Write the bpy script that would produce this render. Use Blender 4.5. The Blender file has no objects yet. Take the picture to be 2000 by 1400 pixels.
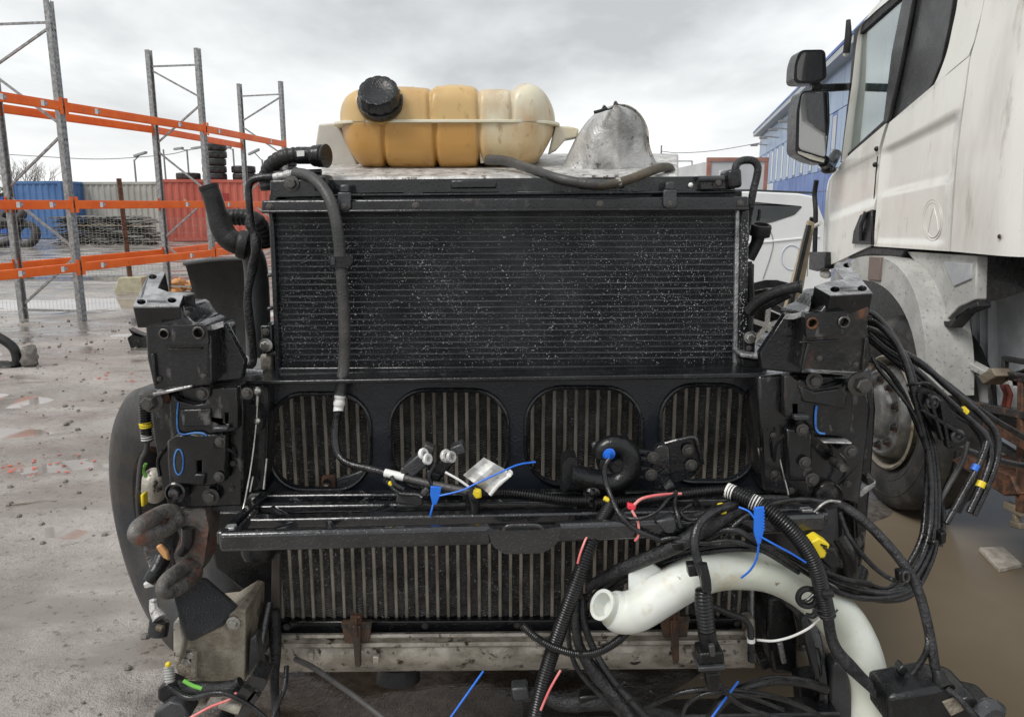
import bpy, bmesh, math, random
import numpy as np
from mathutils import Vector, Matrix, noise
from mathutils.geometry import tessellate_polygon
random.seed(7)
R = math.radians
S = bpy.context.scene
COL = S.collection

# ------------------------------------------------------------------ camera
CAMH, PITCH, F = 1.60, R(11.17), 1530.0          # F: focal length in pixels of a 2000 px wide picture
cd = bpy.data.cameras.new('camera'); cam = bpy.data.objects.new('camera', cd); COL.objects.link(cam)
cd.sensor_width = 36.0; cd.lens = 36.0 * F / 2000.0; cd.clip_start = 0.05; cd.clip_end = 2000.0
cam.location = (0, 0, CAMH); cam.rotation_euler = (R(90) - PITCH, 0, 0)
S.camera = cam

# ------------------------------------------------------------------ sky, sun, exposure
SUN_EL, SUN_AZ = 50.0, 232.0
W = bpy.data.worlds.new('World'); S.world = W; W.use_nodes = True
nt = W.node_tree; nt.nodes.clear()
def wn(t, **kw):
    n = nt.nodes.new(t)
    for k, v in kw.items(): setattr(n, k, v)
    return n
def wmath(op, a, b=None):
    n = wn('ShaderNodeMath', operation=op)
    for i, v in enumerate((a, b)):
        if v is None: continue
        if isinstance(v, (int, float)): n.inputs[i].default_value = v
        else: nt.links.new(v, n.inputs[i])
    return n.outputs[0]
sky = wn('ShaderNodeTexSky', sky_type='NISHITA'); sky.sun_disc = False
sky.sun_elevation = R(SUN_EL); sky.sun_rotation = R(SUN_AZ)
bg1 = wn('ShaderNodeBackground'); bg1.inputs['Strength'].default_value = 0.10
nt.links.new(sky.outputs[0], bg1.inputs['Color'])
tc = wn('ShaderNodeTexCoord'); sp = wn('ShaderNodeSeparateXYZ'); nt.links.new(tc.outputs['Generated'], sp.inputs[0])
zz = wmath('ADD', wmath('MAXIMUM', sp.outputs[2], 0.0), 0.16)
cx_ = wn('ShaderNodeCombineXYZ')
nt.links.new(wmath('DIVIDE', sp.outputs[0], zz), cx_.inputs[0])
nt.links.new(wmath('DIVIDE', sp.outputs[1], zz), cx_.inputs[1])
mp = wn('ShaderNodeMapping'); mp.inputs['Location'].default_value = (5.05, 3.15, 0.4); mp.inputs['Scale'].default_value = (1.0, 0.62, 1)
nt.links.new(cx_.outputs[0], mp.inputs[0])
n1 = wn('ShaderNodeTexNoise'); n1.inputs['Scale'].default_value = 0.95; n1.inputs['Detail'].default_value = 6; n1.inputs['Roughness'].default_value = 0.52
n1.inputs['Distortion'].default_value = 0.1
nt.links.new(mp.outputs[0], n1.inputs['Vector'])
rp = wn('ShaderNodeValToRGB')
rp.color_ramp.elements[0].position = 0.38; rp.color_ramp.elements[0].color = (0.41, 0.42, 0.425, 1)
rp.color_ramp.elements[1].position = 0.62; rp.color_ramp.elements[1].color = (0.74, 0.75, 0.752, 1)
nt.links.new(n1.outputs['Fac'], rp.inputs[0])
hz = wn('ShaderNodeMix', data_type='RGBA'); hz.inputs['B'].default_value = (0.80, 0.81, 0.81, 1)
mr = wn('ShaderNodeMapRange'); mr.inputs['From Min'].default_value = 0.0; mr.inputs['From Max'].default_value = 0.16
mr.inputs['To Min'].default_value = 0.85; mr.inputs['To Max'].default_value = 0.0
nt.links.new(sp.outputs[2], mr.inputs[0]); nt.links.new(mr.outputs[0], hz.inputs['Factor']); nt.links.new(rp.outputs[0], hz.inputs['A'])
bg2 = wn('ShaderNodeBackground'); bg2.inputs['Strength'].default_value = 1.0
nt.links.new(hz.outputs['Result'], bg2.inputs['Color'])
mxs = wn('ShaderNodeMixShader'); mxs.inputs[0].default_value = 0.95
nt.links.new(bg1.outputs[0], mxs.inputs[1]); nt.links.new(bg2.outputs[0], mxs.inputs[2])
wo = wn('ShaderNodeOutputWorld'); nt.links.new(mxs.outputs[0], wo.inputs[0])

sl = bpy.data.lights.new('sun', 'SUN'); sl.energy = 1.5; sl.angle = R(25); sl.color = (1.0, 0.97, 0.93)
so = bpy.data.objects.new('sun', sl); COL.objects.link(so)
_az = R(SUN_AZ); _el = R(SUN_EL)
_sd = Vector((math.sin(_az) * math.cos(_el), math.cos(_az) * math.cos(_el), math.sin(_el)))   # towards the sun
so.rotation_euler = _sd.to_track_quat('Z', 'Y').to_euler(); so.location = (0, 0, 30)
S.cycles.max_bounces = 6; S.cycles.diffuse_bounces = 3; S.cycles.glossy_bounces = 3; S.cycles.transmission_bounces = 3; S.cycles.transparent_max_bounces = 6
S.view_settings.view_transform = 'Standard'; S.view_settings.look = 'None'
S.view_settings.exposure = 0.55; S.view_settings.gamma = 1.0; S.view_settings.use_curve_mapping = False

# ------------------------------------------------------------------ helpers: measuring
C0 = Vector((0, 0, CAMH)); FWD = Vector((0, math.cos(PITCH), -math.sin(PITCH))); UP = Vector((0, math.sin(PITCH), math.cos(PITCH)))
def ray(px, py): return FWD * F + Vector((1, 0, 0)) * (px - 1000) + UP * (700 - py)
def onY(px, py, y): d = ray(px, py); return C0 + d * (y / d.y)
def onX(px, py, x): d = ray(px, py); return C0 + d * (x / d.x)
def onZ(px, py, z): d = ray(px, py); return C0 + d * ((z - CAMH) / d.z)
def ppm(p): return F / ((Vector(p) - C0).dot(FWD))      # pixels per metre at a point

# ------------------------------------------------------------------ helpers: meshes
class MB:
    def __init__(s): s.v = []; s.f = []
    def add(s, vs, fs):
        o = len(s.v); s.v += [tuple(v) for v in vs]; s.f += [tuple(i + o for i in f) for f in fs]; return s
    def box(s, a, b):
        x0, y0, z0 = (min(a[i], b[i]) for i in range(3)); x1, y1, z1 = (max(a[i], b[i]) for i in range(3))
        return s.add([(x0,y0,z0),(x1,y0,z0),(x1,y1,z0),(x0,y1,z0),(x0,y0,z1),(x1,y0,z1),(x1,y1,z1),(x0,y1,z1)],
                     [(0,3,2,1),(4,5,6,7),(0,1,5,4),(1,2,6,5),(2,3,7,6),(3,0,4,7)])
    def obox(s, c, ax, ay, az):                      # oriented box: centre and three half-axis vectors
        c = Vector(c); ax = Vector(ax); ay = Vector(ay); az = Vector(az)
        vs = [c + ax*i + ay*j + az*k for k in (-1, 1) for i, j in ((-1,-1),(1,-1),(1,1),(-1,1))]
        return s.add(vs, [(0,3,2,1),(4,5,6,7),(0,1,5,4),(1,2,6,5),(2,3,7,6),(3,0,4,7)])
    def bar(s, a, b, w, h, up=(0, 0, 1)):            # square bar between two points
        a = Vector(a); b = Vector(b); d = (b - a); L = d.length / 2; d.normalize()
        u = Vector(up); u = u - d * u.dot(d)
        if u.length < 1e-4: u = Vector((1, 0, 0)) - d * d.x
        u.normalize(); r = d.cross(u)
        return s.obox((a + b) / 2, d * L, r * (w / 2), u * (h / 2))
    def prism(s, pts, ext, holes=()):                # planar polygon (with holes) pushed along ext
        ext = Vector(ext); loops = [[Vector(p) for p in pts]] + [[Vector(p) for p in h] for h in holes]
        flat = [p for l in loops for p in l]; n = len(flat)
        tris = tessellate_polygon(loops) if (holes or len(pts) > 4) else [tuple(range(len(pts)))]
        nn = Vector((0, 0, 0)); l0 = loops[0]
        for i in range(len(l0)): nn += l0[i].cross(l0[(i + 1) % len(l0)])
        fs = []
        for t in tris:
            a, b, c = flat[t[0]], flat[t[1]], flat[t[2]]
            flip = ((b - a).cross(c - a)).dot(ext) > 0
            t = tuple(t); f1 = t[::-1] if flip else t
            fs.append(f1); fs.append(tuple(i + n for i in f1[::-1]))
        o = 0
        for li, l in enumerate(loops):
            m = len(l); nl = Vector((0, 0, 0))
            for i in range(m): nl += l[i].cross(l[(i + 1) % m])
            fl = (nl.dot(ext) > 0) != (li > 0)
            for i in range(m):
                j = (i + 1) % m; q = (o + i, o + j, o + j + n, o + i + n)
                fs.append(q if fl else q[::-1])
            o += m
        return s.add(flat + [p + ext for p in flat], fs)
    def tube(s, pts, rad, seg=10, cap=True, closed=False, twist=0.0):
        P = [Vector(p) for p in pts]; n = len(P)
        if not hasattr(rad, '__len__'): rad = [rad] * n
        T = []
        for i in range(n):
            if closed: t = P[(i + 1) % n] - P[i - 1]
            else: t = P[min(i + 1, n - 1)] - P[max(i - 1, 0)]
            T.append(t.normalized() if t.length > 1e-9 else Vector((0, 0, 1)))
        u = Vector((0, 0, 1)) - T[0] * T[0].z
        if u.length < 0.05: u = Vector((1, 0, 0)) - T[0] * T[0].x
        u.normalize(); o = len(s.v)
        for i in range(n):
            u = u - T[i] * u.dot(T[i])
            if u.length < 1e-6: u = T[i].orthogonal()
            u.normalize(); w = T[i].cross(u)
            for k in range(seg):
                a = 2 * math.pi * k / seg
                s.v.append(tuple(P[i] + (u * math.cos(a) + w * math.sin(a)) * rad[i]))
        m = n if closed else n - 1
        for i in range(m):
            i2 = (i + 1) % n
            for k in range(seg):
                k2 = (k + 1) % seg
                s.f.append((o + i*seg + k, o + i*seg + k2, o + i2*seg + k2, o + i2*seg + k))
        if cap and not closed:
            s.f.append(tuple(o + k for k in range(seg))[::-1]); s.f.append(tuple(o + (n-1)*seg + k for k in range(seg)))
        return s
    def lathe(s, c, axis, prof, seg=24, sq=None, close=True):    # prof: list of (along, radius)
        c = Vector(c); a = Vector(axis).normalized(); u = a.orthogonal().normalized(); w = a.cross(u); o = len(s.v); n = len(prof)
        for t, r in prof:
            for k in range(seg):
                an = 2 * math.pi * k / seg; rr = r * (sq(an) if sq else 1)
                s.v.append(tuple(c + a * t + (u * math.cos(an) + w * math.sin(an)) * rr))
        for i in range(n - 1):
            for k in range(seg):
                k2 = (k + 1) % seg
                s.f.append((o + i*seg + k, o + i*seg + k2, o + (i+1)*seg + k2, o + (i+1)*seg + k))
        if close:
            s.f.append(tuple(o + k for k in range(seg))[::-1]); s.f.append(tuple(o + (n-1)*seg + k for k in range(seg)))
        return s
    def ball(s, c, r, seg=10, ring=6, sc=(1, 1, 1)):
        c = Vector(c); vs = [c + Vector((0, 0, r * sc[2]))]; fs = []
        for i in range(1, ring):
            t = math.pi * i / ring
            for k in range(seg):
                a = 2 * math.pi * k / seg
                vs.append(c + Vector((math.sin(t)*math.cos(a)*r*sc[0], math.sin(t)*math.sin(a)*r*sc[1], math.cos(t)*r*sc[2])))
        vs.append(c - Vector((0, 0, r * sc[2]))); L = len(vs) - 1
        for k in range(seg):
            k2 = (k + 1) % seg
            fs.append((0, 1 + k, 1 + k2)); fs.append((L, L - seg + k2, L - seg + k))
            for i in range(ring - 2):
                b = 1 + i * seg; fs.append((b + k, b + seg + k, b + seg + k2, b + k2))
        return s.add(vs, fs)
    def grid(s, rows, thick=None):                   # rows of points -> sheet; thick: offset vector for a back sheet
        n = len(rows); m = len(rows[0]); vs = [p for r in rows for p in r]
        fs = [(i*m + j, i*m + j + 1, (i+1)*m + j + 1, (i+1)*m + j) for i in range(n - 1) for j in range(m - 1)]
        if thick is not None:
            t = Vector(thick); k = len(vs); vs = vs + [Vector(p) + t for p in vs]
            fs += [tuple(i + k for i in f[::-1]) for f in fs]
            ed = [j for j in range(m)] + [i*m + m - 1 for i in range(1, n)] + [(n-1)*m + j for j in range(m - 2, -1, -1)] + [i*m for i in range(n - 2, 0, -1)]
            for a, b in zip(ed, ed[1:] + ed[:1]): fs.append((b, a, a + k, b + k))
        return s.add(vs, fs)
    def mesh(s, name, mat=None, smooth=True, ang=35):
        me = bpy.data.meshes.new(name); me.from_pydata(s.v, [], s.f); me.update()
        if mat: me.materials.append(mat)
        if smooth:
            me.polygons.foreach_set('use_smooth', [True] * len(me.polygons)); me.set_sharp_from_angle(angle=R(ang))
        return me
    def build(s, name, mat, parent=None, bev=0, smooth=True, ang=35, seg=2):
        me = s.mesh(name, mat, smooth, ang); return link(name, me, parent, bev, seg)
def link(name, me, parent=None, bev=0, seg=2):
    o = bpy.data.objects.new(name, me); COL.objects.link(o)
    if parent is not None:
        o.parent = parent; o.matrix_parent_inverse = wmat(parent).inverted()
    if bev:
        b = o.modifiers.new('bevel', 'BEVEL'); b.width = bev; b.segments = seg; b.limit_method = 'ANGLE'; b.angle_limit = R(40); b.harden_normals = False
    return o
def wloc(o): return Vector(o.location)
def wmat(o): return wmat(o.parent) @ o.matrix_parent_inverse @ o.matrix_basis if o.parent else o.matrix_basis.copy()
def tag(o, label, cat, group=None):
    o['label'] = label; o['category'] = cat
    if group: o['group'] = group
    return o
def thing(name, loc, label, cat, group=None):
    o = bpy.data.objects.new(name, None); COL.objects.link(o); o.location = loc; o.empty_display_size = 0.1
    return tag(o, label, cat, group)
def kind(o, k): o['kind'] = k; return o

def crv(pts, sub=8):                                  # Catmull-Rom through n-tuples
    P = [np.array(p, float) for p in pts]; out = []
    P = [2*P[0] - P[1]] + P + [2*P[-1] - P[-2]]
    for i in range(1, len(P) - 2):
        p0, p1, p2, p3 = P[i-1:i+3]
        for k in range(sub):
            t = k / sub
            out.append(0.5 * (2*p1 + (p2 - p0)*t + (2*p0 - 5*p1 + 4*p2 - p3)*t*t + (3*p1 - p0 - 3*p2 + p3)*t**3))
    out.append(P[-2]); return out
def hose(pts, r, mb=None, sub=8, seg=10, ribs=0, amp=0.16, cap=True, flat=False):
    """tube through (px, py, Y[, r_px]) points; r in pixels; ribs = rib pitch in pixels (0: smooth)"""
    mb = mb or MB(); q = [(p[0], p[1], p[2], p[3] if len(p) > 3 else r) for p in pts]
    W_ = [tuple(onY(a, b, c)) + (d / ppm(onY(a, b, c)),) for a, b, c, d in q]
    c = crv(W_, sub)
    if ribs:
        L = [0.0]
        for a, b in zip(c, c[1:]): L.append(L[-1] + float(np.linalg.norm(b[:3] - a[:3])))
        pitch = ribs / ppm(W_[0][:3]); n = max(2, int(L[-1] / pitch)); c2 = []
        arr = np.array(c); Ls = np.array(L)
        for i in range(n * 4 + 1):
            t = L[-1] * i / (n * 4); row = np.array([np.interp(t, Ls, arr[:, j]) for j in range(4)])
            row[3] *= (1 + amp * (0.5 if i % 4 in (1, 2) else -0.5)); c2.append(row)
        c = c2
    return mb.tube([x[:3] for x in c], [x[3] for x in c], seg, cap)
def poly(pts, y): return [onY(a, b, y) for a, b in pts]
def plate(pts, y, th, holes=(), mb=None):             # outline in a plane of constant Y, thickness th away from the camera
    mb = mb or MB(); return mb.prism(poly(pts, y), (0, th, 0), [poly(h, y) for h in holes])
def circ(cx, cy, rx, ry=None, n=16, a0=0):
    ry = ry or rx; return [(cx + rx*math.cos(a0 + 2*math.pi*k/n), cy + ry*math.sin(a0 + 2*math.pi*k/n)) for k in range(n)]
def rrect(x0, y0, x1, y1, r, n=6):
    out = []
    for cx, cy, a in ((x1 - r, y1 - r, 0), (x0 + r, y1 - r, 90), (x0 + r, y0 + r, 180), (x1 - r, y0 + r, 270)):
        for k in range(n + 1):
            t = R(a + 90*k/n); out.append((cx + r*math.cos(t), cy + r*math.sin(t)))
    return out

# ------------------------------------------------------------------ materials (all procedural)
MATS = {}
def mat(name, c1, c2=None, sc=8.0, r=(0.4, 0.6), metal=0.0, bump=0.0, bsc=60.0, spots=None, drops=0.0, spec=0.5, trans=0.0, sss=0.0, det=4.0, pos=(0.4, 0.6), coat=0.0, stretch=None):
    m = bpy.data.materials.new(name); m.use_nodes = True; t = m.node_tree; L = t.links
    b = t.nodes['Principled BSDF']; N = t.nodes.new
    tcn = N('ShaderNodeTexCoord'); vec = tcn.outputs['Object']
    if stretch:
        mpn = N('ShaderNodeMapping'); mpn.inputs['Scale'].default_value = stretch; L.new(vec, mpn.inputs[0]); vec = mpn.outputs[0]
    def noi(scale, detail=5.0, rough=0.6):
        n = N('ShaderNodeTexNoise'); n.inputs['Scale'].default_value = scale; n.inputs['Detail'].default_value = detail; n.inputs['Roughness'].default_value = rough
        L.new(vec, n.inputs['Vector']); return n.outputs['Fac']
    def ramp(fac, p0, p1, a, bb):
        n = N('ShaderNodeValToRGB'); n.color_ramp.elements[0].position = p0; n.color_ramp.elements[1].position = p1
        n.color_ramp.elements[0].color = (*a, 1); n.color_ramp.elements[1].color = (*bb, 1); L.new(fac, n.inputs[0]); return n.outputs[0]
    c2 = c2 or c1; nf = noi(sc, det); col = ramp(nf, pos[0], pos[1], c1, c2)
    for s_ in (spots or []):                          # (colour, scale, threshold, softness)
        f = noi(s_[1], 4.0, 0.65); k = N('ShaderNodeMapRange'); k.inputs['From Min'].default_value = s_[2]; k.inputs['From Max'].default_value = s_[2] + s_[3]
        L.new(f, k.inputs[0]); mx = N('ShaderNodeMix'); mx.data_type = 'RGBA'; mx.inputs['B'].default_value = (*s_[0], 1)
        L.new(k.outputs[0], mx.inputs['Factor']); L.new(col, mx.inputs['A']); col = mx.outputs['Result']
    L.new(col, b.inputs['Base Color'])
    k = N('ShaderNodeMapRange'); k.inputs['From Min'].default_value = 0.3; k.inputs['From Max'].default_value = 0.7
    k.inputs['To Min'].default_value = r[0]; k.inputs['To Max'].default_value = r[1]; L.new(noi(sc * 2.3, 2.0), k.inputs[0]); L.new(k.outputs[0], b.inputs['Roughness'])
    b.inputs['Metallic'].default_value = metal; b.inputs['Specular IOR Level'].default_value = spec
    b.inputs['Transmission Weight'].default_value = trans; b.inputs['Coat Weight'].default_value = coat; b.inputs['Coat Roughness'].default_value = 0.08
    if sss:
        b.inputs['Subsurface Weight'].default_value = sss; b.inputs['Subsurface Radius'].default_value = (0.05, 0.04, 0.02); b.inputs['Subsurface Scale'].default_value = 0.5
    h = None
    if bump:
        bn = N('ShaderNodeBump'); bn.inputs['Strength'].default_value = bump; bn.inputs['Distance'].default_value = 0.004
        L.new(noi(bsc, 3.0, 0.65), bn.inputs['Height']); h = bn.outputs[0]
    if drops:
        vo = N('ShaderNodeTexVoronoi'); vo.inputs['Scale'].default_value = 150.0; vo.inputs['Randomness'].default_value = 1.0; L.new(tcn.outputs['Object'], vo.inputs['Vector'])
        sb = N('ShaderNodeMapRange'); sb.interpolation_type = 'SMOOTHSTEP'; sb.inputs['From Min'].default_value = 0.0; sb.inputs['From Max'].default_value = 0.42
        sb.inputs['To Min'].default_value = 1.0; sb.inputs['To Max'].default_value = 0.0; L.new(vo.outputs['Distance'], sb.inputs[0])
        b2 = N('ShaderNodeBump'); b2.inputs['Strength'].default_value = drops; b2.inputs['Distance'].default_value = 0.002; L.new(sb.outputs[0], b2.inputs['Height'])
        if h: L.new(h, b2.inputs['Normal'])
        h = b2.outputs[0]
    if h: L.new(h, b.inputs['Normal'])
    MATS[name] = m; return m
K = MATS
mat('black_paint', (0.005, 0.0055, 0.007), (0.014, 0.015, 0.017), 9, (0.14, 0.36), bump=0.35, bsc=45, drops=0.4, coat=0.45, spec=0.35, spots=[((0.05, 0.047, 0.045), 22, 0.63, 0.10)])
mat('cast_black', (0.004, 0.0045, 0.005), (0.016, 0.016, 0.018), 14, (0.10, 0.34), bump=0.42, bsc=55, drops=0.2, coat=0.55, spec=0.35, spots=[((0.10, 0.096, 0.092), 36, 0.60, 0.08), ((0.045, 0.043, 0.041), 8, 0.56, 0.12), ((0.11, 0.048, 0.027), 7, 0.63, 0.07)], stretch=(1, 1, 0.45))
mat('cast_rusty', (0.007, 0.007, 0.008), (0.022, 0.020, 0.019), 12, (0.16, 0.42), bump=0.6, bsc=70, coat=0.4, spec=0.35, spots=[((0.13, 0.055, 0.028), 9, 0.56, 0.10), ((0.09, 0.085, 0.08), 34, 0.61, 0.09)])
mat('rust', (0.045, 0.022, 0.014), (0.14, 0.062, 0.032), 25, (0.5, 0.8), bump=0.9, bsc=120)
mat('machined', (0.26, 0.26, 0.265), (0.52, 0.52, 0.525), 30, (0.2, 0.42), metal=0.6, bump=0.4, bsc=140, drops=0.5)
mat('steel_bolt', (0.05, 0.048, 0.046), (0.17, 0.16, 0.15), 60, (0.3, 0.5), metal=0.8, bump=0.4, bsc=200)
mat('bright_steel', (0.38, 0.37, 0.35), (0.62, 0.61, 0.58), 60, (0.2, 0.4), metal=0.9)
mat('black_plastic', (0.005, 0.0055, 0.006), (0.012, 0.0125, 0.014), 14, (0.2, 0.4), bump=0.25, bsc=150, drops=0.3, coat=0.15, spec=0.4)
mat('grey_black_plastic', (0.026, 0.028, 0.031), (0.05, 0.052, 0.056), 14, (0.28, 0.45), bump=0.3, bsc=150, drops=0.35, coat=0.2)
mat('step_plastic', (0.006, 0.0065, 0.008), (0.020, 0.021, 0.023), 10, (0.10, 0.28), bump=0.5, bsc=70, drops=0.55, coat=1.0)
mat('rubber', (0.008, 0.008, 0.009), (0.019, 0.019, 0.019), 12, (0.36, 0.55), bump=0.3, bsc=120, drops=0.25, spec=0.4)
mat('hose_grey', (0.040, 0.040, 0.040), (0.070, 0.068, 0.066), 12, (0.36, 0.5), bump=0.25, bsc=160, drops=0.3)
mat('hose_brown', (0.055, 0.045, 0.032), (0.13, 0.10, 0.065), 10, (0.45, 0.6), bump=0.3, bsc=120)
mat('conduit', (0.006, 0.006, 0.007), (0.013, 0.013, 0.014), 30, (0.22, 0.38))
mat('tape_loom', (0.007, 0.007, 0.008), (0.026, 0.026, 0.028), 60, (0.3, 0.5), bump=0.9, bsc=180)
mat('air_line', (0.008, 0.008, 0.009), (0.026, 0.026, 0.028), 40, (0.10, 0.26), bump=0.3, bsc=200)
mat('tyre', (0.016, 0.016, 0.017), (0.048, 0.045, 0.042), 7, (0.45, 0.7), bump=0.5, bsc=70, spots=[((0.085, 0.072, 0.058), 6, 0.55, 0.15)])
mat('tyre_wet', (0.016, 0.019, 0.024), (0.032, 0.031, 0.030), 7, (0.34, 0.5), bump=0.45, bsc=90, spots=[((0.040, 0.034, 0.028), 10, 0.48, 0.15)])
mat('core_tube', (0.19, 0.168, 0.14), (0.36, 0.325, 0.28), 40, (0.45, 0.7), metal=0.25, bump=0.4, bsc=150, stretch=(1, 1, 0.3))
mat('core_fin', (0.007, 0.007, 0.007), (0.020, 0.019, 0.018), 60, (0.45, 0.7))
mat('condenser_tube', (0.026, 0.028, 0.033), (0.085, 0.087, 0.092), 30, (0.3, 0.5), stretch=(0.5, 1, 3), spots=[((0.13, 0.13, 0.13), 12, 0.62, 0.12)])
mat('condenser_fin', (0.026, 0.029, 0.035), (0.070, 0.074, 0.081), 9, (0.3, 0.5))
mat('droplet', (0.16, 0.165, 0.17), (0.46, 0.47, 0.48), 30, (0.03, 0.08), spec=0.6)
mat('alu_dirty', (0.30, 0.275, 0.225), (0.54, 0.505, 0.445), 16, (0.35, 0.6), metal=0.35, bump=0.5, bsc=120, spots=[((0.045, 0.036, 0.026), 34, 0.57, 0.08), ((0.10, 0.08, 0.05), 6, 0.58, 0.14)])
mat('alu_cast', (0.38, 0.38, 0.375), (0.62, 0.615, 0.605), 18, (0.3, 0.5), metal=0.35, bump=0.8, bsc=110, spots=[((0.14, 0.13, 0.12), 40, 0.60, 0.08)])
mat('alu_wet', (0.40, 0.39, 0.375), (0.70, 0.69, 0.67), 28, (0.25, 0.5), metal=0.2, bump=1.0, bsc=120, spots=[((0.10, 0.085, 0.065), 45, 0.58, 0.06)])
mat('mud_bracket', (0.19, 0.165, 0.125), (0.33, 0.295, 0.235), 20, (0.5, 0.8), bump=0.9, bsc=140, spots=[((0.10, 0.082, 0.058), 26, 0.56, 0.08)])
mat('galvanised', (0.22, 0.225, 0.225), (0.38, 0.385, 0.38), 20, (0.35, 0.55), metal=0.55, bump=0.2, bsc=60)
mat('orange_paint', (0.84, 0.125, 0.006), (0.93, 0.165, 0.010), 3, (0.3, 0.5), bump=0.15, bsc=40, spots=[((0.45, 0.10, 0.03), 9, 0.66, 0.06), ((0.25, 0.2, 0.17), 25, 0.72, 0.03)])
mat('white_cab', (0.76, 0.75, 0.69), (0.82, 0.81, 0.76), 2.2, (0.16, 0.32), bump=0.04, bsc=3, coat=0.4, spots=[((0.56, 0.535, 0.48), 2.2, 0.52, 0.25), ((0.46, 0.43, 0.37), 9.0, 0.60, 0.16), ((0.22, 0.19, 0.15), 70, 0.71, 0.03)], stretch=(1, 1.2, 0.32))
mat('white_car', (0.76, 0.77, 0.78), (0.82, 0.825, 0.83), 2, (0.1, 0.2), coat=0.6)
mat('cab_glass', (0.045, 0.052, 0.055), (0.06, 0.068, 0.07), 2, (0.03, 0.06), spec=0.8)
mat('dark_panel', (0.030, 0.031, 0.032), (0.05, 0.05, 0.05), 5, (0.2, 0.35), drops=0.2, spots=[((0.3, 0.3, 0.3), 28, 0.74, 0.02)])
mat('seat_blue', (0.02, 0.075, 0.20), (0.03, 0.10, 0.26), 8, (0.7, 0.9))
mat('mirror_glass', (0.42, 0.43, 0.44), None, 3, (0.03, 0.06), metal=1.0)
mat('fender_grey', (0.38, 0.38, 0.36), (0.50, 0.495, 0.47), 7, (0.4, 0.6), bump=0.3, bsc=120, spots=[((0.20, 0.195, 0.18), 55, 0.58, 0.10)])
mat('liner_grey', (0.36, 0.375, 0.39), (0.48, 0.49, 0.50), 6, (0.4, 0.55), bump=0.3, bsc=90, spots=[((0.30, 0.29, 0.27), 5, 0.62, 0.12)])
mat('tow_cast', (0.05, 0.046, 0.043), (0.14, 0.13, 0.12), 20, (0.3, 0.55), bump=0.9, bsc=90, spots=[((0.20, 0.085, 0.055), 11, 0.50, 0.12), ((0.02, 0.02, 0.02), 40, 0.60, 0.08)])
mat('rim', (0.17, 0.17, 0.165), (0.30, 0.30, 0.29), 10, (0.25, 0.45), metal=0.7, bump=0.3, bsc=100, spots=[((0.10, 0.075, 0.045), 14, 0.60, 0.12)])
mat('rim_dirty', (0.19, 0.165, 0.125), (0.31, 0.28, 0.225), 12, (0.45, 0.7), bump=0.6, bsc=80, spots=[((0.10, 0.055, 0.03), 18, 0.58, 0.1)])
mat('old_wood', (0.11, 0.085, 0.06), (0.20, 0.165, 0.12), 14, (0.6, 0.85), bump=0.8, bsc=90, stretch=(1, 0.15, 1))
mat('tan_frame', (0.30, 0.245, 0.155), (0.44, 0.37, 0.25), 8, (0.5, 0.7), bump=0.3, bsc=90)
mat('white_plastic', (0.66, 0.69, 0.60), (0.80, 0.82, 0.78), 6, (0.28, 0.42), sss=0.3, bump=0.2, bsc=40, spots=[((0.52, 0.42, 0.25), 9, 0.545, 0.14), ((0.26, 0.19, 0.11), 30, 0.68, 0.06)])
mat('white_tag', (0.72, 0.72, 0.70), (0.82, 0.82, 0.80), 20, (0.4, 0.6), bump=0.2, bsc=60)
mat('blue_plastic', (0.015, 0.14, 0.68), (0.025, 0.19, 0.78), 20, (0.3, 0.45))
mat('blue_paint', (0.02, 0.10, 0.36), (0.08, 0.24, 0.56), 40, (0.5, 0.7))
mat('yellow_plastic', (0.78, 0.58, 0.015), (0.85, 0.66, 0.03), 20, (0.35, 0.5))
mat('red_plastic', (0.72, 0.03, 0.055), (0.82, 0.06, 0.09), 20, (0.35, 0.5))
mat('pink_wire', (0.72, 0.16, 0.16), (0.80, 0.30, 0.28), 20, (0.35, 0.5))
mat('green_wire', (0.22, 0.62, 0.10), None, 20, (0.35, 0.5))
mat('container_red', (0.44, 0.095, 0.065), (0.54, 0.135, 0.095), 0.8, (0.5, 0.7), bump=0.2, bsc=8, spots=[((0.50, 0.30, 0.22), 0.9, 0.64, 0.06)])
mat('container_grey', (0.33, 0.33, 0.30), (0.42, 0.42, 0.385), 0.7, (0.5, 0.7), spots=[((0.25, 0.20, 0.15), 1.6, 0.66, 0.06)])
mat('container_blue', (0.055, 0.135, 0.31), (0.085, 0.18, 0.38), 0.8, (0.5, 0.7))
mat('logo_red', (0.34, 0.035, 0.03), None, 2, (0.5, 0.6))
mat('cladding_light', (0.27, 0.37, 0.54), (0.34, 0.44, 0.60), 0.15, (0.35, 0.5))
mat('cladding_blue', (0.025, 0.095, 0.36), (0.035, 0.12, 0.42), 0.2, (0.35, 0.5))
mat('cladding_white', (0.50, 0.55, 0.62), (0.58, 0.63, 0.68), 0.2, (0.35, 0.5))
mat('roof_trim', (0.42, 0.45, 0.47), None, 1, (0.4, 0.5))
mat('window_glass', (0.02, 0.03, 0.05), None, 2, (0.05, 0.1), spec=0.8)
mat('concrete_block', (0.36, 0.345, 0.24), (0.46, 0.44, 0.32), 8, (0.7, 0.9), bump=0.5, bsc=60)
mat('scrap_metal', (0.09, 0.085, 0.075), (0.22, 0.21, 0.19), 4, (0.4, 0.7), metal=0.3)
mat('scrap_wood', (0.22, 0.18, 0.12), (0.32, 0.27, 0.19), 4, (0.6, 0.8))
mat('bark', (0.12, 0.105, 0.085), (0.20, 0.18, 0.15), 8, (0.8, 0.95))
mat('hedge', (0.05, 0.065, 0.025), (0.10, 0.11, 0.05), 3, (0.7, 0.9))
mat('trailer_side', (0.50, 0.51, 0.51), (0.58, 0.59, 0.58), 0.6, (0.4, 0.6))
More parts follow.
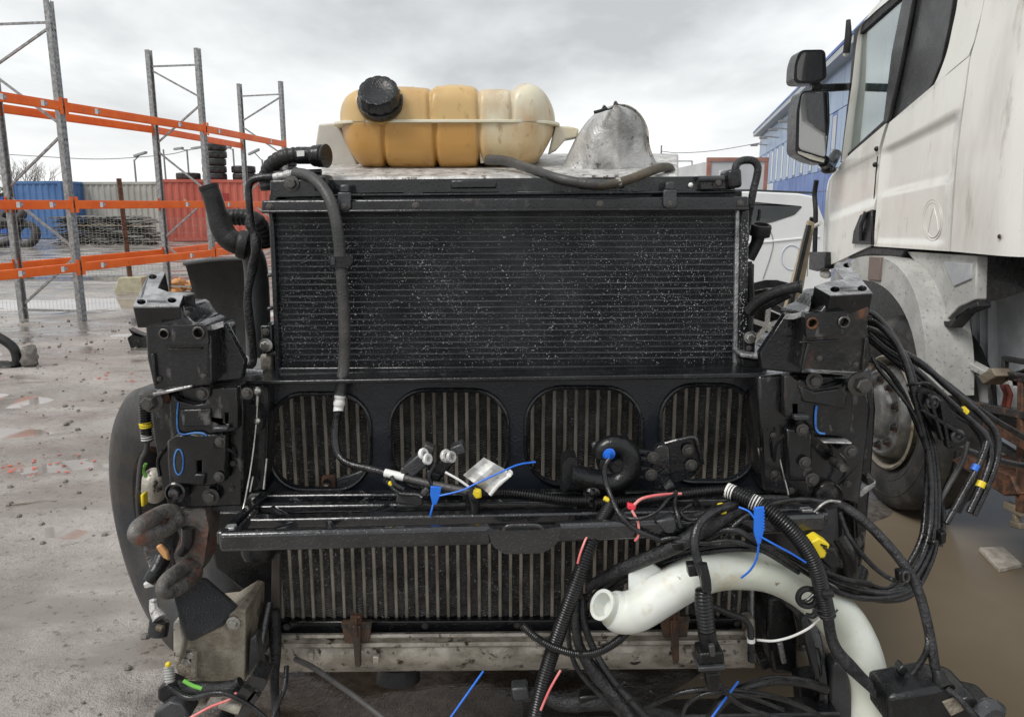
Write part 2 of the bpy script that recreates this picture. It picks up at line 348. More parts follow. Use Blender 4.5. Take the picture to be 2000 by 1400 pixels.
mat('trailer_frame', (0.33, 0.15, 0.11), (0.40, 0.20, 0.15), 2, (0.5, 0.7))
mat('pole_grey', (0.20, 0.205, 0.21), (0.28, 0.285, 0.29), 3, (0.5, 0.7))
mat('red_shard', (0.52, 0.06, 0.025), (0.62, 0.10, 0.05), 10, (0.15, 0.3))
mat('orange_debris', (0.55, 0.23, 0.06), (0.70, 0.40, 0.18), 6, (0.6, 0.8))
mat('stone', (0.10, 0.09, 0.08), (0.20, 0.185, 0.165), 20, (0.4, 0.7), bump=0.5, bsc=90)
# ------------------------------------------------------------------ ground and puddles
BAS = [(2.25, 2.75, 1.25, 0.95, 0.075), (3.2, 3.0, 0.9, 1.3, 0.06), (0.95, 2.15, 0.5, 0.35, 0.05), (-4.35, 6.3, 0.95, 0.40, 0.036), (-4.2, 9.6, 1.7, 0.40, 0.036), (-2.75, 4.6, 0.85, 0.36, 0.030),
       (-7.0, 12.6, 3.0, 0.8, 0.055), (-3.4, 11.4, 1.1, 0.35, 0.05), (-6.1, 8.3, 0.8, 0.22, 0.045), (-3.1, 7.6, 0.55, 0.15, 0.035), (-9.0, 17.0, 3.5, 0.7, 0.05), (-3.6, 5.35, 0.5, 0.14, 0.035), (-2.25, 3.65, 0.45, 0.16, 0.035)]
def gh(x, y):
    n = noise.fractal(Vector((x * 0.9, y * 0.9, 3.1)), 1.0, 2.1, 3) * 0.013 + noise.fractal(Vector((x * 4.2, y * 6.5, 9.7)), 1.0, 2.0, 4) * 0.011
    h = 0.027 + n
    for bx, by, rx, ry, d in BAS:
        q = ((x - bx) / rx) ** 2 + ((y - by) / ry) ** 2
        if q < 6: h -= d * math.exp(-q * 0.9)
    if y < 1.35 or abs(x) > 12 or y > 24: h = max(h, 0.006)
    return h
def grow(a, b, st, lo, hi):
    v = list(np.arange(a, b, st)); s_ = st
    while v[-1] < hi: s_ *= 1.22; v.append(v[-1] + s_)
    s_ = st
    while v[0] > lo: s_ *= 1.22; v.insert(0, v[0] - s_)
    return v
gx = grow(-9.0, 5.0, 0.065, -700, 700); gy = grow(1.4, 13.0, 0.06, -400, 900)
g = MB(); nx = len(gx); g.v = [(x, y, gh(x, y)) for y in gy for x in gx]
g.f = [(j*nx + i, j*nx + i + 1, (j+1)*nx + i + 1, (j+1)*nx + i) for j in range(len(gy) - 1) for i in range(nx - 1)]
m = bpy.data.materials.new('wet_mud'); m.use_nodes = True; t = m.node_tree; L = t.links; N = t.nodes.new; b = t.nodes['Principled BSDF']
geo = N('ShaderNodeNewGeometry'); pos = geo.outputs['Position']
def gn(sc, det=6, ro=0.6, st=None):
    n = N('ShaderNodeTexNoise'); n.inputs['Scale'].default_value = sc; n.inputs['Detail'].default_value = det; n.inputs['Roughness'].default_value = ro
    if st:
        q = N('ShaderNodeMapping'); q.inputs['Scale'].default_value = st; L.new(pos, q.inputs[0]); L.new(q.outputs[0], n.inputs['Vector'])
    else: L.new(pos, n.inputs['Vector'])
    return n.outputs['Fac']
def gr(f, a, b_, c0, c1):
    n = N('ShaderNodeValToRGB'); n.color_ramp.elements[0].position = a; n.color_ramp.elements[1].position = b_
    n.color_ramp.elements[0].color = (*c0, 1); n.color_ramp.elements[1].color = (*c1, 1); L.new(f, n.inputs[0]); return n.outputs[0]
def gm(f, a, b_):
    n = N('ShaderNodeMix'); n.data_type = 'RGBA'; L.new(f, n.inputs['Factor'])
    for s_, v in (('A', a), ('B', b_)):
        if isinstance(v, tuple): n.inputs[s_].default_value = (*v, 1)
        else: L.new(v, n.inputs[s_])
    return n.outputs['Result']
def gmr(f, a, b_, c, d):
    n = N('ShaderNodeMapRange'); n.inputs['From Min'].default_value = a; n.inputs['From Max'].default_value = b_; n.inputs['To Min'].default_value = c; n.inputs['To Max'].default_value = d
    L.new(f, n.inputs[0]); return n.outputs[0]
colr = gr(gn(0.9, 5, 0.62), 0.36, 0.64, (0.225, 0.203, 0.182), (0.44, 0.408, 0.376))
colr = gm(gmr(gn(26, 4, 0.7), 0.57, 0.66, 0, 0.8), colr, (0.13, 0.112, 0.098))
colr = gm(gmr(gn(110, 3, 0.6), 0.60, 0.70, 0, 0.5), colr, (0.50, 0.47, 0.44))
colr = gm(gmr(gn(1.7, 4, 0.6, (1, 1, 1)), 0.66, 0.76, 0, 0.35), colr, (0.34, 0.19, 0.145))
# shade under the stripped truck painted into the mud colour (irregular edge)
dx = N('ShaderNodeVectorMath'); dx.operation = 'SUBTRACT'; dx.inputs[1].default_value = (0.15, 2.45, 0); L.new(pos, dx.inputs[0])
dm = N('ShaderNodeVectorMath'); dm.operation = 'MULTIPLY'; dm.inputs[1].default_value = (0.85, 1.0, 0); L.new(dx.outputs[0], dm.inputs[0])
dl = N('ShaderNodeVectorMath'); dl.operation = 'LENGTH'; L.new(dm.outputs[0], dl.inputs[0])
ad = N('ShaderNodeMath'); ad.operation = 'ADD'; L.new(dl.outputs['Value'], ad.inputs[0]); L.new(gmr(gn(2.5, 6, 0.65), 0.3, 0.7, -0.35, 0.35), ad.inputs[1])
truck_shade = gmr(ad.outputs[0], 0.75, 1.25, 0.97, 0.0)
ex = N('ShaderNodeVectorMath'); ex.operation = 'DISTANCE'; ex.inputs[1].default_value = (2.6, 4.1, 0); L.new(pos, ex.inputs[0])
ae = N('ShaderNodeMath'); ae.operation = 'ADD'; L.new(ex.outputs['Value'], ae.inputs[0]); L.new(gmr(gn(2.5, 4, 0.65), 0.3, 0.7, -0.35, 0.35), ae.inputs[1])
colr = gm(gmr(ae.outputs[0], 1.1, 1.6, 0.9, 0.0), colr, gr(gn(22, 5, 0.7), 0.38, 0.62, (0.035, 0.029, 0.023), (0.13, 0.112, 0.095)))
colr = gm(truck_shade, colr, gr(gn(14, 6, 0.65), 0.38, 0.62, (0.020, 0.014, 0.010), (0.055, 0.042, 0.032)))
wet = gmr(gn(1.15, 5, 0.62, (0.55, 1.7, 1)), 0.44, 0.56, 0.0, 1.0)
dk = N('ShaderNodeMix'); dk.data_type = 'RGBA'; dk.blend_type = 'MULTIPLY'; L.new(wet, dk.inputs['Factor']); L.new(colr, dk.inputs['A']); dk.inputs['B'].default_value = (0.62, 0.60, 0.58, 1); colr = dk.outputs['Result']
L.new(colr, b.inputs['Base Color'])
rg = N('ShaderNodeMix'); rg.data_type = 'FLOAT'; L.new(wet, rg.inputs['Factor']); L.new(gmr(gn(6, 5, 0.6), 0.3, 0.7, 0.32, 0.55), rg.inputs['A']); L.new(gmr(gn(9, 5, 0.6), 0.35, 0.65, 0.03, 0.14), rg.inputs['B'])
L.new(rg.outputs['Result'], b.inputs['Roughness'])
bp = N('ShaderNodeBump'); bp.inputs['Distance'].default_value = 0.012; L.new(gmr(wet, 0, 1, 0.9, 0.13), bp.inputs['Strength']); L.new(gn(30, 4, 0.7), bp.inputs['Height'])
bp2 = N('ShaderNodeBump'); bp2.inputs['Distance'].default_value = 0.006; L.new(gmr(wet, 0, 1, 0.7, 0.08), bp2.inputs['Strength']); L.new(gn(150, 2, 0.6), bp2.inputs['Height']); L.new(bp.outputs[0], bp2.inputs['Normal'])
L.new(bp2.outputs[0], b.inputs['Normal'])
K['wet_mud'] = m
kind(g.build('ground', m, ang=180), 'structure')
mat('puddle_water', (0.155, 0.124, 0.085), (0.185, 0.150, 0.106), 0.8, (0.18, 0.28), spec=0.3)
wm = K['puddle_water']; wb = wm.node_tree.nodes['Principled BSDF']; wb.inputs['IOR'].default_value = 1.33
_n = wm.node_tree.nodes.new('ShaderNodeTexNoise'); _n.inputs['Scale'].default_value = 16; _b = wm.node_tree.nodes.new('ShaderNodeBump'); _b.inputs['Strength'].default_value = 0.16; _b.inputs['Distance'].default_value = 0.01
wm.node_tree.links.new(_n.outputs['Fac'], _b.inputs['Height']); wm.node_tree.links.new(_b.outputs[0], wb.inputs['Normal'])
kind(MB().add([(-0.5, 1.36, 0), (5.5, 1.36, 0), (5.5, 23.9, 0), (-0.5, 23.9, 0)], [(0, 1, 2, 3)]).build('puddle_water', wm), 'structure')
mat('shallow_water', (0.25, 0.222, 0.20), (0.33, 0.30, 0.275), 3, (0.02, 0.05), spec=0.6)
kind(MB().add([(-12.5, 1.36, 0), (-0.504, 1.36, 0), (-0.504, 23.9, 0), (-12.5, 23.9, 0)], [(0, 1, 2, 3)]).build('puddle_water', K['shallow_water']), 'structure')
# loose stones trodden into the mud
g = MB()
for i in range(980):
    x = random.uniform(-7.5, -1.0) if i < 760 else random.uniform(-1.5, 4.0); y = random.uniform(3.0, 11.0) if i < 760 else random.uniform(1.7, 4.6)
    h = gh(x, y)
    if h < -0.004: continue
    r = random.choice((0.006, 0.009, 0.012, 0.018)) * random.uniform(0.8, 1.5)
    g.ball((x, y, h + r * 0.25), r, 6, 4, (1, random.uniform(0.7, 1.3), random.uniform(0.5, 0.8)))
o = kind(g.build('gravel', K['stone'], smooth=False), 'stuff'); o['label'] = 'small dark stones scattered over the wet mud'; o['category'] = 'gravel'
g = MB()
for cx, cy, n, sx in ((-4.55, 6.25, 26, 0.5), (-3.75, 7.0, 14, 0.3), (-3.3, 6.9, 9, 0.2), (-2.95, 4.65, 26, 0.35), (-1.75, 4.55, 9, 0.12), (-5.0, 5.6, 10, 0.3)):
    for i in range(n):
        x = random.gauss(cx, sx * 0.6); y = random.gauss(cy, sx * 0.3); h = max(gh(x, y), 0); a = random.uniform(0, 6.28); q = random.uniform(0.006, 0.02)
        tri = [Vector((x + q*math.cos(a + k*2.1)*random.uniform(0.6, 1.4), y + q*math.sin(a + k*2.1)*random.uniform(0.6, 1.4), h + random.uniform(0.003, 0.012))) for k in range(3)]
        g.prism(tri, (0, 0, -0.002))
o = kind(g.build('plastic_shards', K['red_shard'], smooth=False), 'stuff'); o['label'] = 'bits of broken red lamp plastic trodden into the mud'; o['category'] = 'debris'

# ------------------------------------------------------------------ pallet rack
A = onZ(166, 630, 0); zt = onY(100, 3, A.y).z
fr = [(A.x, A.y)] + [(onZ(px, py, zt).x, onZ(px, py, zt).y) for px, py in ((389, 96), (551, 160))]
Ab = onZ(43, 627, 0)
bk = [(Ab.x, Ab.y)] + [(onZ(px, py, zt).x, onZ(px, py, zt).y) for px, py in ((286, 100), (464, 165))]
d0 = Vector((fr[0][0] - fr[1][0], fr[0][1] - fr[1][1])); d1 = Vector((bk[0][0] - bk[1][0], bk[0][1] - bk[1][1]))
rack = thing('pallet_rack', (fr[1][0], fr[1][1], 0), 'tall pallet racking with galvanised frames and bright orange beams', 'pallet rack')
up = MB(); pw, pd = 0.092, 0.075
for x0, x1 in ((-0.046, -0.031), (-0.011, 0.011), (0.031, 0.046)): up.box((x0, -0.0015, 0.012), (x1, 0.0015, zt))
nh = int(zt / 0.075)
for k in range(nh):
    z = 0.03 + k * 0.075
    for x0, x1 in ((-0.031, -0.011), (0.011, 0.031)): up.box((x0, -0.0013, z), (x1, 0.0013, min(z + 0.043, zt)))
for s in (-1, 1):
    up.box((s*0.046, -0.0015, 0.012), (s*0.0435, pd, zt)); up.box((s*0.0433, pd - 0.003, 0.012), (s*0.026, pd, zt))
upm = up.mesh('upright', K['galvanised'], smooth=False)
bpm = MB().box((-0.075, -0.03, 0), (0.075, 0.11, 0.010)).box((-0.012, -0.025, 0.010), (0.012, -0.015, 0.03)).mesh('base_plate', K['galvanised'], smooth=False)
ang = math.atan2(fr[1][1] - fr[0][1], fr[1][0] - fr[0][0]) - math.pi / 2
for row, fl in ((fr, 0), (bk, 0)):
    for i, (x, y) in enumerate(row):
        for nm, me in (('upright', upm), ('base_plate', bpm)):
            o = link(nm, me, rack); o.location = (x, y, gh(x, y) * 0.5); o.rotation_euler = (0, 0, ang + (math.pi / 2 if row is fr else -math.pi / 2))
def pt(p, z, off=0): return Vector((p[0], p[1], z))
def far(row, k): # extend the row past the frames we see
    a, b_ = Vector(row[0]), Vector(row[1]); return (a + (a - b_) * k)
zl = {'lo': onY(158, 522, A.y).z, 'mid': onY(150, 400, A.y).z, 'hi': onY(122, 208, A.y).z}
stk = MB().box((-0.055, -0.001, -0.035), (0.0, 0.001, 0.035)).mesh('sticker', K['white_tag'], smooth=False)
stb = MB().box((0.006, -0.001, -0.022), (0.05, 0.001, 0.028)).mesh('sticker', mat('sticker_blue', (0.10, 0.12, 0.20), (0.5, 0.5, 0.55), 60, (0.4, 0.5)), smooth=False)
for ri, row in enumerate((fr, bk)):
    seq = [tuple(far(row, 0.95))] + list(row)
    for lv, z in zl.items():
        for i in range(3):
            if ri == 1 and lv == 'mid' and i == 9: continue
            a, b_ = Vector((*seq[i], z)), Vector((*seq[i+1], z)); d = (b_ - a).normalized(); sd = d.cross(Vector((0, 0, 1)))
            a2, b2 = a + d*0.05, b_ - d*0.05
            mb = MB().bar(a2, b2, 0.05, 0.115).bar(a2 + sd*0.012 + Vector((0,0,-0.004)), b2 + sd*0.012 + Vector((0,0,-0.004)), 0.03, 0.09)
            o = mb.build('beam', K['orange_paint'], rack, bev=0.005)
            for p, s in ((a2, 1), (b2, -1)):
                MB().obox(p - d*0.004*s + sd*0.028, d*0.03, sd*0.003, Vector((0, 0, 0.105))).build('beam_connector', K['orange_paint'], o, bev=0.002)
            if ri == 0:
                for f in ((0.14, 0.8) if i else (0.7, 0.9)):
                    f += random.uniform(-0.03, 0.05)
                    for me in (stk, stb):
                        q = link('sticker', me, o); p = a2 + (b2 - a2) * f + sd * 0.0305
                        q.location = p; q.rotation_euler = (0, 0, math.atan2(d.y, d.x))
for i in range(3):
    p, q = fr[i], bk[i]; zs = [0.16, 0.95, 1.75, 2.55, 3.3, zt - 0.25]
    def br(z0, z1):
        a, b_ = pt(p, z0), pt(q, z1); d = (b_ - a).normalized()
        MB().bar(a + d*0.05, b_ - d*0.05, 0.028, 0.028).build('brace', K['galvanised'], rack)
    br(zs[0], zs[0]); br(zs[-1], zs[-1])
    for k in range(5):
        if (k + (i == 1)) % 2 == 0: br(zs[k+1] - 0.03, zs[k] + 0.03)
        else: br(zs[k] + 0.03, zs[k+1] - 0.03)

# ------------------------------------------------------------------ shipping containers
def container(name, org, ang, ln, mt, label, h=2.59, w=2.44, logo=None, grp='shipping containers at the back of the yard'):
    T = thing(name, (org[0], org[1], 0), label, 'container', grp)
    c, s = math.cos(ang), math.sin(ang)
    def P(u, v, z): return Vector((org[0] + u*c - v*s, org[1] + u*s + v*c, z))
    def wave(L_, f, nm):
        p = 0.28; n = int(L_ / p); us = []
        for k in range(n):
            b0 = L_ * k / n; st = L_ / n
            us += [(b0, 0), (b0 + st*0.3, 0), (b0 + st*0.5, 0.036), (b0 + st*0.8, 0.036)]
        us.append((L_, 0)); rows = [[f(u, dd, z) for u, dd in us] for z in (0.2, h - 0.12)]
        MB().grid(rows).build(nm, mt, T, smooth=False)
    wave(ln - 0.3, lambda u, dd, z: P(u + 0.15, 0.03 + dd, z), 'side_panel')
    wave(w - 0.3, lambda u, dd, z: P(0.03 + dd, w - 0.15 - u, z), 'end_panel')
    wave(w - 0.3, lambda u, dd, z: P(ln - 0.03 - dd, 0.15 + u, z), 'end_panel')
    wave(ln - 0.3, lambda u, dd, z: P(ln - 0.15 - u, w - 0.03 - dd, z), 'side_panel')
    for u in (0.08, ln - 0.08):
        for v in (0.08, w - 0.08): MB().bar(P(u, v, 0.05), P(u, v, h), 0.16, 0.16, (c, s, 0)).build('corner_post', mt, T, bev=0.01)
    for v in (0.05, w - 0.05):
        MB().bar(P(0.16, v, h - 0.06), P(ln - 0.16, v, h - 0.06), 0.09, 0.12).build('top_rail', mt, T); MB().bar(P(0.16, v, 0.13), P(ln - 0.16, v, 0.13), 0.09, 0.15).build('bottom_rail', mt, T)
    for u in (0.05, ln - 0.05): MB().bar(P(u, 0.17, h - 0.06), P(u, w - 0.17, h - 0.06), 0.09, 0.12).build('end_rail', mt, T)
    MB().grid([[P(0.1, 0.1, h - 0.02), P(ln - 0.1, 0.1, h - 0.02)], [P(0.1, w - 0.1, h - 0.02), P(ln - 0.1, w - 0.1, h - 0.02)]], (0, 0, -0.02)).build('roof', mt, T)
    if logo:
        u, z, su, sz = logo; MB().bar(P(u, 0.022, z), P(u + su, 0.022, z), 0.012, sz).build('painted_panel', K['logo_red'], T)
    return T, P
o_ = onZ(316, 474, 0)
red_c, redP = container('shipping_container', (o_.x, o_.y), R(12), 6.06, K['container_red'], 'faded red shipping container with tyres piled on its roof', logo=(2.05, 1.65, 0.75, 0.75))
o_ = onZ(308, 470, 0)
container('shipping_container', (o_.x - 5.3, o_.y + 2.4), R(-4), 6.06, K['container_grey'], 'weathered grey shipping container behind the scrap pile')
o_ = onZ(58, 466, 0)
container('shipping_container', (o_.x, o_.y - 1.0), R(-6), 2.44, K['container_blue'], 'blue shipping container at the left end of the row', w=6.06)

def tyre_mesh(R_, w, mt, seg=28, rim=0.56, name='tyre'):
    pr = []
    h = w / 2
    for a, r in ((-h*0.8, R_*rim), (-h*0.98, R_*0.68), (-h, R_*0.82), (-h*0.92, R_*0.93), (-h*0.80, R_*0.98), (-h*0.42, R_), (-h*0.38, R_*0.975), (-h*0.32, R_*0.975), (-h*0.28, R_),
                 (h*0.28, R_), (h*0.32, R_*0.975), (h*0.38, R_*0.975), (h*0.42, R_), (h*0.80, R_*0.98), (h*0.92, R_*0.93), (h, R_*0.82), (h*0.98, R_*0.68), (h*0.8, R_*rim), (-h*0.8, R_*rim)): pr.append((a, r))
    return MB().lathe((0, 0, 0), (0, 0, 1), pr, seg, close=False).mesh(name, mt, ang=50)
ty = tyre_mesh(0.5, 0.3, K['tyre'], 20)
stacks = [(1.15, 1, 'tyre lying alone left of the tallest stack on the red container'), (2.2, 5, 'of the tallest tyre stack on the red container'), (3.35, 2, 'of the pair of tyres right of the tallest stack'), (4.4, 1, 'tyre lying alone between the pair and the right stack on the container'), (5.1, 3, 'of the rightmost tyre stack on the red container')]
for u, n, lab in stacks:
    for k in range(n):
        p = redP(u + random.uniform(-0.05, 0.05), 0.75, 2.574 + 0.15 + 0.305 * k)
        w_ = lab if n == 1 else ('bottom tyre ' if k == 0 else 'top tyre ' if k == n - 1 else ['second tyre from below ', 'middle tyre ', 'fourth tyre from below '][k - 1] if n == 5 else 'middle tyre ') + lab
        o = link('tyre', ty); o.location = p; o.rotation_euler = (0, 0, random.uniform(0, 3)); tag(o, w_, 'tyre', 'tyres on the red container')
# ------------------------------------------------------------------ far yard
pile = thing('metal_sheet_pile', onZ(200, 480, 0), 'long pile of grey corrugated metal sheets before the grey container', 'scrap pile')
q0 = onZ(100, 480, 0); q1 = onZ(303, 480, 0)
for k in range(11):
    z = 0.10 + k * 0.10; a = Vector((q0.x + random.uniform(-0.05, 0.35), q0.y + random.uniform(-0.1, 0.1), z)); b_ = Vector((q1.x - random.uniform(0, 0.5), q1.y + random.uniform(-0.1, 0.1), z + random.uniform(-0.02, 0.02)))
    n = 26; rows = []
    for v in (0, 1.1): rows.append([a.lerp(b_, i / n) + Vector((0, v, 0.022 * (1 if i % 2 else -1) + 0.02 * math.sin(i * 0.5 + k))) for i in range(n + 1)])
    MB().grid(rows, (0, 0, -0.03)).build('sheet', K['scrap_wood'] if k == 7 else K['scrap_metal'], pile, smooth=False)
for k in range(4):
    x = q0.x + (q1.x - q0.x) * (0.12 + k * 0.25); MB().box((x, q0.y - 0.15, 0.0), (x + 0.12, q0.y + 1.2, 0.055)).build('bearer', K['scrap_wood'], pile)
hb = thing('tyre_heap', onZ(28, 484, 0), 'heap of big dark tyres at the left edge behind the rack', 'tyre heap')
for dx, dz, tl in ((-1.3, 0.5, 70), (-0.35, 0.5, 62), (0.55, 0.5, 75), (-0.9, 1.1, 20), (0.05, 1.15, 35)):
    o = link('tyre', ty, hb); c_ = wloc(hb); o.location = (c_.x + dx, c_.y + random.uniform(-0.2, 0.2), dz); o.rotation_euler = (R(tl), R(random.uniform(-12, 12)), 0)
sk = thing('skip', onZ(20, 462, 0), 'dark blue steel skip behind the tyre heap', 'skip'); c_ = wloc(sk)
x0, x1 = onY(-40, 400, c_.y).x, onY(56, 400, c_.y).x
mb = MB().prism([(x0, c_.y, 0.15), (x1 - 0.15, c_.y, 0.15), (x1, c_.y, 1.95), (x0, c_.y, 1.95)], (0, 0.06, 0)); mb.build('wall', K['cladding_blue'], sk); mb = MB().prism([(x0, c_.y + 2.2, 0.15), (x1 - 0.15, c_.y + 2.2, 0.15), (x1, c_.y + 2.2, 1.95), (x0, c_.y + 2.2, 1.95)], (0, 0.06, 0))
mb.build('wall', K['cladding_blue'], sk); MB().box((x0, c_.y + 0.06, 0.1), (x1 - 0.2, c_.y + 2.2, 0.16)).build('floor', K['cladding_blue'], sk); MB().prism([(x1 - 0.2, c_.y + 0.07, 0.17), (x1 - 0.05, c_.y + 0.07, 1.9), (x1 - 0.05, c_.y + 2.19, 1.9), (x1 - 0.2, c_.y + 2.19, 0.17)], (0.05, 0, 0)).build('end_wall', K['cladding_blue'], sk)
MB().box((x0, c_.y - 0.05, 1.955), (x1 + 0.05, c_.y + 0.09, 2.05)).build('rim', K['rubber'], sk)
for k in range(5): MB().box((x0 + 0.3 + k*0.42, c_.y - 0.05, 0.2), (x0 + 0.38 + k*0.42, c_.y - 0.003, 1.95)).build('rib', K['cladding_blue'], sk)
# rusty post standing in a concrete block
B0 = onZ(250, 574, 0)
pb = thing('post_with_block', B0, 'leaning rusty steel post set in a pale concrete block', 'post')
a, b_, c_, d_ = onY(220, 574, B0.y), onY(281, 574, B0.y), onY(276, 541, B0.y), onY(231, 542, B0.y)
MB().prism([a, b_, c_, d_], (0, 0.35, 0)).build('concrete_block', K['concrete_block'], pb, bev=0.02)
p0 = onY(254, 541, B0.y + 0.17); p1 = onY(232, 349, B0.y + 0.30); MB().bar(p0 - Vector((0, 0, 0.02)), p1, 0.075, 0.075).build('post', K['rust'], pb, bev=0.004)
# wire mesh panels
for nm_, (xa, xb), yy, lab in (('mesh_fence', (-40, 150), 565, 'thin steel mesh fence panel behind the left end of the rack'), ('mesh_fence', (160, 420), 560, 'thin steel mesh fence panel between rack and scrap pile')):
    P0 = onZ(xa, 545, 0); P1 = onZ(xb, 541, 0); h_ = onY(100, 425, P0.y).z
    T = thing('mesh_fence', P0, lab, 'fence', 'mesh fence panels behind the rack'); mb = MB(); n = int((P1 - P0).length / 0.075)
    wire = bpy.data.materials.get('galvanised')
    for i in range(n + 1):
        q = P0.lerp(P1, i / n); mb.bar(q + Vector((0, 0, 0.06)), q + Vector((0, 0, h_)), 0.004, 0.004, (1, 0, 0))
    for k in range(int(h_ / 0.15) + 1): mb.bar(P0 + Vector((0, 0.005, 0.08 + k*0.15)), P1 + Vector((0, 0.005, 0.08 + k*0.15)), 0.004, 0.004)
    kind(mb.build('wire_grid', wire, T, smooth=False), 'stuff')
    for q in (P0, P1): MB().bar(q, q + Vector((0, 0, h_ + 0.05)), 0.04, 0.04, (1, 0, 0)).build('post', wire, T)
    MB().bar(P0 + Vector((0, 0, 0.05)), P1 + Vector((0, 0, 0.05)), 0.03, 0.03).build('foot_rail', wire, T)
# flood lights, lamp posts and wires
def pole(px, pyt, Y_, label, arms, name='lamp_post'):
    top = onY(px, pyt, Y_); T = thing(name, (top.x, Y_, 0), label, 'lamp post' if name == 'lamp_post' else 'pole')
    MB().tube([(top.x, Y_, 0), (top.x, Y_, top.z)], [0.09, 0.06], 8).build('pole', K['pole_grey'], T)
    for dx, dz, hx in arms:
        e = Vector((top.x + dx, Y_ - 0.1, top.z + dz)); MB().bar((top.x, Y_, top.z - 0.08), e, 0.06, 0.06).build('arm', K['pole_grey'], T); MB().obox(e, (hx, 0, dz * 0.25 + 0.03), (0, 0.2, 0), (0, 0.02, 0.07)).build('lamp_head', K['pole_grey'], T)
    return T
pole(262, 312, 55, 'slim flood light pole rising behind the grey container', [(0.5, 0.35, 0.4)])
pole(319, 292, 60, 'bare grey pole behind the red container', [], 'pole'); pole(365, 292, 58, 'lamp post with two heads behind the tyre stack', [(-0.55, 0.05, 0.3), (0.75, 0.1, 0.35)])
pole(455, 291, 60, 'lamp post with one short head right of the tyre stack', [(-0.35, 0.08, 0.25)]); pole(512, 312, 55, 'flood light pole close to the black hose', [(-0.5, 0.5, 0.35)])
def wire_line(name, pts, r, label):
    c = crv([tuple(onY(*p)) for p in pts], 8); tag(MB().tube([x[:3] for x in c], r, 5).build(name, K['pole_grey']), label, 'cable')
wire_line('overhead_cable', [(-60, 297, 55), (80, 306, 55), (200, 311, 56), (320, 303, 57), (366, 294, 58)], 0.028, 'overhead cable sagging across the sky behind the rack')
wire_line('overhead_cable', [(1292, 296, 60), (1330, 299, 60), (1400, 294, 60), (1487, 279, 60)], 0.028, 'overhead cable running to the blue building')
pole(1292, 284, 60, 'thin pole carrying the cable left of the blue building', [], 'pole')
# bare trees and hedge far left
def bare_tree(px, Y_, hgt, label, nb=7):
    b0 = Vector((onY(px, 400, Y_).x, Y_, 0)); T = thing('bare_tree', b0, label, 'tree', 'bare trees behind the containers'); tr = MB(); cr = MB()
    tr.tube([b0, b0 + Vector((0.05, 0, hgt*0.3)), b0 + Vector((0.1, 0, hgt*0.55))], [0.14, 0.10, 0.06], 6)
    def rec(p, d, l, r, k):
        e = p + d * l; cr.tube([p, p.lerp(e, 0.5) + Vector((random.uniform(-.1, .1), 0, random.uniform(-.1, .1))) * l, e], [r, r*0.8, r*0.5], 4, cap=False)
        if k:
            for _ in range(random.choice((2, 3, 3))):
                dd = (d + Vector((random.uniform(-0.6, 0.6), random.uniform(-0.6, 0.6), random.uniform(-0.1, 0.5)))).normalized(); rec(p.lerp(e, random.uniform(0.55, 1.0)), dd, l*random.uniform(0.55, 0.75), r*0.55, k - 1)
    for i in range(nb): rec(b0 + Vector((0.08, 0, hgt*random.uniform(0.25, 0.55))), Vector((random.uniform(-0.5, 0.5), random.uniform(-0.5, 0.5), 0.9)).normalized(), hgt*0.26, 0.035, 4)
    tr.build('trunk', K['bark'], T); kind(cr.build('crown', K['bark'], T), 'stuff')
for i, (px, Y_, h_) in enumerate(((4, 70, 4.4), (26, 72, 5.4), (44, 70, 5.8), (62, 74, 5.6), (88, 76, 5.0))):
    bare_tree(px, Y_, h_, ['bare tree at the far left edge', 'tall bare tree left of the blue container', 'bare twiggy tree above the skip', 'spreading bare tree over the blue container corner', 'low bare tree behind the blue container'][i])
g = MB()
for i in range(1500):
    x = onY(random.uniform(-60, 60), 400, 66).x; z = random.uniform(0.1, 2.9) * random.uniform(0.5, 1); c_ = Vector((x, 66 + random.uniform(-1, 1), z)); a = Vector((random.gauss(0, 1), random.gauss(0, 1), random.gauss(0, 1))).normalized() * 0.16; b_ = a.orthogonal().normalized() * 0.12
    g.add([c_ - a, c_ + b_, c_ + a, c_ - b_], [(0, 1, 2, 3)])
o = kind(g.build('hedge', K['hedge'], smooth=False), 'stuff'); o['label'] = 'low green hedge at the far left of the yard'; o['category'] = 'hedge'

# ------------------------------------------------------------------ blue building at the right
zb = 7.2
e0 = onZ(1487, 262, zb); e1 = onZ(1652, 116, zb); dv = (e1 - e0); e2 = e1 + dv * 0.35; wd = Vector((dv.x, dv.y, 0)).normalized(); out = Vector((-wd.y, wd.x, 0)) * -1
if out.x > 0: out = -out
bl = thing('blue_building', (e0.x, e0.y, 0), 'long two-tone blue clad building with a row of windows', 'building')
Lb = (e2 - e0).length; z1, z2 = onY(1487, 344, e0.y).z, onY(1487, 302, e0.y).z
def BP(u, z, off=0): return Vector((e0.x, e0.y, 0)) + wd * u + Vector((0, 0, z)) + out * off
MB().add([BP(0, 0), BP(Lb, 0), BP(Lb, zb), BP(0, zb), BP(0, 0, -12), BP(Lb, 0, -12), BP(Lb, zb + 0.8, -12), BP(0, zb + 0.8, -12)], [(0, 1, 2, 3), (4, 7, 6, 5), (0, 3, 7, 4), (1, 5, 6, 2), (3, 2, 6, 7)]).build('wall', K['cladding_light'], bl, smooth=False)
npan = 16; pwid = Lb / npan
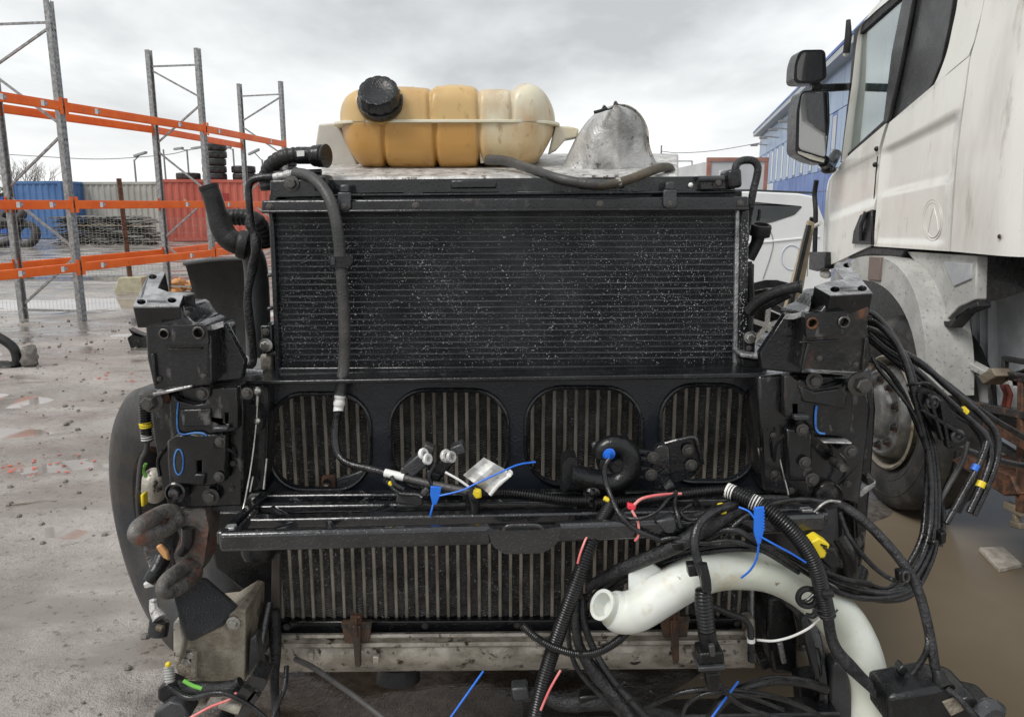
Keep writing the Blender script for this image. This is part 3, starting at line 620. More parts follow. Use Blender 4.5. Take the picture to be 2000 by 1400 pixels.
for k in range(npan):
    u0, u1 = k * pwid + 0.03, (k + 1) * pwid - 0.03
    for za, zb_, mt in ((0.15, 2.1, 'cladding_white' if k < 5 else 'cladding_blue'), (2.14, z1 - 0.05 if False else 3.0, 'cladding_white' if k < 4 else 'cladding_blue'), (3.04, 5.3, None), (5.34, zb - 0.35, 'cladding_light')):
        if mt is None:
            MB().obox(BP((u0 + u1) / 2 - (u1 - u0)*0.36, 4.17, 0.03), wd * (u1 - u0) * 0.14, out * 0.03, Vector((0, 0, 1.13))).build('cladding_panel', K['cladding_light'], bl); MB().obox(BP((u0 + u1) / 2 + (u1 - u0)*0.36, 4.17, 0.03), wd * (u1 - u0) * 0.14, out * 0.03, Vector((0, 0, 1.13))).build('cladding_panel', K['cladding_light'], bl)
            w_ = MB().obox(BP((u0 + u1) / 2, 4.17, 0.02), wd * (u1 - u0) * 0.21, out * 0.03, Vector((0, 0, 1.12))).build('window', K['cladding_blue'], bl); MB().obox(BP((u0 + u1) / 2, 4.17, 0.052), wd * (u1 - u0) * 0.15, out * 0.01, Vector((0, 0, 1.0))).build('pane', K['window_glass'], w_)
        else: MB().obox(BP((u0 + u1) / 2, (za + zb_) / 2, 0.03), wd * (u1 - u0) / 2, out * 0.03, Vector((0, 0, (zb_ - za) / 2))).build('cladding_panel', K[mt], bl)
MB().bar(BP(-0.5, zb - 0.05, 0.25), BP(Lb, zb - 0.05, 0.25), 0.7, 0.25).build('eaves', K['roof_trim'], bl); MB().bar(BP(-0.5, zb + 0.15, 0.5), BP(Lb, zb + 0.15, 0.5), 0.25, 0.12).build('gutter', K['cladding_blue'], bl)
for u in (6, 13, 19, 24):
    q = MB().bar(BP(u, 5.9, 0.05), BP(u, 6.0, 0.9), 0.08, 0.08).build('lamp_bracket', K['pole_grey'], bl); MB().obox(BP(u, 5.9, 1.0), wd*0.2, out*0.25, Vector((0, 0, 0.06))).build('wall_lamp', K['pole_grey'], q)
# box trailer and a white gate frame beyond the radiator
p = onZ(1378, 440, 0); ty_ = 30.0
T = thing('box_trailer', (onY(1432, 400, ty_).x, ty_, 0), 'grey box trailer with red-brown frame behind the white car', 'trailer')
x0, x1, ztp = onY(1378, 400, ty_).x, onY(1495, 400, ty_).x, onY(1400, 309, ty_).z
MB().box((x0 + 0.12, ty_, 1.2), (x1 - 0.12, ty_ + 7, ztp - 0.1)).build('box_body', K['trailer_side'], T)
for x in (x0 + 0.06, x1 - 0.06): MB().box((x - 0.07, ty_ - 0.04, 1.1), (x + 0.07, ty_ + 0.1, ztp)).build('corner_post', K['trailer_frame'], T)
MB().box((x0 - 0.02, ty_ - 0.05, ztp - 0.12), (x1 + 0.02, ty_ + 0.11, ztp + 0.02)).build('top_rail', K['trailer_frame'], T); MB().box((x0, ty_ - 0.05, 1.05), (x1, ty_ + 7, 1.19)).build('floor_frame', K['trailer_frame'], T)
MB().box((x0 + 0.45, ty_ - 0.03, 1.9), (x0 + 1.0, ty_ - 0.004, ztp - 0.45)).build('notice_panel', K['white_tag'], T)
for x in (x0 + 0.3, x1 - 0.3):
    o = link('wheel', ty, T); o.location = (x, ty_ + 1.2, 0.5); o.rotation_euler = (0, R(90), 0)
    MB().box((x - 0.06, ty_ + 1.1, 0.45), (x + 0.06, ty_ + 1.3, 1.06)).build('axle_bracket', K['trailer_frame'], T)
gf = thing('gate_frame', (onY(1328, 400, 38).x, 38, 0), 'pale tubular gate frame between tank neck and trailer', 'gate'); a, b_ = onY(1303, 315, 38), onY(1352, 315, 38)
mb = MB()
for q in (a, b_): mb.bar((q.x, 38, 0), q, 0.07, 0.07)
mb.bar(a, b_, 0.07, 0.07); mb.build('frame', K['trailer_side'], gf); MB().bar(onY(1304, 318, 38.05), onY(1350, 372, 38.05), 0.06, 0.06).build('brace', K['trailer_side'], gf)
# ------------------------------------------------------------------ white truck cab at the right
XC = 1.98
def cxp(px, py, x=XC): return onX(px, py, x)
def mirr(p, x): return Vector((x, p[1], p[2]))
wc = thing('truck_cab', (2.9, 3.95, 0), 'dirty white truck cab with big side mirrors and grey wheel arch', 'truck')
def cplate(pts, x, th, nm, mt, holes=(), bev=0.006, par=None):
    return MB().prism([onX(a, b, x) for a, b in pts], (th, 0, 0), [[onX(a, b, x) for a, b in h] for h in holes]).build(nm, mt, par or wc, bev=bev)
def loft(A_, B_, n, m_, disp, x=XC):
    ca = crv([tuple(onX(a, b, x)) for a, b in A_], 10); cb = crv([tuple(onX(a, b, x)) for a, b in B_], 10); rows = []
    for i in range(n + 1):
        t = i / n; ia = t * (len(ca) - 1); ib = t * (len(cb) - 1)
        pa = Vector(ca[int(ia)]).lerp(Vector(ca[min(int(ia) + 1, len(ca) - 1)]), ia % 1); pb = Vector(cb[int(ib)]).lerp(Vector(cb[min(int(ib) + 1, len(cb) - 1)]), ib % 1)
        row = []
        for j in range(m_ + 1):
            p = pa.lerp(pb, j / m_); row.append(p + Vector((disp(p, t, j / m_), 0, 0)))
        rows.append(row)
    return rows
def sst(a, b, x):
    t = max(0, min(1, (x - a) / (b - a))); return t * t * (3 - 2 * t)
def bulge(p): return 0.035 * (p.z - 1.75) ** 2
# door skin below the window: front edge / split line, from the sill down
def dd(p, t, u):
    r = 0.012 * (sst(0.30, 0.36, t) - sst(0.60, 0.68, t)) * sst(0.03, 0.25, u); return bulge(p) + r + 0.35 * max(0, 0.28 - u) ** 2
doorA = [(1641, 318), (1622, 336), (1609, 355), (1603, 400), (1600, 440), (1597, 490), (1596, 528)]
doorB = [(1730, 241), (1722, 268), (1715, 300), (1711, 350), (1707, 400), (1703, 440), (1699, 480)]
door = MB().grid(loft(doorA, doorB, 60, 24, dd), (0.04, 0, 0)).build('door', K['white_cab'], wc, ang=50)
def ds(p, t, u):
    r = 0.020 * (sst(0.24, 0.30, t - 0.05*(1-u)) - sst(0.56, 0.62, t)) * sst(0.02, 0.06, u) * (1 - sst(0.93, 0.98, u)) + 0.010 * sst(0.56, 0.60, t) * sst(0.02, 0.05, u) * (1 - sst(0.90, 0.96, u)) * (1 - sst(0.93, 0.98, t))
    return bulge(p) + r
slA = [(1736, 240), (1728, 268), (1721, 300), (1716, 350), (1712, 400), (1708, 440), (1705, 481)]
slB = [(1890, 110), (1882, 180), (1874, 240), (1867, 310), (1861, 370), (1856, 430), (1852, 491)]
MB().grid(loft(slA, slB, 60, 24, ds), (0.04, 0, 0)).build('sleeper_panel', K['white_cab'], wc, ang=50)
p2A = [(1910, 0 - 60), (1900, 60), (1890, 110)]
MB().grid(loft([(1925, -60), (1905, 60), (1893, 110), (1885, 180), (1870, 310), (1855, 491)], [(2015, -60), (2003, 60), (1998, 110), (1993, 200), (1984, 330), (1975, 502)], 40, 10, lambda p, t, u: bulge(p) + 0.03 * sst(0.85, 1, u)), (0.04, 0, 0)).build('rear_side_panel', K['white_cab'], wc, ang=50)
MB().grid(loft([(1862, -60), (1862, 0), (1855, 50), (1840, 120), (1806, 190), (1738, 238)], [(1921, -60), (1911, 20), (1902, 60), (1898, 80), (1893, 95), (1888, 109)], 40, 14, lambda p, t, u: bulge(p)), (0.04, 0, 0)).build('quarter_panel', K['white_cab'], wc, ang=50)
# window zone
glm = bpy.data.materials.new('door_glass'); glm.use_nodes = True; t = glm.node_tree; t.nodes.clear()
go = t.nodes.new('ShaderNodeOutputMaterial'); gt = t.nodes.new('ShaderNodeBsdfTransparent'); gt.inputs[0].default_value = (0.74, 0.80, 0.80, 1); gg = t.nodes.new('ShaderNodeBsdfGlossy'); gg.inputs['Roughness'].default_value = 0.02; gg.inputs['Color'].default_value = (0.86, 0.9, 0.9, 1)
gx_ = t.nodes.new('ShaderNodeMixShader'); gx_.inputs[0].default_value = 0.42; t.links.new(gt.outputs[0], gx_.inputs[1]); t.links.new(gg.outputs[0], gx_.inputs[2]); t.links.new(gx_.outputs[0], go.inputs[0]); K['door_glass'] = glm
XW = XC + 0.03
cplate([(1648, 310), (1665, 168), (1674, 66), (1760, -14), (1790, -60), (1768, 0), (1726, 239)], XW + 0.02, 0.006, 'door_window', glm, bev=0)
fr_ = [(1641, 318), (1659, 168), (1668, 60), (1760, -26), (1800, -60), (1772, 0), (1730, 241)]
inn = [(1650, 305), (1667, 168), (1677, 70), (1762, -6), (1763, 0), (1745, 105), (1725, 236)]
cplate(fr_, XW + 0.005, 0.03, 'window_frame', K['rubber'], holes=[inn], par=door, bev=0.003)
cplate([(1741, 105), (1763, -4), (1790, -60), (1802, -60), (1790, 0), (1736, 240), (1725, 238)], XW - 0.012, 0.03, 'window_pillar', K['dark_panel'], bev=0.003)
cplate([(1791, 0), (1802, -60), (1866, -60), (1861, 0), (1853, 50), (1838, 120), (1820, 165), (1802, 188), (1768, 216), (1739, 236)], XW - 0.005, 0.03, 'quarter_window', K['dark_panel'], bev=0.003)
MB().tube([onX(1790, -20, XC + 0.012), onX(1762, 130, XC + 0.012), onX(1737, 238, XC + 0.012)], 0.012, 8).build('window_seal', K['rubber'], wc)
c = crv([tuple(onX(a, b, XC + 0.02)) for a, b in [(1734, 240), (1725, 268), (1718, 300), (1713, 350), (1709, 400), (1705, 440), (1702, 482)]], 6); MB().tube([x[:3] for x in c], 0.011, 6).build('door_seal', K['rubber'], wc)
for a, b in ((1712, 291), (1709, 322)): MB().ball(onX(a, b, XC - 0.004), 0.014, 8, 6).build('hinge', K['rubber'], door)
# roof side above door window, antenna and side lamp at the front pillar
MB().grid(loft([(1641, 318), (1656, 168), (1663, 80), (1666, 20), (1676, -10), (1690, -60)], [(1643, 316), (1660, 168), (1669, 62), (1690, 32), (1735, -8), (1795, -62)], 30, 6, lambda p, t, u: bulge(p) + 0.15 * (1 - u) ** 2), (0.04, 0, 0)).build('front_pillar', K['white_cab'], wc, ang=60)
MB().tube([onX(1657, 40, XC + 0.05), onX(1657, 70, XC + 0.05), onX(1653, 104, XC + 0.05)], [0.014, 0.022, 0.022], 8).build('marker_lamp', K['rubber'], wc)
MB().ball(onX(1652, 106, XC + 0.05), 0.018, 8, 6).build('lamp_lens', K['white_tag'], wc)
# shell behind the skins
Yr, Yf = onX(1978, 400, XC).y, onX(1604, 400, XC).y; zlo, zhi = onX(1975, 502, XC).z, 3.25; XF = 4.35
MB().box((XC + 0.06, Yr, zlo), (XF, Yr + 0.05, zhi)).build('back_wall', K['white_cab'], wc, bev=0.02)
MB().box((XC + 0.05, Yr + 0.051, zlo + 0.01), (XF - 0.05, Yf - 0.12, zlo + 0.10)).build('floor', K['black_plastic'], wc)
lin = mat('cab_lining', (0.36, 0.37, 0.37), (0.44, 0.45, 0.45), 3, (0.7, 0.9))
MB().box((XC + 0.2, Yr + 0.051, zhi - 0.03), (XF, Yf - 0.35, zhi + 0.05)).build('roof', K['white_cab'], wc, bev=0.02)
MB().prism([(XF, Yr, zlo), (XF, Yf - 0.1, zlo), (XF, Yf - 0.35, zhi), (XF, Yr, zhi)], (0.04, 0, 0), [[(XF, Yf - 0.95, 1.85), (XF, Yf - 0.3, 1.85), (XF, Yf - 0.5, 2.6), (XF, Yf - 0.95, 2.6)]]).build('far_side', lin, wc)
MB().prism([(XC + 0.1, Yf - 0.06, zlo), (XF, Yf - 0.06, zlo), (XF, Yf - 0.10, 1.7), (XC + 0.1, Yf - 0.10, 1.7)], (0, 0.04, 0)).build('front_panel', K['white_cab'], wc)
MB().prism([(XC + 0.15, Yf - 0.1, 1.71), (XF, Yf - 0.1, 1.71), (XF, Yf - 0.35, zhi), (XC + 0.15, Yf - 0.35, zhi)], (0, 0.01, 0)).build('windscreen', glm, wc)
st = MB(); y_ = onX(1735, 170, XC + 0.3).y - 0.05
st.box((2.3, y_ - 0.25, 1.5), (2.85, y_ + 0.3, 1.75)); seat = st.build('seat', K['seat_blue'], wc, bev=0.05)
MB().prism([(2.3, y_ - 0.30, 1.72), (2.3, y_ - 0.06, 1.72), (2.3, y_ - 0.14, 2.22), (2.3, y_ - 0.30, 2.22)], (0.5, 0, 0)).build('backrest', K['seat_blue'], wc, bev=0.05)
MB().prism([(2.42, y_ - 0.30, 2.25), (2.42, y_ - 0.12, 2.25), (2.42, y_ - 0.15, 2.50), (2.42, y_ - 0.28, 2.52)], (0.28, 0, 0)).build('headrest', K['seat_blue'], wc, bev=0.04)
# handle
cplate([(1702, 409), (1702, 478), (1663, 476), (1666, 452), (1679, 420)], XC - 0.012, 0.03, 'handle_recess', K['black_plastic'], par=door)
MB().tube([onX(1691, 414, XC - 0.02), onX(1681, 440, XC - 0.03), onX(1680, 470, XC - 0.02)], 0.012, 8).build('door_handle', K['grey_black_plastic'], door)
# faint emblem left by a removed sticker, rust spot
mat('emblem_ghost', (0.56, 0.53, 0.48), (0.64, 0.61, 0.57), 20, (0.3, 0.4))
for rx, ry in ((19, 40), (16, 34)):
    c = circ(1822, 430, rx, ry, 28); MB().tube([onX(a, b, XC + 0.0155 if False else XC + 0.012) for a, b in c], 0.0028, 5, closed=True).build('emblem_ring', K['emblem_ghost'], wc)
MB().tube([onX(a, b, XC + 0.011) for a, b in ((1813, 452), (1818, 425), (1824, 405), (1830, 428), (1833, 452))], 0.003, 5).build('emblem_mark', K['emblem_ghost'], wc)
MB().lathe(onX(1952, 462, XC - 0.002), (-1, 0, 0), [(0, 0.010), (0.004, 0.008), (0.006, 0.002)], 10).build('rust_spot', K['rust'], wc)
# wheel arch
fo = [(1652, 522), (1668, 506), (1700, 500), (1738, 509), (1768, 537), (1790, 582), (1803, 640), (1809, 700), (1809, 772)]
fi = [(1796, 774), (1793, 712), (1781, 650), (1760, 600), (1730, 564), (1698, 549), (1655, 547)]
cf = [x for x in crv(fo, 4)]; ci = [x for x in crv(fi, 4)]
MB().prism([onX(a, b, 1.90) for a, b in cf + ci], (0.22, 0, 0)).build('wheel_arch', K['fender_grey'], wc, bev=0.03, seg=3)
cplate([(1697, 501), (1720, 502), (1717, 549), (1694, 547)], 1.888, 0.02, 'arch_strap', mat('strap_brown', (0.20, 0.15, 0.13), None, 10, (0.4, 0.6)), bev=0.004)
cplate([(1655, 506), (1668, 488), (1700, 482), (1768, 488), (1760, 502), (1700, 497), (1670, 503)], 2.0, 0.3, 'arch_gap_seal', K['black_plastic'])
cplate([(1770, 491), (1908, 500), (1906, 585), (1872, 600), (1852, 622), (1838, 618), (1828, 575), (1800, 528)], 2.02, 0.05, 'arch_extension', K['fender_grey'])
cplate([(1842, 512), (1898, 515), (1896, 545), (1862, 560)], 2.012, 0.012, 'arch_extension_pocket', K['liner_grey'], bev=0.004)
cplate([(1908, 588), (1850, 628), (1822, 624), (1824, 634), (1856, 640), (1880, 612), (1910, 600)], 2.0, 0.06, 'rubber_lip', K['rubber'])
# ribbed liner behind the arch
rows = []
for i in range(41):
    v = i / 40; row = []
    for j in range(73):
        u = j / 72; p = onX(1836 + u * 190, 622 + v * 150 - u * 60, 2.32); rb = 0.030 * max(0, math.sin((u - 0.28) * 2 * math.pi / 0.085)) if 0.28 < u < 0.62 else 0
        row.append(p + Vector((-rb + 0.20 * (v - 0.5) ** 2 * 0, 0, 0)))
    rows.append(row)
MB().grid(rows, (0.03, 0, 0)).build('ribbed_liner', K['liner_grey'], wc, ang=60)
# front wheel
wy = onX(1735, 808, 2.0).y; wz = 0.515
wm_ = tyre_mesh(0.515, 0.32, K['tyre'], 48, 0.57); o = link('tyre', wm_, wc); o.location = (2.14, wy, wz); o.rotation_euler = (0, R(90), 0)
for g_ in (0.44, 0.40, 0.36): MB().tube([(1.985, wy + g_*math.cos(a), wz + g_*math.sin(a)) for a in np.linspace(0, 2*math.pi, 40, endpoint=False)], 0.004, 5, closed=True).build('sidewall_rib', K['tyre'], o)
rim_ = MB().lathe((1.985, wy, wz), (1, 0, 0), [(-0.004, 0.305), (-0.012, 0.295), (0.0, 0.28), (0.05, 0.272), (0.10, 0.262)], 48, close=False).build('rim', K['rim_dirty'], wc)
MB().lathe((1.965, wy, wz), (1, 0, 0), [(0.10, 0.262), (0.02, 0.238), (-0.012, 0.228), (-0.016, 0.215), (-0.010, 0.205), (-0.010, 0.145), (-0.022, 0.132), (-0.03, 0.12), (-0.034, 0.06), (-0.034, 0.002)], 48, close=False).build('hub_cover', K['rim'], rim_)
ln = MB().lathe((0, 0, 0), (-1, 0, 0), [(0.0, 0.026), (0.004, 0.025), (0.004, 0.0175), (0.001, 0.016), (0.024, 0.015), (0.027, 0.011)], 12).mesh('wheel_nut', K['cast_rusty'])
for k in range(10):
    a = 2*math.pi*k/10 + 0.2; o = link('wheel_nut', ln, rim_); o.location = (1.953, wy + 0.175*math.cos(a), wz + 0.175*math.sin(a))
# chassis, step frame and rusty brackets below the cab
MB().box((2.65, -2.5, 0.72), (2.73, 4.9, 1.0)).build('chassis_rail', K['cast_rusty'], wc); MB().box((3.45, -2.5, 0.72), (3.53, 4.9, 1.0)).build('chassis_rail', K['cast_rusty'], wc)
MB().box((2.3, wy - 0.06, 0.44), (3.95, wy + 0.06, 0.58)).build('axle', K['cast_rusty'], wc)
o = link('tyre', wm_, wc); o.location = (4.0, wy, wz); o.rotation_euler = (0, R(90), 0)
MB().box((2.35, Yr - 1.6, 0.62), (3.9, wy + 0.5, 0.70)).build('belly_pan', K['cast_rusty'], wc)
cplate([(1832, 690), (1850, 684), (1955, 742), (1958, 756), (1850, 700), (1836, 704)], 2.1, 0.05, 'grey_step_edge', K['fender_grey'])
cplate([(1838, 700), (1950, 755), (1960, 800), (1850, 790), (1836, 760)], 2.18, 0.03, 'step_side', K['liner_grey'])
cplate([(1836, 686), (1848, 690), (1846, 735), (1840, 735)], 2.08, 0.06, 'worn_edge', K['old_wood'])
cplate([(1846, 735), (1873, 738), (1872, 762), (1845, 758)], 2.06, 0.06, 'rust_block', K['rust'])
cplate([(1873, 740), (2010, 760), (2010, 800), (1890, 790), (1872, 765)], 2.2, 0.05, 'frame_plate', K['liner_grey'])
cplate([(1908, 734), (1936, 718), (1946, 734), (1920, 752)], 1.98, 0.08, 'bracket_block', K['old_wood'])
for a, b, w_, mt in (((1936, 735), (1942, 828), 0.026, 'cast_rusty'), ((1999, 735), (1995, 1000), 0.032, 'rust'), ((1936, 728), (2010, 740), 0.035, 'cast_rusty'), ((1960, 700), (2012, 708), 0.022, 'rubber'), ((1963, 705), (1961, 745), 0.022, 'rubber'), ((1930, 822), (2010, 868), 0.045, 'rust'),
                     ((1905, 840), (2010, 905), 0.03, 'air_line'), ((1900, 790), (2010, 812), 0.035, 'cast_rusty'), ((1966, 985), (1999, 1002), 0.030, 'old_wood'), ((1977, 1022), (1997, 1028), 0.025, 'old_wood'), ((1984, 985), (1986, 1026), 0.024, 'old_wood')):
    MB().bar(onX(*a, 2.0 + (0.05 if w_ < 0.04 else 0)), onX(*b, 2.0 + (0.05 if w_ < 0.04 else 0)), w_, w_, (1, 0, 0)).build('step_bracket', K[mt], wc, bev=0.004)
cplate([(1856, 898), (1880, 888), (1975, 930), (1988, 965), (1960, 968)], 2.02, 0.30, 'rusty_step_tread', K['rust'])
for px_ in (1957, 1966): MB().tube([onX(px_, 752, 2.1), onX(px_ + 8, 770, 2.1), onX(px_ + 2, 800, 2.1)], 0.010, 6).build('red_hose', mat('dull_red', (0.28, 0.07, 0.05), None, 5, (0.5, 0.6)), wc)
MB().prism([(2.36, wy - 0.72, 0.68), (2.36, wy + 1.25, 0.68), (2.36, wy + 1.25, 1.38), (2.36, wy - 0.72, 1.38)], (0.05, 0, 0)).build('wheel_well', K['black_plastic'], wc)
MB().box((2.45, Yr - 1.8, 0.45), (2.50, wy - 0.70, 1.05)).build('shade_skirt', K['cast_rusty'], wc); MB().box((2.5, Yr - 1.8, 1.08), (3.7, Yr + 0.6, 1.36)).build('under_cab_shade_box', K['cast_rusty'], wc, bev=0.02)  # dark boxes added to darken the space under the cab and its reflection
# mirrors (glass towards the camera)
YM = 4.72
def mplate(pts, y, th, nm, mt, bev=0.006, par=None): return MB().prism(poly(pts, y), (0, th, 0)).build(nm, mt, par or wc, bev=bev, seg=3)
def rpoly(pts, r, n=5):
    out = []
    for i in range(len(pts)):
        p0, p, p2 = np.array(pts[i-1], float), np.array(pts[i], float), np.array(pts[(i+1) % len(pts)], float)
        a = p + (p0 - p) / np.linalg.norm(p0 - p) * r; b = p + (p2 - p) / np.linalg.norm(p2 - p) * r
        for k in range(n + 1): t_ = k / n; out.append(tuple((1-t_)**2*a + 2*t_*(1-t_)*p + t_*t_*b))
    return out
mh = mplate(rpoly([(1562, 98), (1612, 97), (1615, 155), (1590, 164), (1550, 163), (1552, 125)], 11), YM, 0.13, 'upper_mirror', K['black_plastic'], 0.012)
mplate(rpoly([(1566, 103), (1609, 102), (1611, 152), (1588, 159), (1556, 158), (1557, 127)], 9), YM - 0.004, 0.006, 'mirror_glass', mat('mirror_dark', (0.16, 0.165, 0.17), None, 3, (0.04, 0.08), metal=1.0), 0.001, mh)
mh = mplate(rpoly([(1565, 178), (1619, 175), (1621, 240), (1612, 323), (1580, 315), (1553, 300), (1556, 215)], 10), YM, 0.15, 'lower_mirror', K['black_plastic'], 0.012)
mplate(rpoly([(1567, 182), (1616, 179), (1618, 240), (1612, 308), (1560, 292), (1562, 215)], 8), YM - 0.004, 0.006, 'mirror_glass', K['mirror_glass'], 0.001, mh)
mplate(rpoly([(1558, 295), (1611, 311), (1609, 318), (1582, 311), (1558, 300)], 2), YM - 0.004, 0.006, 'wide_glass', mat('mirror_wide', (0.62, 0.60, 0.54), None, 3, (0.05, 0.1), metal=1.0), 0.001, mh)
MB().bar(onY(1592, 158, YM + 0.05), onY(1592, 178, YM + 0.05), 0.05, 0.05, (0, 1, 0)).build('mirror_joint', K['black_plastic'], wc, bev=0.008)
MB().bar(onY(1600, 173, YM + 0.06), onX(1658, 170, XC + 0.05), 0.04, 0.045).build('mirror_arm', K['black_plastic'], wc, bev=0.006)
MB().tube([onY(1608, 315, YM + 0.05), onX(1618, 325, XC - 0.05), onX(1634, 300, XC + 0.03)], [0.035, 0.04, 0.03], 10).build('mirror_arm', K['black_plastic'], wc)
MB().ball(onX(1618, 332, XC - 0.06), 0.045, 10, 8, (1, 1.2, 0.55)).build('mirror_foot', K['black_plastic'], wc)
# rubber strips and little box at the front corner
for q in ([(1595, 352), (1591, 380), (1593, 415), (1592, 470), (1590, 520)], [(1586, 425), (1578, 470), (1570, 500)]):
    c = crv([tuple(onX(a, b, XC - 0.01)) for a, b in q], 6); MB().tube([x[:3] for x in c], 0.016, 8).build('rubber_strip', K['rubber'], wc)
c = crv([tuple(onX(a, b, XC - 0.02)) for a, b in [(1602, 436), (1586, 448), (1577, 480), (1574, 540)]], 6); MB().tube([x[:3] for x in c], 0.013, 8).build('corner_trim', K['white_cab'], wc)
cplate([(1580, 492), (1611, 492), (1611, 524), (1594, 530), (1579, 526)], XC - 0.03, 0.06, 'corner_box', K['black_plastic'])
MB().ball(onX(1612, 535, XC + 0.03), 0.06, 10, 6, (0.4, 1.4, 0.5)).build('bumper_corner', K['white_cab'], wc)

# leaning tan frame between car and cab
lf = thing('leaning_frame', (onY(1520, 740, 4.3).x, 4.3, 0), 'tan board with a black strip leaning between car and cab', 'board')
MB().prism(poly([(1580, 430), (1592, 436), (1570, 560), (1540, 680), (1515, 740), (1480, 790), (1520, 650)], 4.3), (0, 0.03, 0)).build('board', K['tan_frame'], lf, bev=0.004)
MB().bar(onY(1580, 440, 4.285), onY(1510, 740, 4.285), 0.02, 0.03, (0, 1, 0)).build('strip', K['rubber'], lf)
MB().bar(onY(1500, 745, 4.315), Vector((onY(1490, 800, 4.315).x, 4.315, 0.0)), 0.09, 0.025, (0, 1, 0)).build('foot', K['tan_frame'], lf)

# ------------------------------------------------------------------ white car behind
YC_ = 8.0
car = thing('parked_car', (onY(1400, 700, YC_).x, YC_ + 0.9, 0), 'white estate car with dark tapered rear window beside the blue building', 'car')
def CY(px, py): return onY(px, py, YC_)
xr = CY(1625, 500).x; xl = xr - 4.5
top = [(xl, 0.55), (xl + 0.05, 0.85), (xl + 0.6, 0.98), (xl + 1.15, 1.05), (xl + 1.9, 1.58), (xl + 2.5, CY(1400, 376).z), (CY(1470, 374).x, CY(1470, 374).z), (CY(1560, 378).x, CY(1560, 378).z), (CY(1592, 384).x, CY(1592, 384).z), (CY(1606, 420).x, CY(1606, 420).z), (xr, CY(1625, 470).z), (xr + 0.02, 0.62), (xr - 0.1, 0.38)]
wxr = CY(1500, 640).x; wxl = wxr - 2.7; wr = 0.36
def arch(cx): return [(cx + 0.42*math.cos(a), 0.36 + 0.42*math.sin(a)) for a in np.linspace(0, math.pi, 12)]
prof = top + arch(wxr) + arch(wxl) + [(xl + 0.1, 0.36)]
prof = [p for p in prof]
prof[len(top) - 1] = (xr - 0.1, 0.36)
MB().prism([(x, YC_, z) for x, z in prof], (0, 1.8, 0)).build('body', K['white_car'], car, bev=0.07, seg=4)
def cwin(pts, y=YC_ - 0.004): return MB().prism(poly(pts, y), (0, 0.012, 0)).build('side_window', K['cab_glass'], car, bev=0.001)
cwin(rpoly([(1330, 393), (1470, 394), (1568, 403), (1552, 420), (1510, 434), (1470, 442), (1330, 448)], 5))
MB().tube([CY(a, b) - Vector((0, 0.001, 0)) for a, b in ((1330, 480), (1480, 474), (1600, 462))], 0.012, 6).build('body_crease', K['white_car'], car)
MB().prism(poly([(1300, 373), (1590, 379), (1590, 375), (1470, 370), (1300, 369)], YC_ + 0.12), (0, 0.05, 0)).build('roof_rail', K['cab_glass'], car)
MB().tube([CY(a, b) - Vector((0, 0.003, 0)) for a, b in circ(1546, 503, 20, 24, 24)], 0.006, 5, closed=True).build('fuel_flap', K['cladding_white'], car)
c = crv([tuple(CY(a, b) - Vector((0, 0.002, 0))) for a, b in [(1500, 440), (1510, 470), (1505, 500), (1490, 545)]], 6); MB().tube([x[:3] for x in c], 0.005, 5).build('door_gap', K['pole_grey'], car)
for cx in (wxr, wxl):
    MB().prism([(cx + 0.48*math.cos(a), YC_ - 0.012, 0.36 + 0.48*math.sin(a)) for a in np.linspace(0, math.pi, 14)] + [(cx + 0.40*math.cos(a), YC_ - 0.012, 0.36 + 0.40*math.sin(a)) for a in np.linspace(math.pi, 0, 14)], (0, 0.03, 0)).build('arch_trim', K['black_plastic'], car)
    for yy in (YC_ + 0.12, YC_ + 1.68):
        o = link('wheel', tyre_mesh(wr, 0.22, K['tyre'], 32, 0.68), car); o.location = (cx, yy, wr); o.rotation_euler = (R(90), 0, 0)
        mb = MB().lathe((cx, yy - 0.06, wr), (0, -1, 0), [(0, 0.03), (0.03, 0.05), (0.035, 0.002)], 14)
        for k in range(5):
            a = k*1.2566 + 0.3; mb.bar((cx, yy - 0.075, wr), (cx + 0.24*math.cos(a), yy - 0.07, wr + 0.24*math.sin(a)), 0.05, 0.03, (0, 1, 0))
        mb.tube([(cx + 0.24*math.cos(a), yy - 0.07, wr + 0.24*math.sin(a)) for a in np.linspace(0, 6.283, 28, endpoint=False)], 0.014, 6, closed=True); mb.build('rim', K['bright_steel'], car)
MB().box((xl + 0.3, YC_ + 0.25, 0.25), (xr - 0.3, YC_ + 1.55, 0.40)).build('underbody', K['rubber'], car)

# debris on the left mud
P = onZ(30, 722, 0)
T = thing('scrap_hose_lump', P, 'muddy lump of scrap with a bent black hose at the left edge', 'scrap'); D = P.y
c = crv([tuple(onY(a, b, D)) for a, b in [(-40, 640), (0, 660), (25, 678), (33, 698), (32, 712)]], 6); MB().tube([x[:3] for x in c], 0.045, 10).build('hose', K['rubber'], T)
def lump(c0, r, sc, nm, mt, par, sd=1):
    mb = MB().ball((0, 0, 0), 1, 14, 10); mb.v = [tuple(Vector(c0) + Vector((v[0]*sc[0], v[1]*sc[1], v[2]*sc[2])) * r * (1 + 0.45 * noise.fractal(Vector(v) * 1.7 + Vector((sd, 0, 0)), 1, 2, 3))) for v in mb.v]; return mb.build(nm, mt, par, ang=70)
lump(onY(57, 697, D), 0.085, (1, 1, 1.25), 'clod', K['stone'], T, 3); lump(onY(14, 715, D), 0.09, (1.4, 1, 0.5), 'bracket', K['rubber'], T, 5); lump(onY(45, 722, D - 0.05), 0.07, (1.9, 1, 0.35), 'flap', K['rubber'], T, 8)
P = onZ(266, 684, 0); T = thing('scrap_plate', P, 'small bent dark metal scrap behind the left bracket', 'scrap'); D = P.y
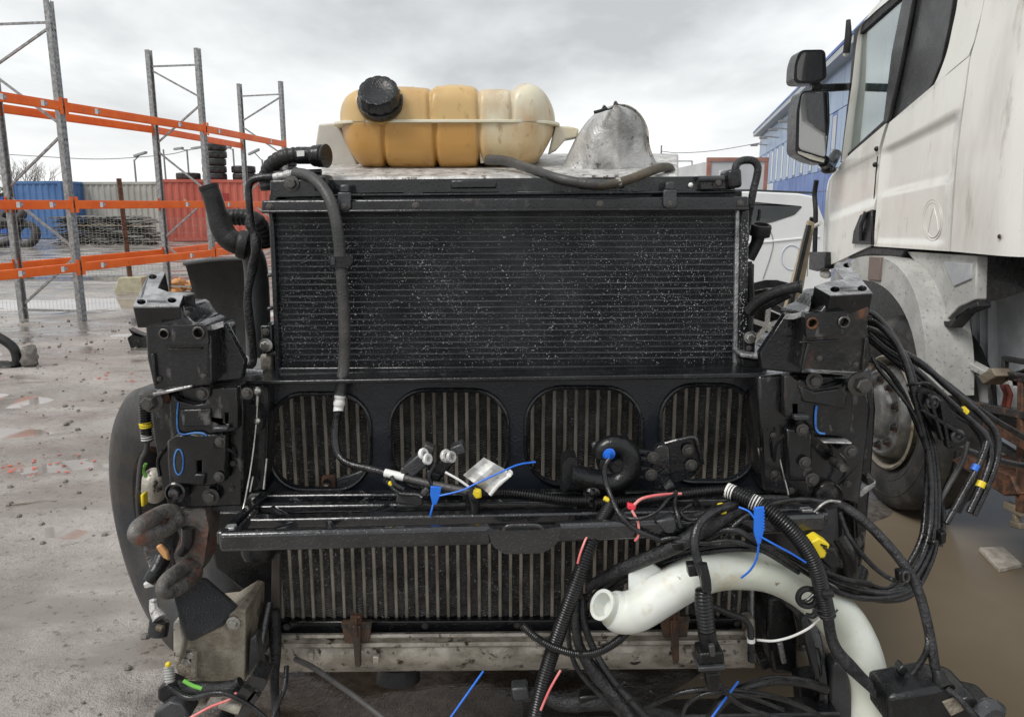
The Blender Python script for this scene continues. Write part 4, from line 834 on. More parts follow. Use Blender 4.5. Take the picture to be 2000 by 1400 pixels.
MB().prism(poly([(248, 660), (262, 650), (285, 658), (285, 682), (256, 684)], D), (0, 0.08, 0)).build('plate', K['cast_black'], T, bev=0.006); MB().prism(poly([(250, 642), (262, 648), (283, 656), (280, 660), (258, 654)], D), (0, 0.12, 0)).build('bent_edge', K['cast_rusty'], T, bev=0.004)
MB().bar(onZ(262, 634, 0) + Vector((0, 0, 0)), onY(262, 620, onZ(262, 634, 0).y), 0.08, 0.05).build('stub_post', K['pole_grey'], T)
P = onZ(352, 573, 0); T = thing('rubble_heap', P, 'small heap of orange and tan rubble beyond the left bracket', 'rubble')
for i in range(16): lump(P + Vector((random.uniform(-0.35, 0.35), random.uniform(-0.3, 0.3), random.uniform(0.04, 0.2))), random.uniform(0.05, 0.12), (1.2, 1, 0.7), 'clod', K['rust'] if i == 3 else K['orange_debris'], T, i)
P = onZ(1950, 1090, 0.012); a = [onZ(1912, 1068, 0.02), onZ(1958, 1066, 0.02), onZ(1997, 1100, 0.02), onZ(1952, 1110, 0.02)]
tag(MB().prism(a, (0, 0, -0.02)).build('wood_offcut', mat('pale_wood', (0.34, 0.30, 0.25), (0.50, 0.46, 0.40), 30, (0.5, 0.7), bump=0.6, bsc=80), bev=0.003), 'pale flat offcut of board lying in the puddle', 'board')
# ------------------------------------------------------------------ dismantled truck front
tf = thing('stripped_truck', (0, 2.3, 0), 'stripped black truck front with radiator stack and cast bumper brackets', 'truck')
YF = 1.50
BK, PL = K['black_paint'], K['black_plastic']
_bm = {}
def bolt(px, py, y, r=9, par=None, mt='steel_bolt', wash=1.5, name='bolt', h=0.9):
    key = (mt, wash)
    if key not in _bm:
        mb = MB().lathe((0, 0, 0), (0, -1, 0), [(0, wash), (0.22, wash), (0.25, wash*0.93)], 18); mb.lathe((0, -0.25, 0), (0, -1, 0), [(0, 1.0), (0.8, 1.0), (0.95, 0.86)], 6); mb.lathe((0, -1.15, 0), (0, -1, 0), [(0, 0.6), (0.1, 0.55)], 10); _bm[key] = mb.mesh('bolt', K[mt])
    p = onY(px, py, y); o = link(name, _bm[key], par or tf); s = r / ppm(p); o.location = p; o.scale = (s, s * h, s); o.rotation_euler = (0, random.uniform(0, 1), 0); return o
def pl(pts, y, th, nm, mt=BK, holes=(), bev=0.003, par=None, seg=2): return plate(pts, y, th, holes).build(nm, mt, par or tf, bev=bev, seg=seg)
def ho(pts, r, nm, mt, par=None, ribs=0, amp=0.16, seg=10, sub=8): return hose(pts, r, ribs=ribs, amp=amp, seg=seg, sub=sub).build(nm, mt, par or tf, ang=60)
def drops(nm, pts, n, y, par, r=(0.5, 1.5)):
    mb = MB(); xs = [p[0] for p in pts]; ys = [p[1] for p in pts]
    for i in range(n):
        px, py = random.uniform(min(xs), max(xs)), random.uniform(min(ys), max(ys)); ok = False; m_ = len(pts)
        for a in range(m_):
            (x1, y1), (x2, y2) = pts[a], pts[a-1]
            if (y1 > py) != (y2 > py) and px < (x2 - x1) * (py - y1) / (y2 - y1) + x1: ok = not ok
        if not ok or noise.noise(Vector((px*0.012, py*0.016, 1.3))) < random.uniform(-1.0, 0.25): continue
        p = onY(px, py, y); q = min(random.uniform(*r), random.uniform(*r)) / ppm(p); mb.ball(p, q, 5, 4, (random.uniform(0.8, 1.5), 0.7, random.uniform(0.8, 1.2)))
    return kind(mb.build(nm, K['droplet'], par), 'stuff')

# --- condenser
con = pl([(531, 412), (1462, 409), (1449, 728), (544, 735)], YF + 0.006, 0.012, 'condenser', K['condenser_fin'], bev=0)
TL, TR, BL_, BR_ = onY(531, 414, YF), onY(1462, 411, YF), onY(545, 727, YF), onY(1449, 720, YF)
nt_ = 27
for k in range(nt_ + 1):
    t = k / nt_; a = TL.lerp(BL_, t); b = TR.lerp(BR_, t)
    MB().bar(a + Vector((0.012, 0.0033, 0)), b + Vector((-0.012, 0.0033, 0)), 0.005, 0.0016).build('condenser_tube', K['condenser_tube'], con, smooth=False)
fm = MB(); nf = 210
for k in range(nt_):
    z_t = (k + 0.14) / nt_; z_b = (k + 0.86) / nt_
    for i in range(nf):
        u0 = (i + random.uniform(-0.1, 0.1)) / nf; u1 = u0 + 0.5 / nf
        for ua, ub in ((u0, u1), (u1, u0 + 1.0 / nf)):
            flip = ua == u0
            p = TL.lerp(TR, ua).lerp(BL_.lerp(BR_, ua), z_t if flip else z_b); q = TL.lerp(TR, ub).lerp(BL_.lerp(BR_, ub), z_b if flip else z_t)
            j = random.uniform(0, 0.002); d = Vector((0, 0.003, 0)); p = p + Vector((0, 0.0015 + j, 0.0)); q = q + Vector((0, 0.0015 + j, 0.0)); fm.add([p, q, q + d, p + d], [(0, 1, 2, 3)])
kind(fm.build('condenser_fins', K['condenser_fin'], con, smooth=False), 'stuff')
drops('water_drops', [(535, 420), (1440, 416), (1432, 712), (550, 722)], 8000, YF - 0.0005, con, (0.40, 1.10))
pl([(524, 412), (534, 412), (548, 735), (538, 735)], YF - 0.012, 0.045, 'side_rail'); pl([(1437, 410), (1446, 410), (1441, 722), (1433, 722)], YF - 0.006, 0.04, 'side_rail', K['machined'], bev=0.002)
pl([(1447, 410), (1464, 410), (1458, 725), (1442, 725)], YF - 0.012, 0.045, 'side_rail'); drops('water_drops', [(1447, 430), (1462, 430), (1456, 715), (1443, 715)], 520, YF - 0.0135, con, (0.7, 1.6))
tb = pl([(510, 391), (1463, 384), (1463, 411), (510, 417)], YF - 0.025, 0.03, 'top_bar', K['black_paint'], bev=0.004)
pl([(510, 411), (1463, 405), (1463, 411), (510, 417)], YF - 0.034, 0.010, 'bar_lip', par=tb, bev=0.002)
for px in (527, 812, 1172, 1446): bolt(px, 404 - (px - 510) * 0.0065, YF - 0.026, 5, tb, name='rivet', h=0.6)
pl([(545, 718), (1447, 712), (1447, 728), (545, 733)], YF - 0.020, 0.03, 'bottom_bar', bev=0.003)
for x0, y0 in ((672, 376), (1309, 371)):
    c_ = pl([(x0 - 13, y0), (x0 + 13, y0), (x0 + 13, y0 + 31), (x0 + 8, y0 + 36), (x0 - 8, y0 + 36), (x0 - 13, y0 + 31)], YF - 0.034, 0.008, 'clamp', K['grey_black_plastic'], bev=0.002); bolt(x0, y0 + 28, YF - 0.036, 4.5, c_, name='clamp_screw'); pl([(x0 - 8, y0 - 15), (x0 + 8, y0 - 16), (x0 + 10, y0 + 1), (x0 - 10, y0 + 1)], YF - 0.028, 0.010, 'clamp_tongue', K['grey_black_plastic'], par=c_)
# --- radiator top
pl([(632, 352), (1435, 344), (1435, 370), (1342, 371), (1340, 378), (1222, 379), (1220, 373), (1010, 374), (1008, 381), (976, 381), (974, 375), (826, 376), (824, 383), (790, 383), (788, 376), (632, 378)], YF + 0.01, 0.05, 'radiator_header', BK, bev=0.003)
ho([(545, 383, YF + 0.004), (800, 381, YF + 0.004), (1435, 375, YF + 0.004)], 3.2, 'header_rod', K['black_paint'], sub=2)
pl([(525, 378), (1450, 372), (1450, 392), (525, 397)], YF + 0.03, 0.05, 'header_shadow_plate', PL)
for px in (880, 1130): pl([(px, 352), (px + 90, 351), (px + 90, 368), (px, 369)], YF + 0.006, 0.006, 'header_panel', par=tf)
pl([(1367, 348), (1430, 347), (1430, 371), (1367, 372)], YF - 0.004, 0.05, 'right_lug', BK); ho([(1364, 350, YF - 0.008), (1414, 349, YF - 0.008)], 6, 'pin', K['grey_black_plastic'], sub=2); bolt(1402, 357, YF - 0.006, 7); MB().ball(onY(1349, 362, YF + 0.004), 0.005, 8, 6).build('plug', K['white_tag'], tf)
pl([(1421, 332), (1449, 328), (1451, 366), (1424, 370)], YF - 0.02, 0.06, 'pipe_block', PL, bev=0.006)
pl([(526, 352), (640, 349), (640, 384), (545, 386), (540, 392), (528, 392)], YF, 0.06, 'left_lug', BK, bev=0.006); bolt(570, 359, YF - 0.002, 10, mt='steel_bolt')
pl([(610, 342), (642, 341), (642, 372), (612, 374)], YF - 0.012, 0.04, 'left_lug_block', PL, bev=0.006)
MB().prism([onY(528, 395, YF + 0.05), onY(1458, 388, YF + 0.05), onY(1445, 735, YF + 0.05), onY(545, 740, YF + 0.05)], (0, 0.12, 0)).build('radiator_core', K['rubber'], tf)
# --- aluminium top of the charge cooler, expansion tank
Yt = 1.86
MB().add([onY(628, 347, YF + 0.065), onY(1325, 341, YF + 0.065), onY(1325, 300, Yt + 0.25), onY(628, 300, Yt + 0.25), onY(628, 365, YF + 0.065), onY(1325, 365, YF + 0.065), onY(1325, 360, Yt + 0.25), onY(628, 360, Yt + 0.25)], [(0, 1, 2, 3), (4, 5, 1, 0), (5, 6, 2, 1), (7, 4, 0, 3), (6, 7, 3, 2), (4, 7, 6, 5)]).build('aluminium_cover', K['alu_wet'], tf, bev=0.006)
amb = bpy.data.materials.new('tank_plastic'); amb.use_nodes = True; t = amb.node_tree; L = t.links; N = t.nodes.new; b = t.nodes['Principled BSDF']
gp = N('ShaderNodeNewGeometry'); sx = N('ShaderNodeSeparateXYZ'); L.new(gp.outputs['Position'], sx.inputs[0])
def _mr(v, a, b_, c, d):
    n = N('ShaderNodeMapRange'); n.inputs['From Min'].default_value = a; n.inputs['From Max'].default_value = b_; n.inputs['To Min'].default_value = c; n.inputs['To Max'].default_value = d; L.new(v, n.inputs[0]); return n.outputs[0]
def _noi(sc, det=5):
    n = N('ShaderNodeTexNoise'); n.inputs['Scale'].default_value = sc; n.inputs['Detail'].default_value = det; q = N('ShaderNodeMapping'); q.inputs['Scale'].default_value = (1, 1, 0.5); L.new(gp.outputs['Position'], q.inputs[0]); L.new(q.outputs[0], n.inputs['Vector']); return n.outputs['Fac']
def _mix(f, a, b_):
    n = N('ShaderNodeMix'); n.data_type = 'RGBA'; L.new(f, n.inputs['Factor'])
    for s_, v in (('A', a), ('B', b_)):
        if isinstance(v, tuple): n.inputs[s_].default_value = (*v, 1)
        else: L.new(v, n.inputs[s_])
    return n.outputs['Result']
xs_ = onY(936, 240, Yt - 0.12).x; zs_ = onY(936, 240, Yt - 0.12).z; zb_ = onY(936, 330, Yt - 0.12).z
left = _mix(_mr(sx.outputs[2], zs_ - 0.008, zs_ + 0.004, 0, 1), (0.50, 0.275, 0.078), (0.60, 0.42, 0.19))
right = _mix(_mr(sx.outputs[2], zb_, zs_, 0, 1), (0.56, 0.40, 0.19), (0.66, 0.59, 0.42))
right = _mix(_mr(sx.outputs[2], zs_ - 0.002, zs_ + 0.002, 0, 1), right, (0.68, 0.64, 0.50))
cc = _mix(_mr(sx.outputs[0], xs_ - 0.012, xs_ + 0.022, 0, 1), left, right)
cc = _mix(_mr(_noi(14), 0.46, 0.70, 0, 0.6), cc, (0.42, 0.22, 0.06)); cc = _mix(_mr(_noi(60), 0.60, 0.72, 0, 0.6), cc, (0.30, 0.16, 0.06))
L.new(cc, b.inputs['Base Color']); b.inputs['Roughness'].default_value = 0.34; b.inputs['Subsurface Weight'].default_value = 0.4; b.inputs['Subsurface Radius'].default_value = (0.06, 0.04, 0.02); b.inputs['Subsurface Scale'].default_value = 0.4
bn = N('ShaderNodeBump'); bn.inputs['Strength'].default_value = 0.15; bn.inputs['Distance'].default_value = 0.004; L.new(_noi(50), bn.inputs['Height']); L.new(bn.outputs[0], b.inputs['Normal'])
K['tank_plastic'] = amb
up_ = [(649, 239), (652, 222), (660, 205), (672, 192), (688, 183), (710, 177), (740, 174), (790, 174), (822, 176), (834, 177), (841, 180), (848, 176), (856, 173), (888, 170), (918, 173), (928, 176), (935, 182), (942, 180), (950, 179), (985, 179), (993, 180), (999, 181), (1006, 177), (1016, 170), (1034, 168), (1054, 175), (1072, 192), (1084, 214), (1090, 239)]
lo_ = [(652, 241), (658, 262), (668, 288), (684, 312), (702, 328), (730, 333), (744, 331), (750, 323), (757, 331), (775, 334), (835, 334), (846, 331), (851, 322), (857, 331), (870, 334), (920, 332), (930, 327), (936, 315), (942, 322), (955, 327), (1020, 328), (1042, 322), (1058, 308), (1072, 286), (1084, 262), (1089, 241)]
gu = (841, 935, 999); gl = (750, 851, 936)
def halftank(pr, grooves, seam_y, up):
    rows = []; x0, x1 = pr[0][0], pr[-1][0]
    cs = crv([(a, b) for a, b in pr], 3)
    for q in cs:
        px, py = float(q[0]), float(q[1]); tn = min(1, (px - x0) / 62, (x1 - px) / 62); tn = max(tn, 0.0); dep = 0.135 * math.sqrt(max(0.0, 1 - (1 - tn) ** 2)) + 0.012
        for g_ in grooves: dep -= 0.008 * math.exp(-((px - g_) / 4.5) ** 2)
        zc = onY(px, seam_y, Yt - 0.12).z; ze = onY(px, py, Yt - 0.05).z; xx = onY(px, seam_y, Yt - 0.12).x; row = []
        for k in range(17):
            a = math.pi * k / 16; cy, sz = math.cos(a), math.sin(a); e = 0.34
            row.append(Vector((xx, Yt - dep * math.copysign(abs(cy) ** e, cy), zc + (ze - zc) * abs(sz) ** 0.5)))
        rows.append(row)
    return rows
tank = MB().grid(halftank(up_, gu, 240, True)).build('expansion_tank', amb, tf, ang=80)
MB().grid(halftank(lo_, gl, 241, False)).build('tank_bottom', amb, tank, ang=80)
# seam flange
fl = []
for k in range(40):
    a = 2*math.pi*k/40; ca, sa = math.cos(a), math.sin(a); e = 0.45
    fl.append(Vector((onY(869, 240, Yt - 0.12).x + 0.250 * math.copysign(abs(ca) ** e, ca), Yt - 0.153 * math.copysign(abs(sa) ** e, sa), zs_ - 0.0025)))
cream = mat('tank_cream', (0.66, 0.60, 0.45), (0.74, 0.69, 0.56), 12, (0.35, 0.5), sss=0.3)
MB().prism(fl, (0, 0, 0.006)).build('seam_flange', cream, tank, bev=0.002)
MB().prism(poly([(1085, 246), (1115, 247), (1131, 252), (1128, 268), (1106, 272), (1088, 292), (1072, 300)], Yt - 0.07), (0, 0.06, 0)).build('mounting_ear', cream, tank, bev=0.004)
MB().prism(poly([(622, 242), (660, 240), (700, 320), (660, 330), (640, 318), (613, 304)], Yt - 0.03), (0, 0.015, 0)).build('side_bracket', mat('frosted', (0.50, 0.48, 0.43), (0.58, 0.56, 0.51), 10, (0.4, 0.6), sss=0.2), tank, bev=0.004)
for px, py in ((782, 175), (806, 174), (828, 178), (853, 173), (875, 170), (898, 171), (918, 173)): MB().tube([onY(px, py + 2, Yt - 0.05), onY(px, py - 5, Yt - 0.05)], 0.0022, 6).build('stud', cream, tank)
pc = onY(744, 205, Yt - 0.135); ax_ = Vector((0, -0.80, 0.60)).normalized()
MB().lathe(pc + ax_ * -0.01, ax_, [(-0.03, 0.038), (0.0, 0.040), (0.004, 0.046)], 32).build('filler_neck', amb, tank)
cp = MB().lathe(pc, ax_, [(0.0, 0.047), (0.004, 0.048), (0.016, 0.048)], 40).lathe(pc + ax_*0.016, ax_, [(0, 0.045), (0.022, 0.0425), (0.026, 0.040), (0.027, 0.028), (0.025, 0.024), (0.025, 0.002)], 48, sq=lambda a: 1 - 0.05 * (0.5 + 0.5 * math.cos(a * 12)) ** 3)
cp.build('tank_cap', PL, tank, ang=40)
MB().tube([onY(788, 211, Yt - 0.142), onY(808, 210.5, Yt - 0.142), onY(829, 212, Yt - 0.142)], 0.0012, 5).build('pen_mark', K['blue_paint'], tank)
ho([(940, 245, Yt - 0.128), (940, 290, Yt - 0.125), (942, 318, Yt - 0.115)], 4, 'moulded_rib', cream, tank)
# aluminium neck
rows = []; lp = [(1062, 338), (1098, 322), (1112, 296), (1126, 268), (1144, 240), (1166, 219), (1186, 209), (1197, 206)]; rpx = [(1308, 338), (1288, 326), (1276, 305), (1268, 280), (1264, 255), (1252, 230), (1232, 213), (1212, 206)]
ca, cb = crv(lp, 5), crv(rpx, 5)
for i, (a, b_) in enumerate(zip(ca, cb)):
    t = i / (len(ca) - 1); row = []
    for k in range(33):
        u = k / 32; an = math.pi * u; px = a[0] + (b_[0] - a[0]) * (0.5 - 0.5 * math.cos(an)); py = a[1] + (b_[1] - a[1]) * u
        dep = (0.10 + 0.07 * t) * math.sin(an) ** 0.8; dep += (1 - t * 0.6) * 0.02 * (math.exp(-((px - 1158) / 9) ** 2) + math.exp(-((px - 1208) / 10) ** 2)) * (0.8 * (1 - t) + 0.15)
        row.append(onY(px, py, 1.80 - dep))
    rows.append(row)
neck = MB().grid(rows).build('inlet_neck', K['alu_cast'], tf, ang=80)
nb = [[Vector((p.x, 3.62 - p.y if False else 1.80 + (1.80 - p.y) * 0.6, p.z)) for p in r_] for r_ in rows]; MB().grid([r_[::-1] for r_ in nb]).build('neck_back', K['alu_cast'], neck, ang=80)
ho([(1200, 205, 1.67), (1228, 209, 1.70), (1250, 226, 1.72), (1263, 252, 1.73), (1266, 282, 1.72), (1272, 305, 1.70)], 2.6, 'neck_rim', K['alu_dirty'], neck)
ho([(1160, 220, 1.66), (1175, 215, 1.66), (1180, 207, 1.66), (1186, 214, 1.66), (1198, 208, 1.66), (1202, 199, 1.66), (1208, 206, 1.66), (1220, 207, 1.67)], 2.0, 'spring_clip', K['steel_bolt'], neck, sub=5)
ho([(1160, 220, 1.655), (1172, 217, 1.655), (1186, 212, 1.655)], 3.2, 'clip_end', K['rubber'], neck)
# --- heater hose over the top
hh = ho([(953, 312, 1.70), (985, 314, 1.66), (1030, 328, 1.58), (1085, 347, 1.50), (1140, 358, 1.475), (1185, 361, 1.47)], 9.5, 'heater_hose', K['hose_grey'], seg=14)
ho([(1140, 358.5, 1.4745), (1185, 361, 1.47), (1225, 352, 1.48), (1262, 338, 1.52), (1290, 328, 1.57), (1306, 328, 1.62), (1310, 334, 1.66)], 9.2, 'hose_section', K['hose_brown'], hh, seg=14)
ho([(1204, 358, 1.474), (1211, 356, 1.475)], 11, 'hose_clip', K['bright_steel'], hh, sub=2)
# --- left hose group
ho([(612, 304, 1.56), (585, 303, 1.56), (555, 307, 1.56), (532, 322, 1.57), (521, 345, 1.58), (524, 372, 1.58)], 15, 'breather_hose', K['rubber'], ribs=11, amp=0.10, seg=14)
ho([(625, 304, 1.56), (600, 304, 1.56), (580, 304, 1.56)], 16.5, 'hose_cuff', PL, seg=16)
mb = MB(); pA = onY(612, 305, 1.56); pB = onY(641, 305, 1.55); ax = (pB - pA).normalized(); mb.lathe(pA, ax, [(0, 0.019), (0.004, 0.0205), (0.010, 0.0195), (0.012, 0.0215), (0.020, 0.0215), (0.022, 0.0195), (0.025, 0.022), (0.029, 0.0225), (0.030, 0.016)], 28); mb.build('hose_flange', PL, tf)
pl([(579, 295), (594, 294), (594, 305), (580, 306)], 1.538, 0.003, 'hose_label', K['white_tag'], bev=0)
ho([(524, 338, 1.57), (570, 338, 1.56), (628, 336, 1.56)], 6, 'cross_pipe', PL)
ho([(538, 346, 1.53), (515, 347, 1.53), (494, 352, 1.53), (486, 366, 1.53), (487, 395, 1.53), (489, 425, 1.53)], 7, 'refrigerant_pipe', K['air_line'], seg=12)
ho([(489, 418, 1.53, 7), (489, 440, 1.53, 10), (496, 455, 1.53, 8), (500, 472, 1.53, 11), (499, 495, 1.53, 9), (494, 520, 1.54, 10), (489, 545, 1.54, 8), (484, 575, 1.54, 8), (485, 605, 1.54, 9), (489, 640, 1.54, 9), (493, 670, 1.54, 8), (494, 705, 1.54, 8), (486, 718, 1.52, 7)], 9, 'wrapped_pipe', K['tape_loom'], seg=12)
f_ = ho([(536, 347, 1.53, 8), (546, 345, 1.528, 8.5), (549, 344, 1.527, 7.2), (556, 343, 1.525, 7.2), (559, 342, 1.524, 8.8), (566, 341, 1.52, 8.8), (568, 340.5, 1.52, 7.4), (572, 340, 1.52, 8.6), (578, 339.5, 1.52, 8.6)], 8, 'crimp_fitting', K['alu_cast'], sub=3, seg=14)
ac = ho([(577, 339, 1.52), (600, 343, 1.50), (622, 358, 1.475), (641, 384, 1.455), (652, 415, 1.445), (660, 455, 1.44), (665, 510, 1.44), (670, 580, 1.44), (673, 650, 1.44), (672, 710, 1.44), (668, 745, 1.43), (664, 772, 1.425)], 11.5, 'air_conditioning_hose', K['hose_grey'], seg=16)
ho([(665, 767, 1.425, 10.5), (664, 775, 1.425, 11), (664, 778, 1.425, 9.5), (663, 782, 1.425, 9.5), (663, 785, 1.424, 11), (662, 790, 1.423, 11), (662, 793, 1.423, 9.5), (661, 797, 1.422, 9.5), (661, 803, 1.42, 10)], 10, 'crimp_fitting', K['white_tag'], ac, sub=3, seg=14)
ho([(661, 802, 1.42), (657, 825, 1.42), (655, 860, 1.41), (662, 888, 1.40), (682, 905, 1.385), (720, 915, 1.37), (760, 925, 1.35)], 7.5, 'hose_pipe', K['air_line'], ac, seg=12)
ho([(755, 924, 1.351), (820, 940, 1.335), (880, 953, 1.32), (925, 962, 1.31)], 7.5, 'hose_pipe', K['hose_grey'], ac, seg=12); ho([(752, 923, 1.352), (790, 932, 1.343)], 8.3, 'pipe_label', K['white_tag'], ac, sub=3, seg=12)
ho([(921, 958, 1.315, 14), (925, 970, 1.31, 13), (927, 990, 1.31, 10), (925, 1012, 1.31, 7)], 12, 'pipe_end_block', PL, ac)
ho([(926, 963, 1.31), (934, 965, 1.308)], 11, 'yellow_cap', K['yellow_plastic'], ac, sub=3, seg=14)
hc = pl([(641, 500), (690, 499), (690, 514), (684, 523), (647, 524), (641, 515)], 1.427, 0.008, 'hose_clamp', K['black_plastic'], bev=0.002); pl([(646, 504), (654, 504), (654, 518), (646, 518)], 1.424, 0.004, 'clamp_tab', K['grey_black_plastic'], par=hc, bev=0.001)
ho([(410, 371, 1.60, 18), (416, 388, 1.60, 18.5), (423, 412, 1.60, 19), (431, 440, 1.60, 21), (443, 462, 1.60, 22), (458, 473, 1.60, 22), (472, 477, 1.61, 22)], 20, 'elbow_hose', K['rubber'], seg=18)
pA = onY(410, 372, 1.60); MB().lathe(pA, (onY(403, 352, 1.60) - pA), [(0, 0.0185), (0.004, 0.0195), (0.010, 0.0195), (0.010, 0.015), (-0.03, 0.014)], 24).build('elbow_mouth', K['rubber'], tf)
MB().lathe(onY(470, 477, 1.605), (1, 0.25, -0.25), [(-0.006, 0.026), (0.0, 0.029), (0.012, 0.029), (0.016, 0.024)], 24).build('hose_collar', K['rubber'], tf)
ho([(446, 424, 1.66, 15), (462, 424, 1.66, 16), (480, 425, 1.66, 16), (500, 432, 1.66, 17), (512, 452, 1.67, 18), (516, 480, 1.68, 18)], 16, 'coolant_hose', K['rubber'], ribs=9, amp=0.06, seg=16)
ho([(474, 478, 1.62, 20), (492, 496, 1.64, 22), (500, 530, 1.66, 23), (503, 600, 1.68, 24), (505, 690, 1.70, 24)], 22, 'lower_hose', mat('hose_slate', (0.055, 0.058, 0.062), (0.075, 0.078, 0.082), 10, (0.35, 0.5), drops=0.3), seg=18)
for yy in (535, 600, 632): pl([(520, yy), (531, yy - 1), (533, yy + 6), (521, yy + 7)], 1.515, 0.03, 'cable_clip', K['grey_black_plastic'])
pl([(508, 636), (530, 635), (534, 690), (512, 692)], 1.49, 0.03, 'mount_bracket', BK); bolt(519, 674, 1.487, 9, mt='bright_steel'); bolt(519, 648, 1.488, 5)
pl([(505, 692), (530, 692), (533, 733), (508, 734)], 1.50, 0.05, 'pipe_union', K['alu_dirty'], bev=0.008); ho([(478, 726, 1.48), (515, 728, 1.48)], 7, 'union_pipe', K['machined'])
# --- right pipe group
ho([(1436, 338, 1.49), (1437, 326, 1.49), (1443, 317, 1.495), (1456, 313, 1.50), (1472, 315, 1.50), (1480, 327, 1.50), (1478, 345, 1.50), (1472, 370, 1.50), (1466, 400, 1.50), (1458, 440, 1.52), (1455, 470, 1.54)], 7.5, 'overflow_pipe', K['tape_loom'], seg=12)
ho([(1462, 505, 1.58, 12), (1470, 490, 1.58, 12), (1478, 474, 1.58, 12), (1481, 462, 1.58, 13)], 12, 'fill_pipe', K['rubber'], seg=14)
MB().lathe(onY(1483, 462, 1.58), (0.05, -0.25, 1), [(0, 0.015), (0.002, 0.020), (0.020, 0.0205), (0.024, 0.019), (0.025, 0.0145), (0.012, 0.013), (0.012, 0.001)], 28).build('pipe_mouth', K['rubber'], tf); ho([(1480, 432, 1.585), (1483, 420, 1.585), (1484, 409, 1.585)], 3.5, 'mouth_tab', PL)
ho([(1462, 610, 1.46), (1478, 592, 1.45), (1510, 574, 1.43), (1545, 563, 1.41), (1562, 560, 1.40)], 11, 'bracket_hose', K['rubber'], seg=14); ho([(1480, 606, 1.475), (1515, 590, 1.45), (1545, 575, 1.43)], 6, 'bracket_cable', K['tape_loom'])
MB().lathe(onY(1562, 560, 1.40), (0.9, -0.3, 0.05), [(-0.002, 0.0105), (0.0, 0.012), (0.004, 0.012), (0.004, 0.008), (-0.01, 0.0075)], 20).build('hose_end', K['rubber'], tf)
ho([(1460, 512, 1.56, 9), (1464, 580, 1.56, 10), (1462, 640, 1.54, 9), (1460, 690, 1.52, 9)], 10, 'side_hose', K['rubber']); pl([(1462, 515), (1474, 515), (1472, 600), (1462, 604)], 1.60, 0.02, 'side_strip', PL)
pl([(1450, 650), (1476, 648), (1475, 690), (1452, 690)], 1.48, 0.03, 'mount_bracket', BK); bolt(1465, 659, 1.477, 8, mt='bright_steel'); bolt(1463, 680, 1.478, 4)
pl([(1446, 690), (1504, 698), (1500, 704), (1448, 698)], 1.44, 0.06, 'mount_foot', K['machined'], bev=0.002); pl([(1448, 700), (1500, 704), (1500, 720), (1450, 718)], 1.455, 0.05, 'mount_block', PL)

# --- cast brackets that carried the bumper
def bracket(side, top, holes, prof, boss, bholes, web, arm, yn, yf, rust):
    """top: outline of the sloping top face with its depth per point"""
    T3 = [onY(a, b, d) for a, b, d in top]; n = Vector((0, 0, 0))
    for i in range(len(T3)): n += T3[i].cross(T3[(i + 1) % len(T3)])
    n.normalize(); n = n if n.z > 0 else -n
    c0 = T3[0]
    def proj(a, b): d = ray(a, b); return C0 + d * ((c0 - C0).dot(n) / d.dot(n))
    tp = [proj(a, b) for a, b, _ in top]; hs = [[proj(*q) for q in circ(a, b, r, r * 0.62, 14)] for a, b, r in holes]
    br = MB().prism(tp, -n * 0.040, hs).build('bumper_bracket', K['machined'] if False else K['cast_black'], tf, bev=0.003)
    MB().prism([p + n * 0.0006 for p in tp], -n * 0.003, hs).build('machined_face', K['machined'], br, bev=0.001)
    pl(prof, yn, 0.13, 'bracket_body', K['cast_rusty'] if rust else K['cast_black'], par=br, bev=0.006, seg=3)
    pl(boss, yn - 0.014, 0.02, 'boss_plate', K['cast_black'], [circ(a, b, r, n=14) for a, b, r in bholes], par=br, bev=0.003)
    for a, b, r in bholes:
        p = onY(a, b, yn - 0.014); s = 1 / ppm(p); MB().lathe(p, (0, 1, 0), [(-0.002, r*s*1.45), (-0.003, r*s*1.3), (-0.003, r*s), (0.012, r*s*0.95)], 18, close=False).build('threaded_hole', K['rust'] if rust and a < 1600 else K['steel_bolt'], br)
    pl(web, yn + 0.03, 0.02, 'web_plate', BK, par=br, bev=0.003)
    rows = [[onY(a, b, y0) for a, b in arm] for y0 in (yn + 0.005, yn + 0.075)]
    rows = [[Vector(q[:3]) for q in crv([tuple(p) for p in r_], 6)] for r_ in rows]
    MB().grid(rows, (0, 0, -0.010)).build('curved_arm', K['machined'], br, ang=60)
    return br
Lb_ = bracket(-1, [(259, 599, 1.325), (350, 598, 1.325), (358, 577, 1.375), (380, 573, 1.385), (327, 570, 1.39), (308, 563, 1.41), (323, 531, 1.49), (292, 534, 1.48)], [(298, 540, 8.5), (276, 589, 9), (336, 586, 9)],
    [(262, 603), (352, 601), (372, 632), (404, 642), (411, 650), (414, 752), (340, 760), (300, 762), (286, 700), (283, 640), (270, 622)], rpoly([(302, 637), (404, 634), (408, 672), (318, 673), (304, 660)], 7), [(321, 652, 7.5), (388, 650, 9)],
    [(408, 642), (438, 632), (478, 706), (472, 742), (412, 748)], [(358, 596), (364, 612), (376, 626), (394, 634), (412, 634), (436, 627)], 1.335, 1.48, False)
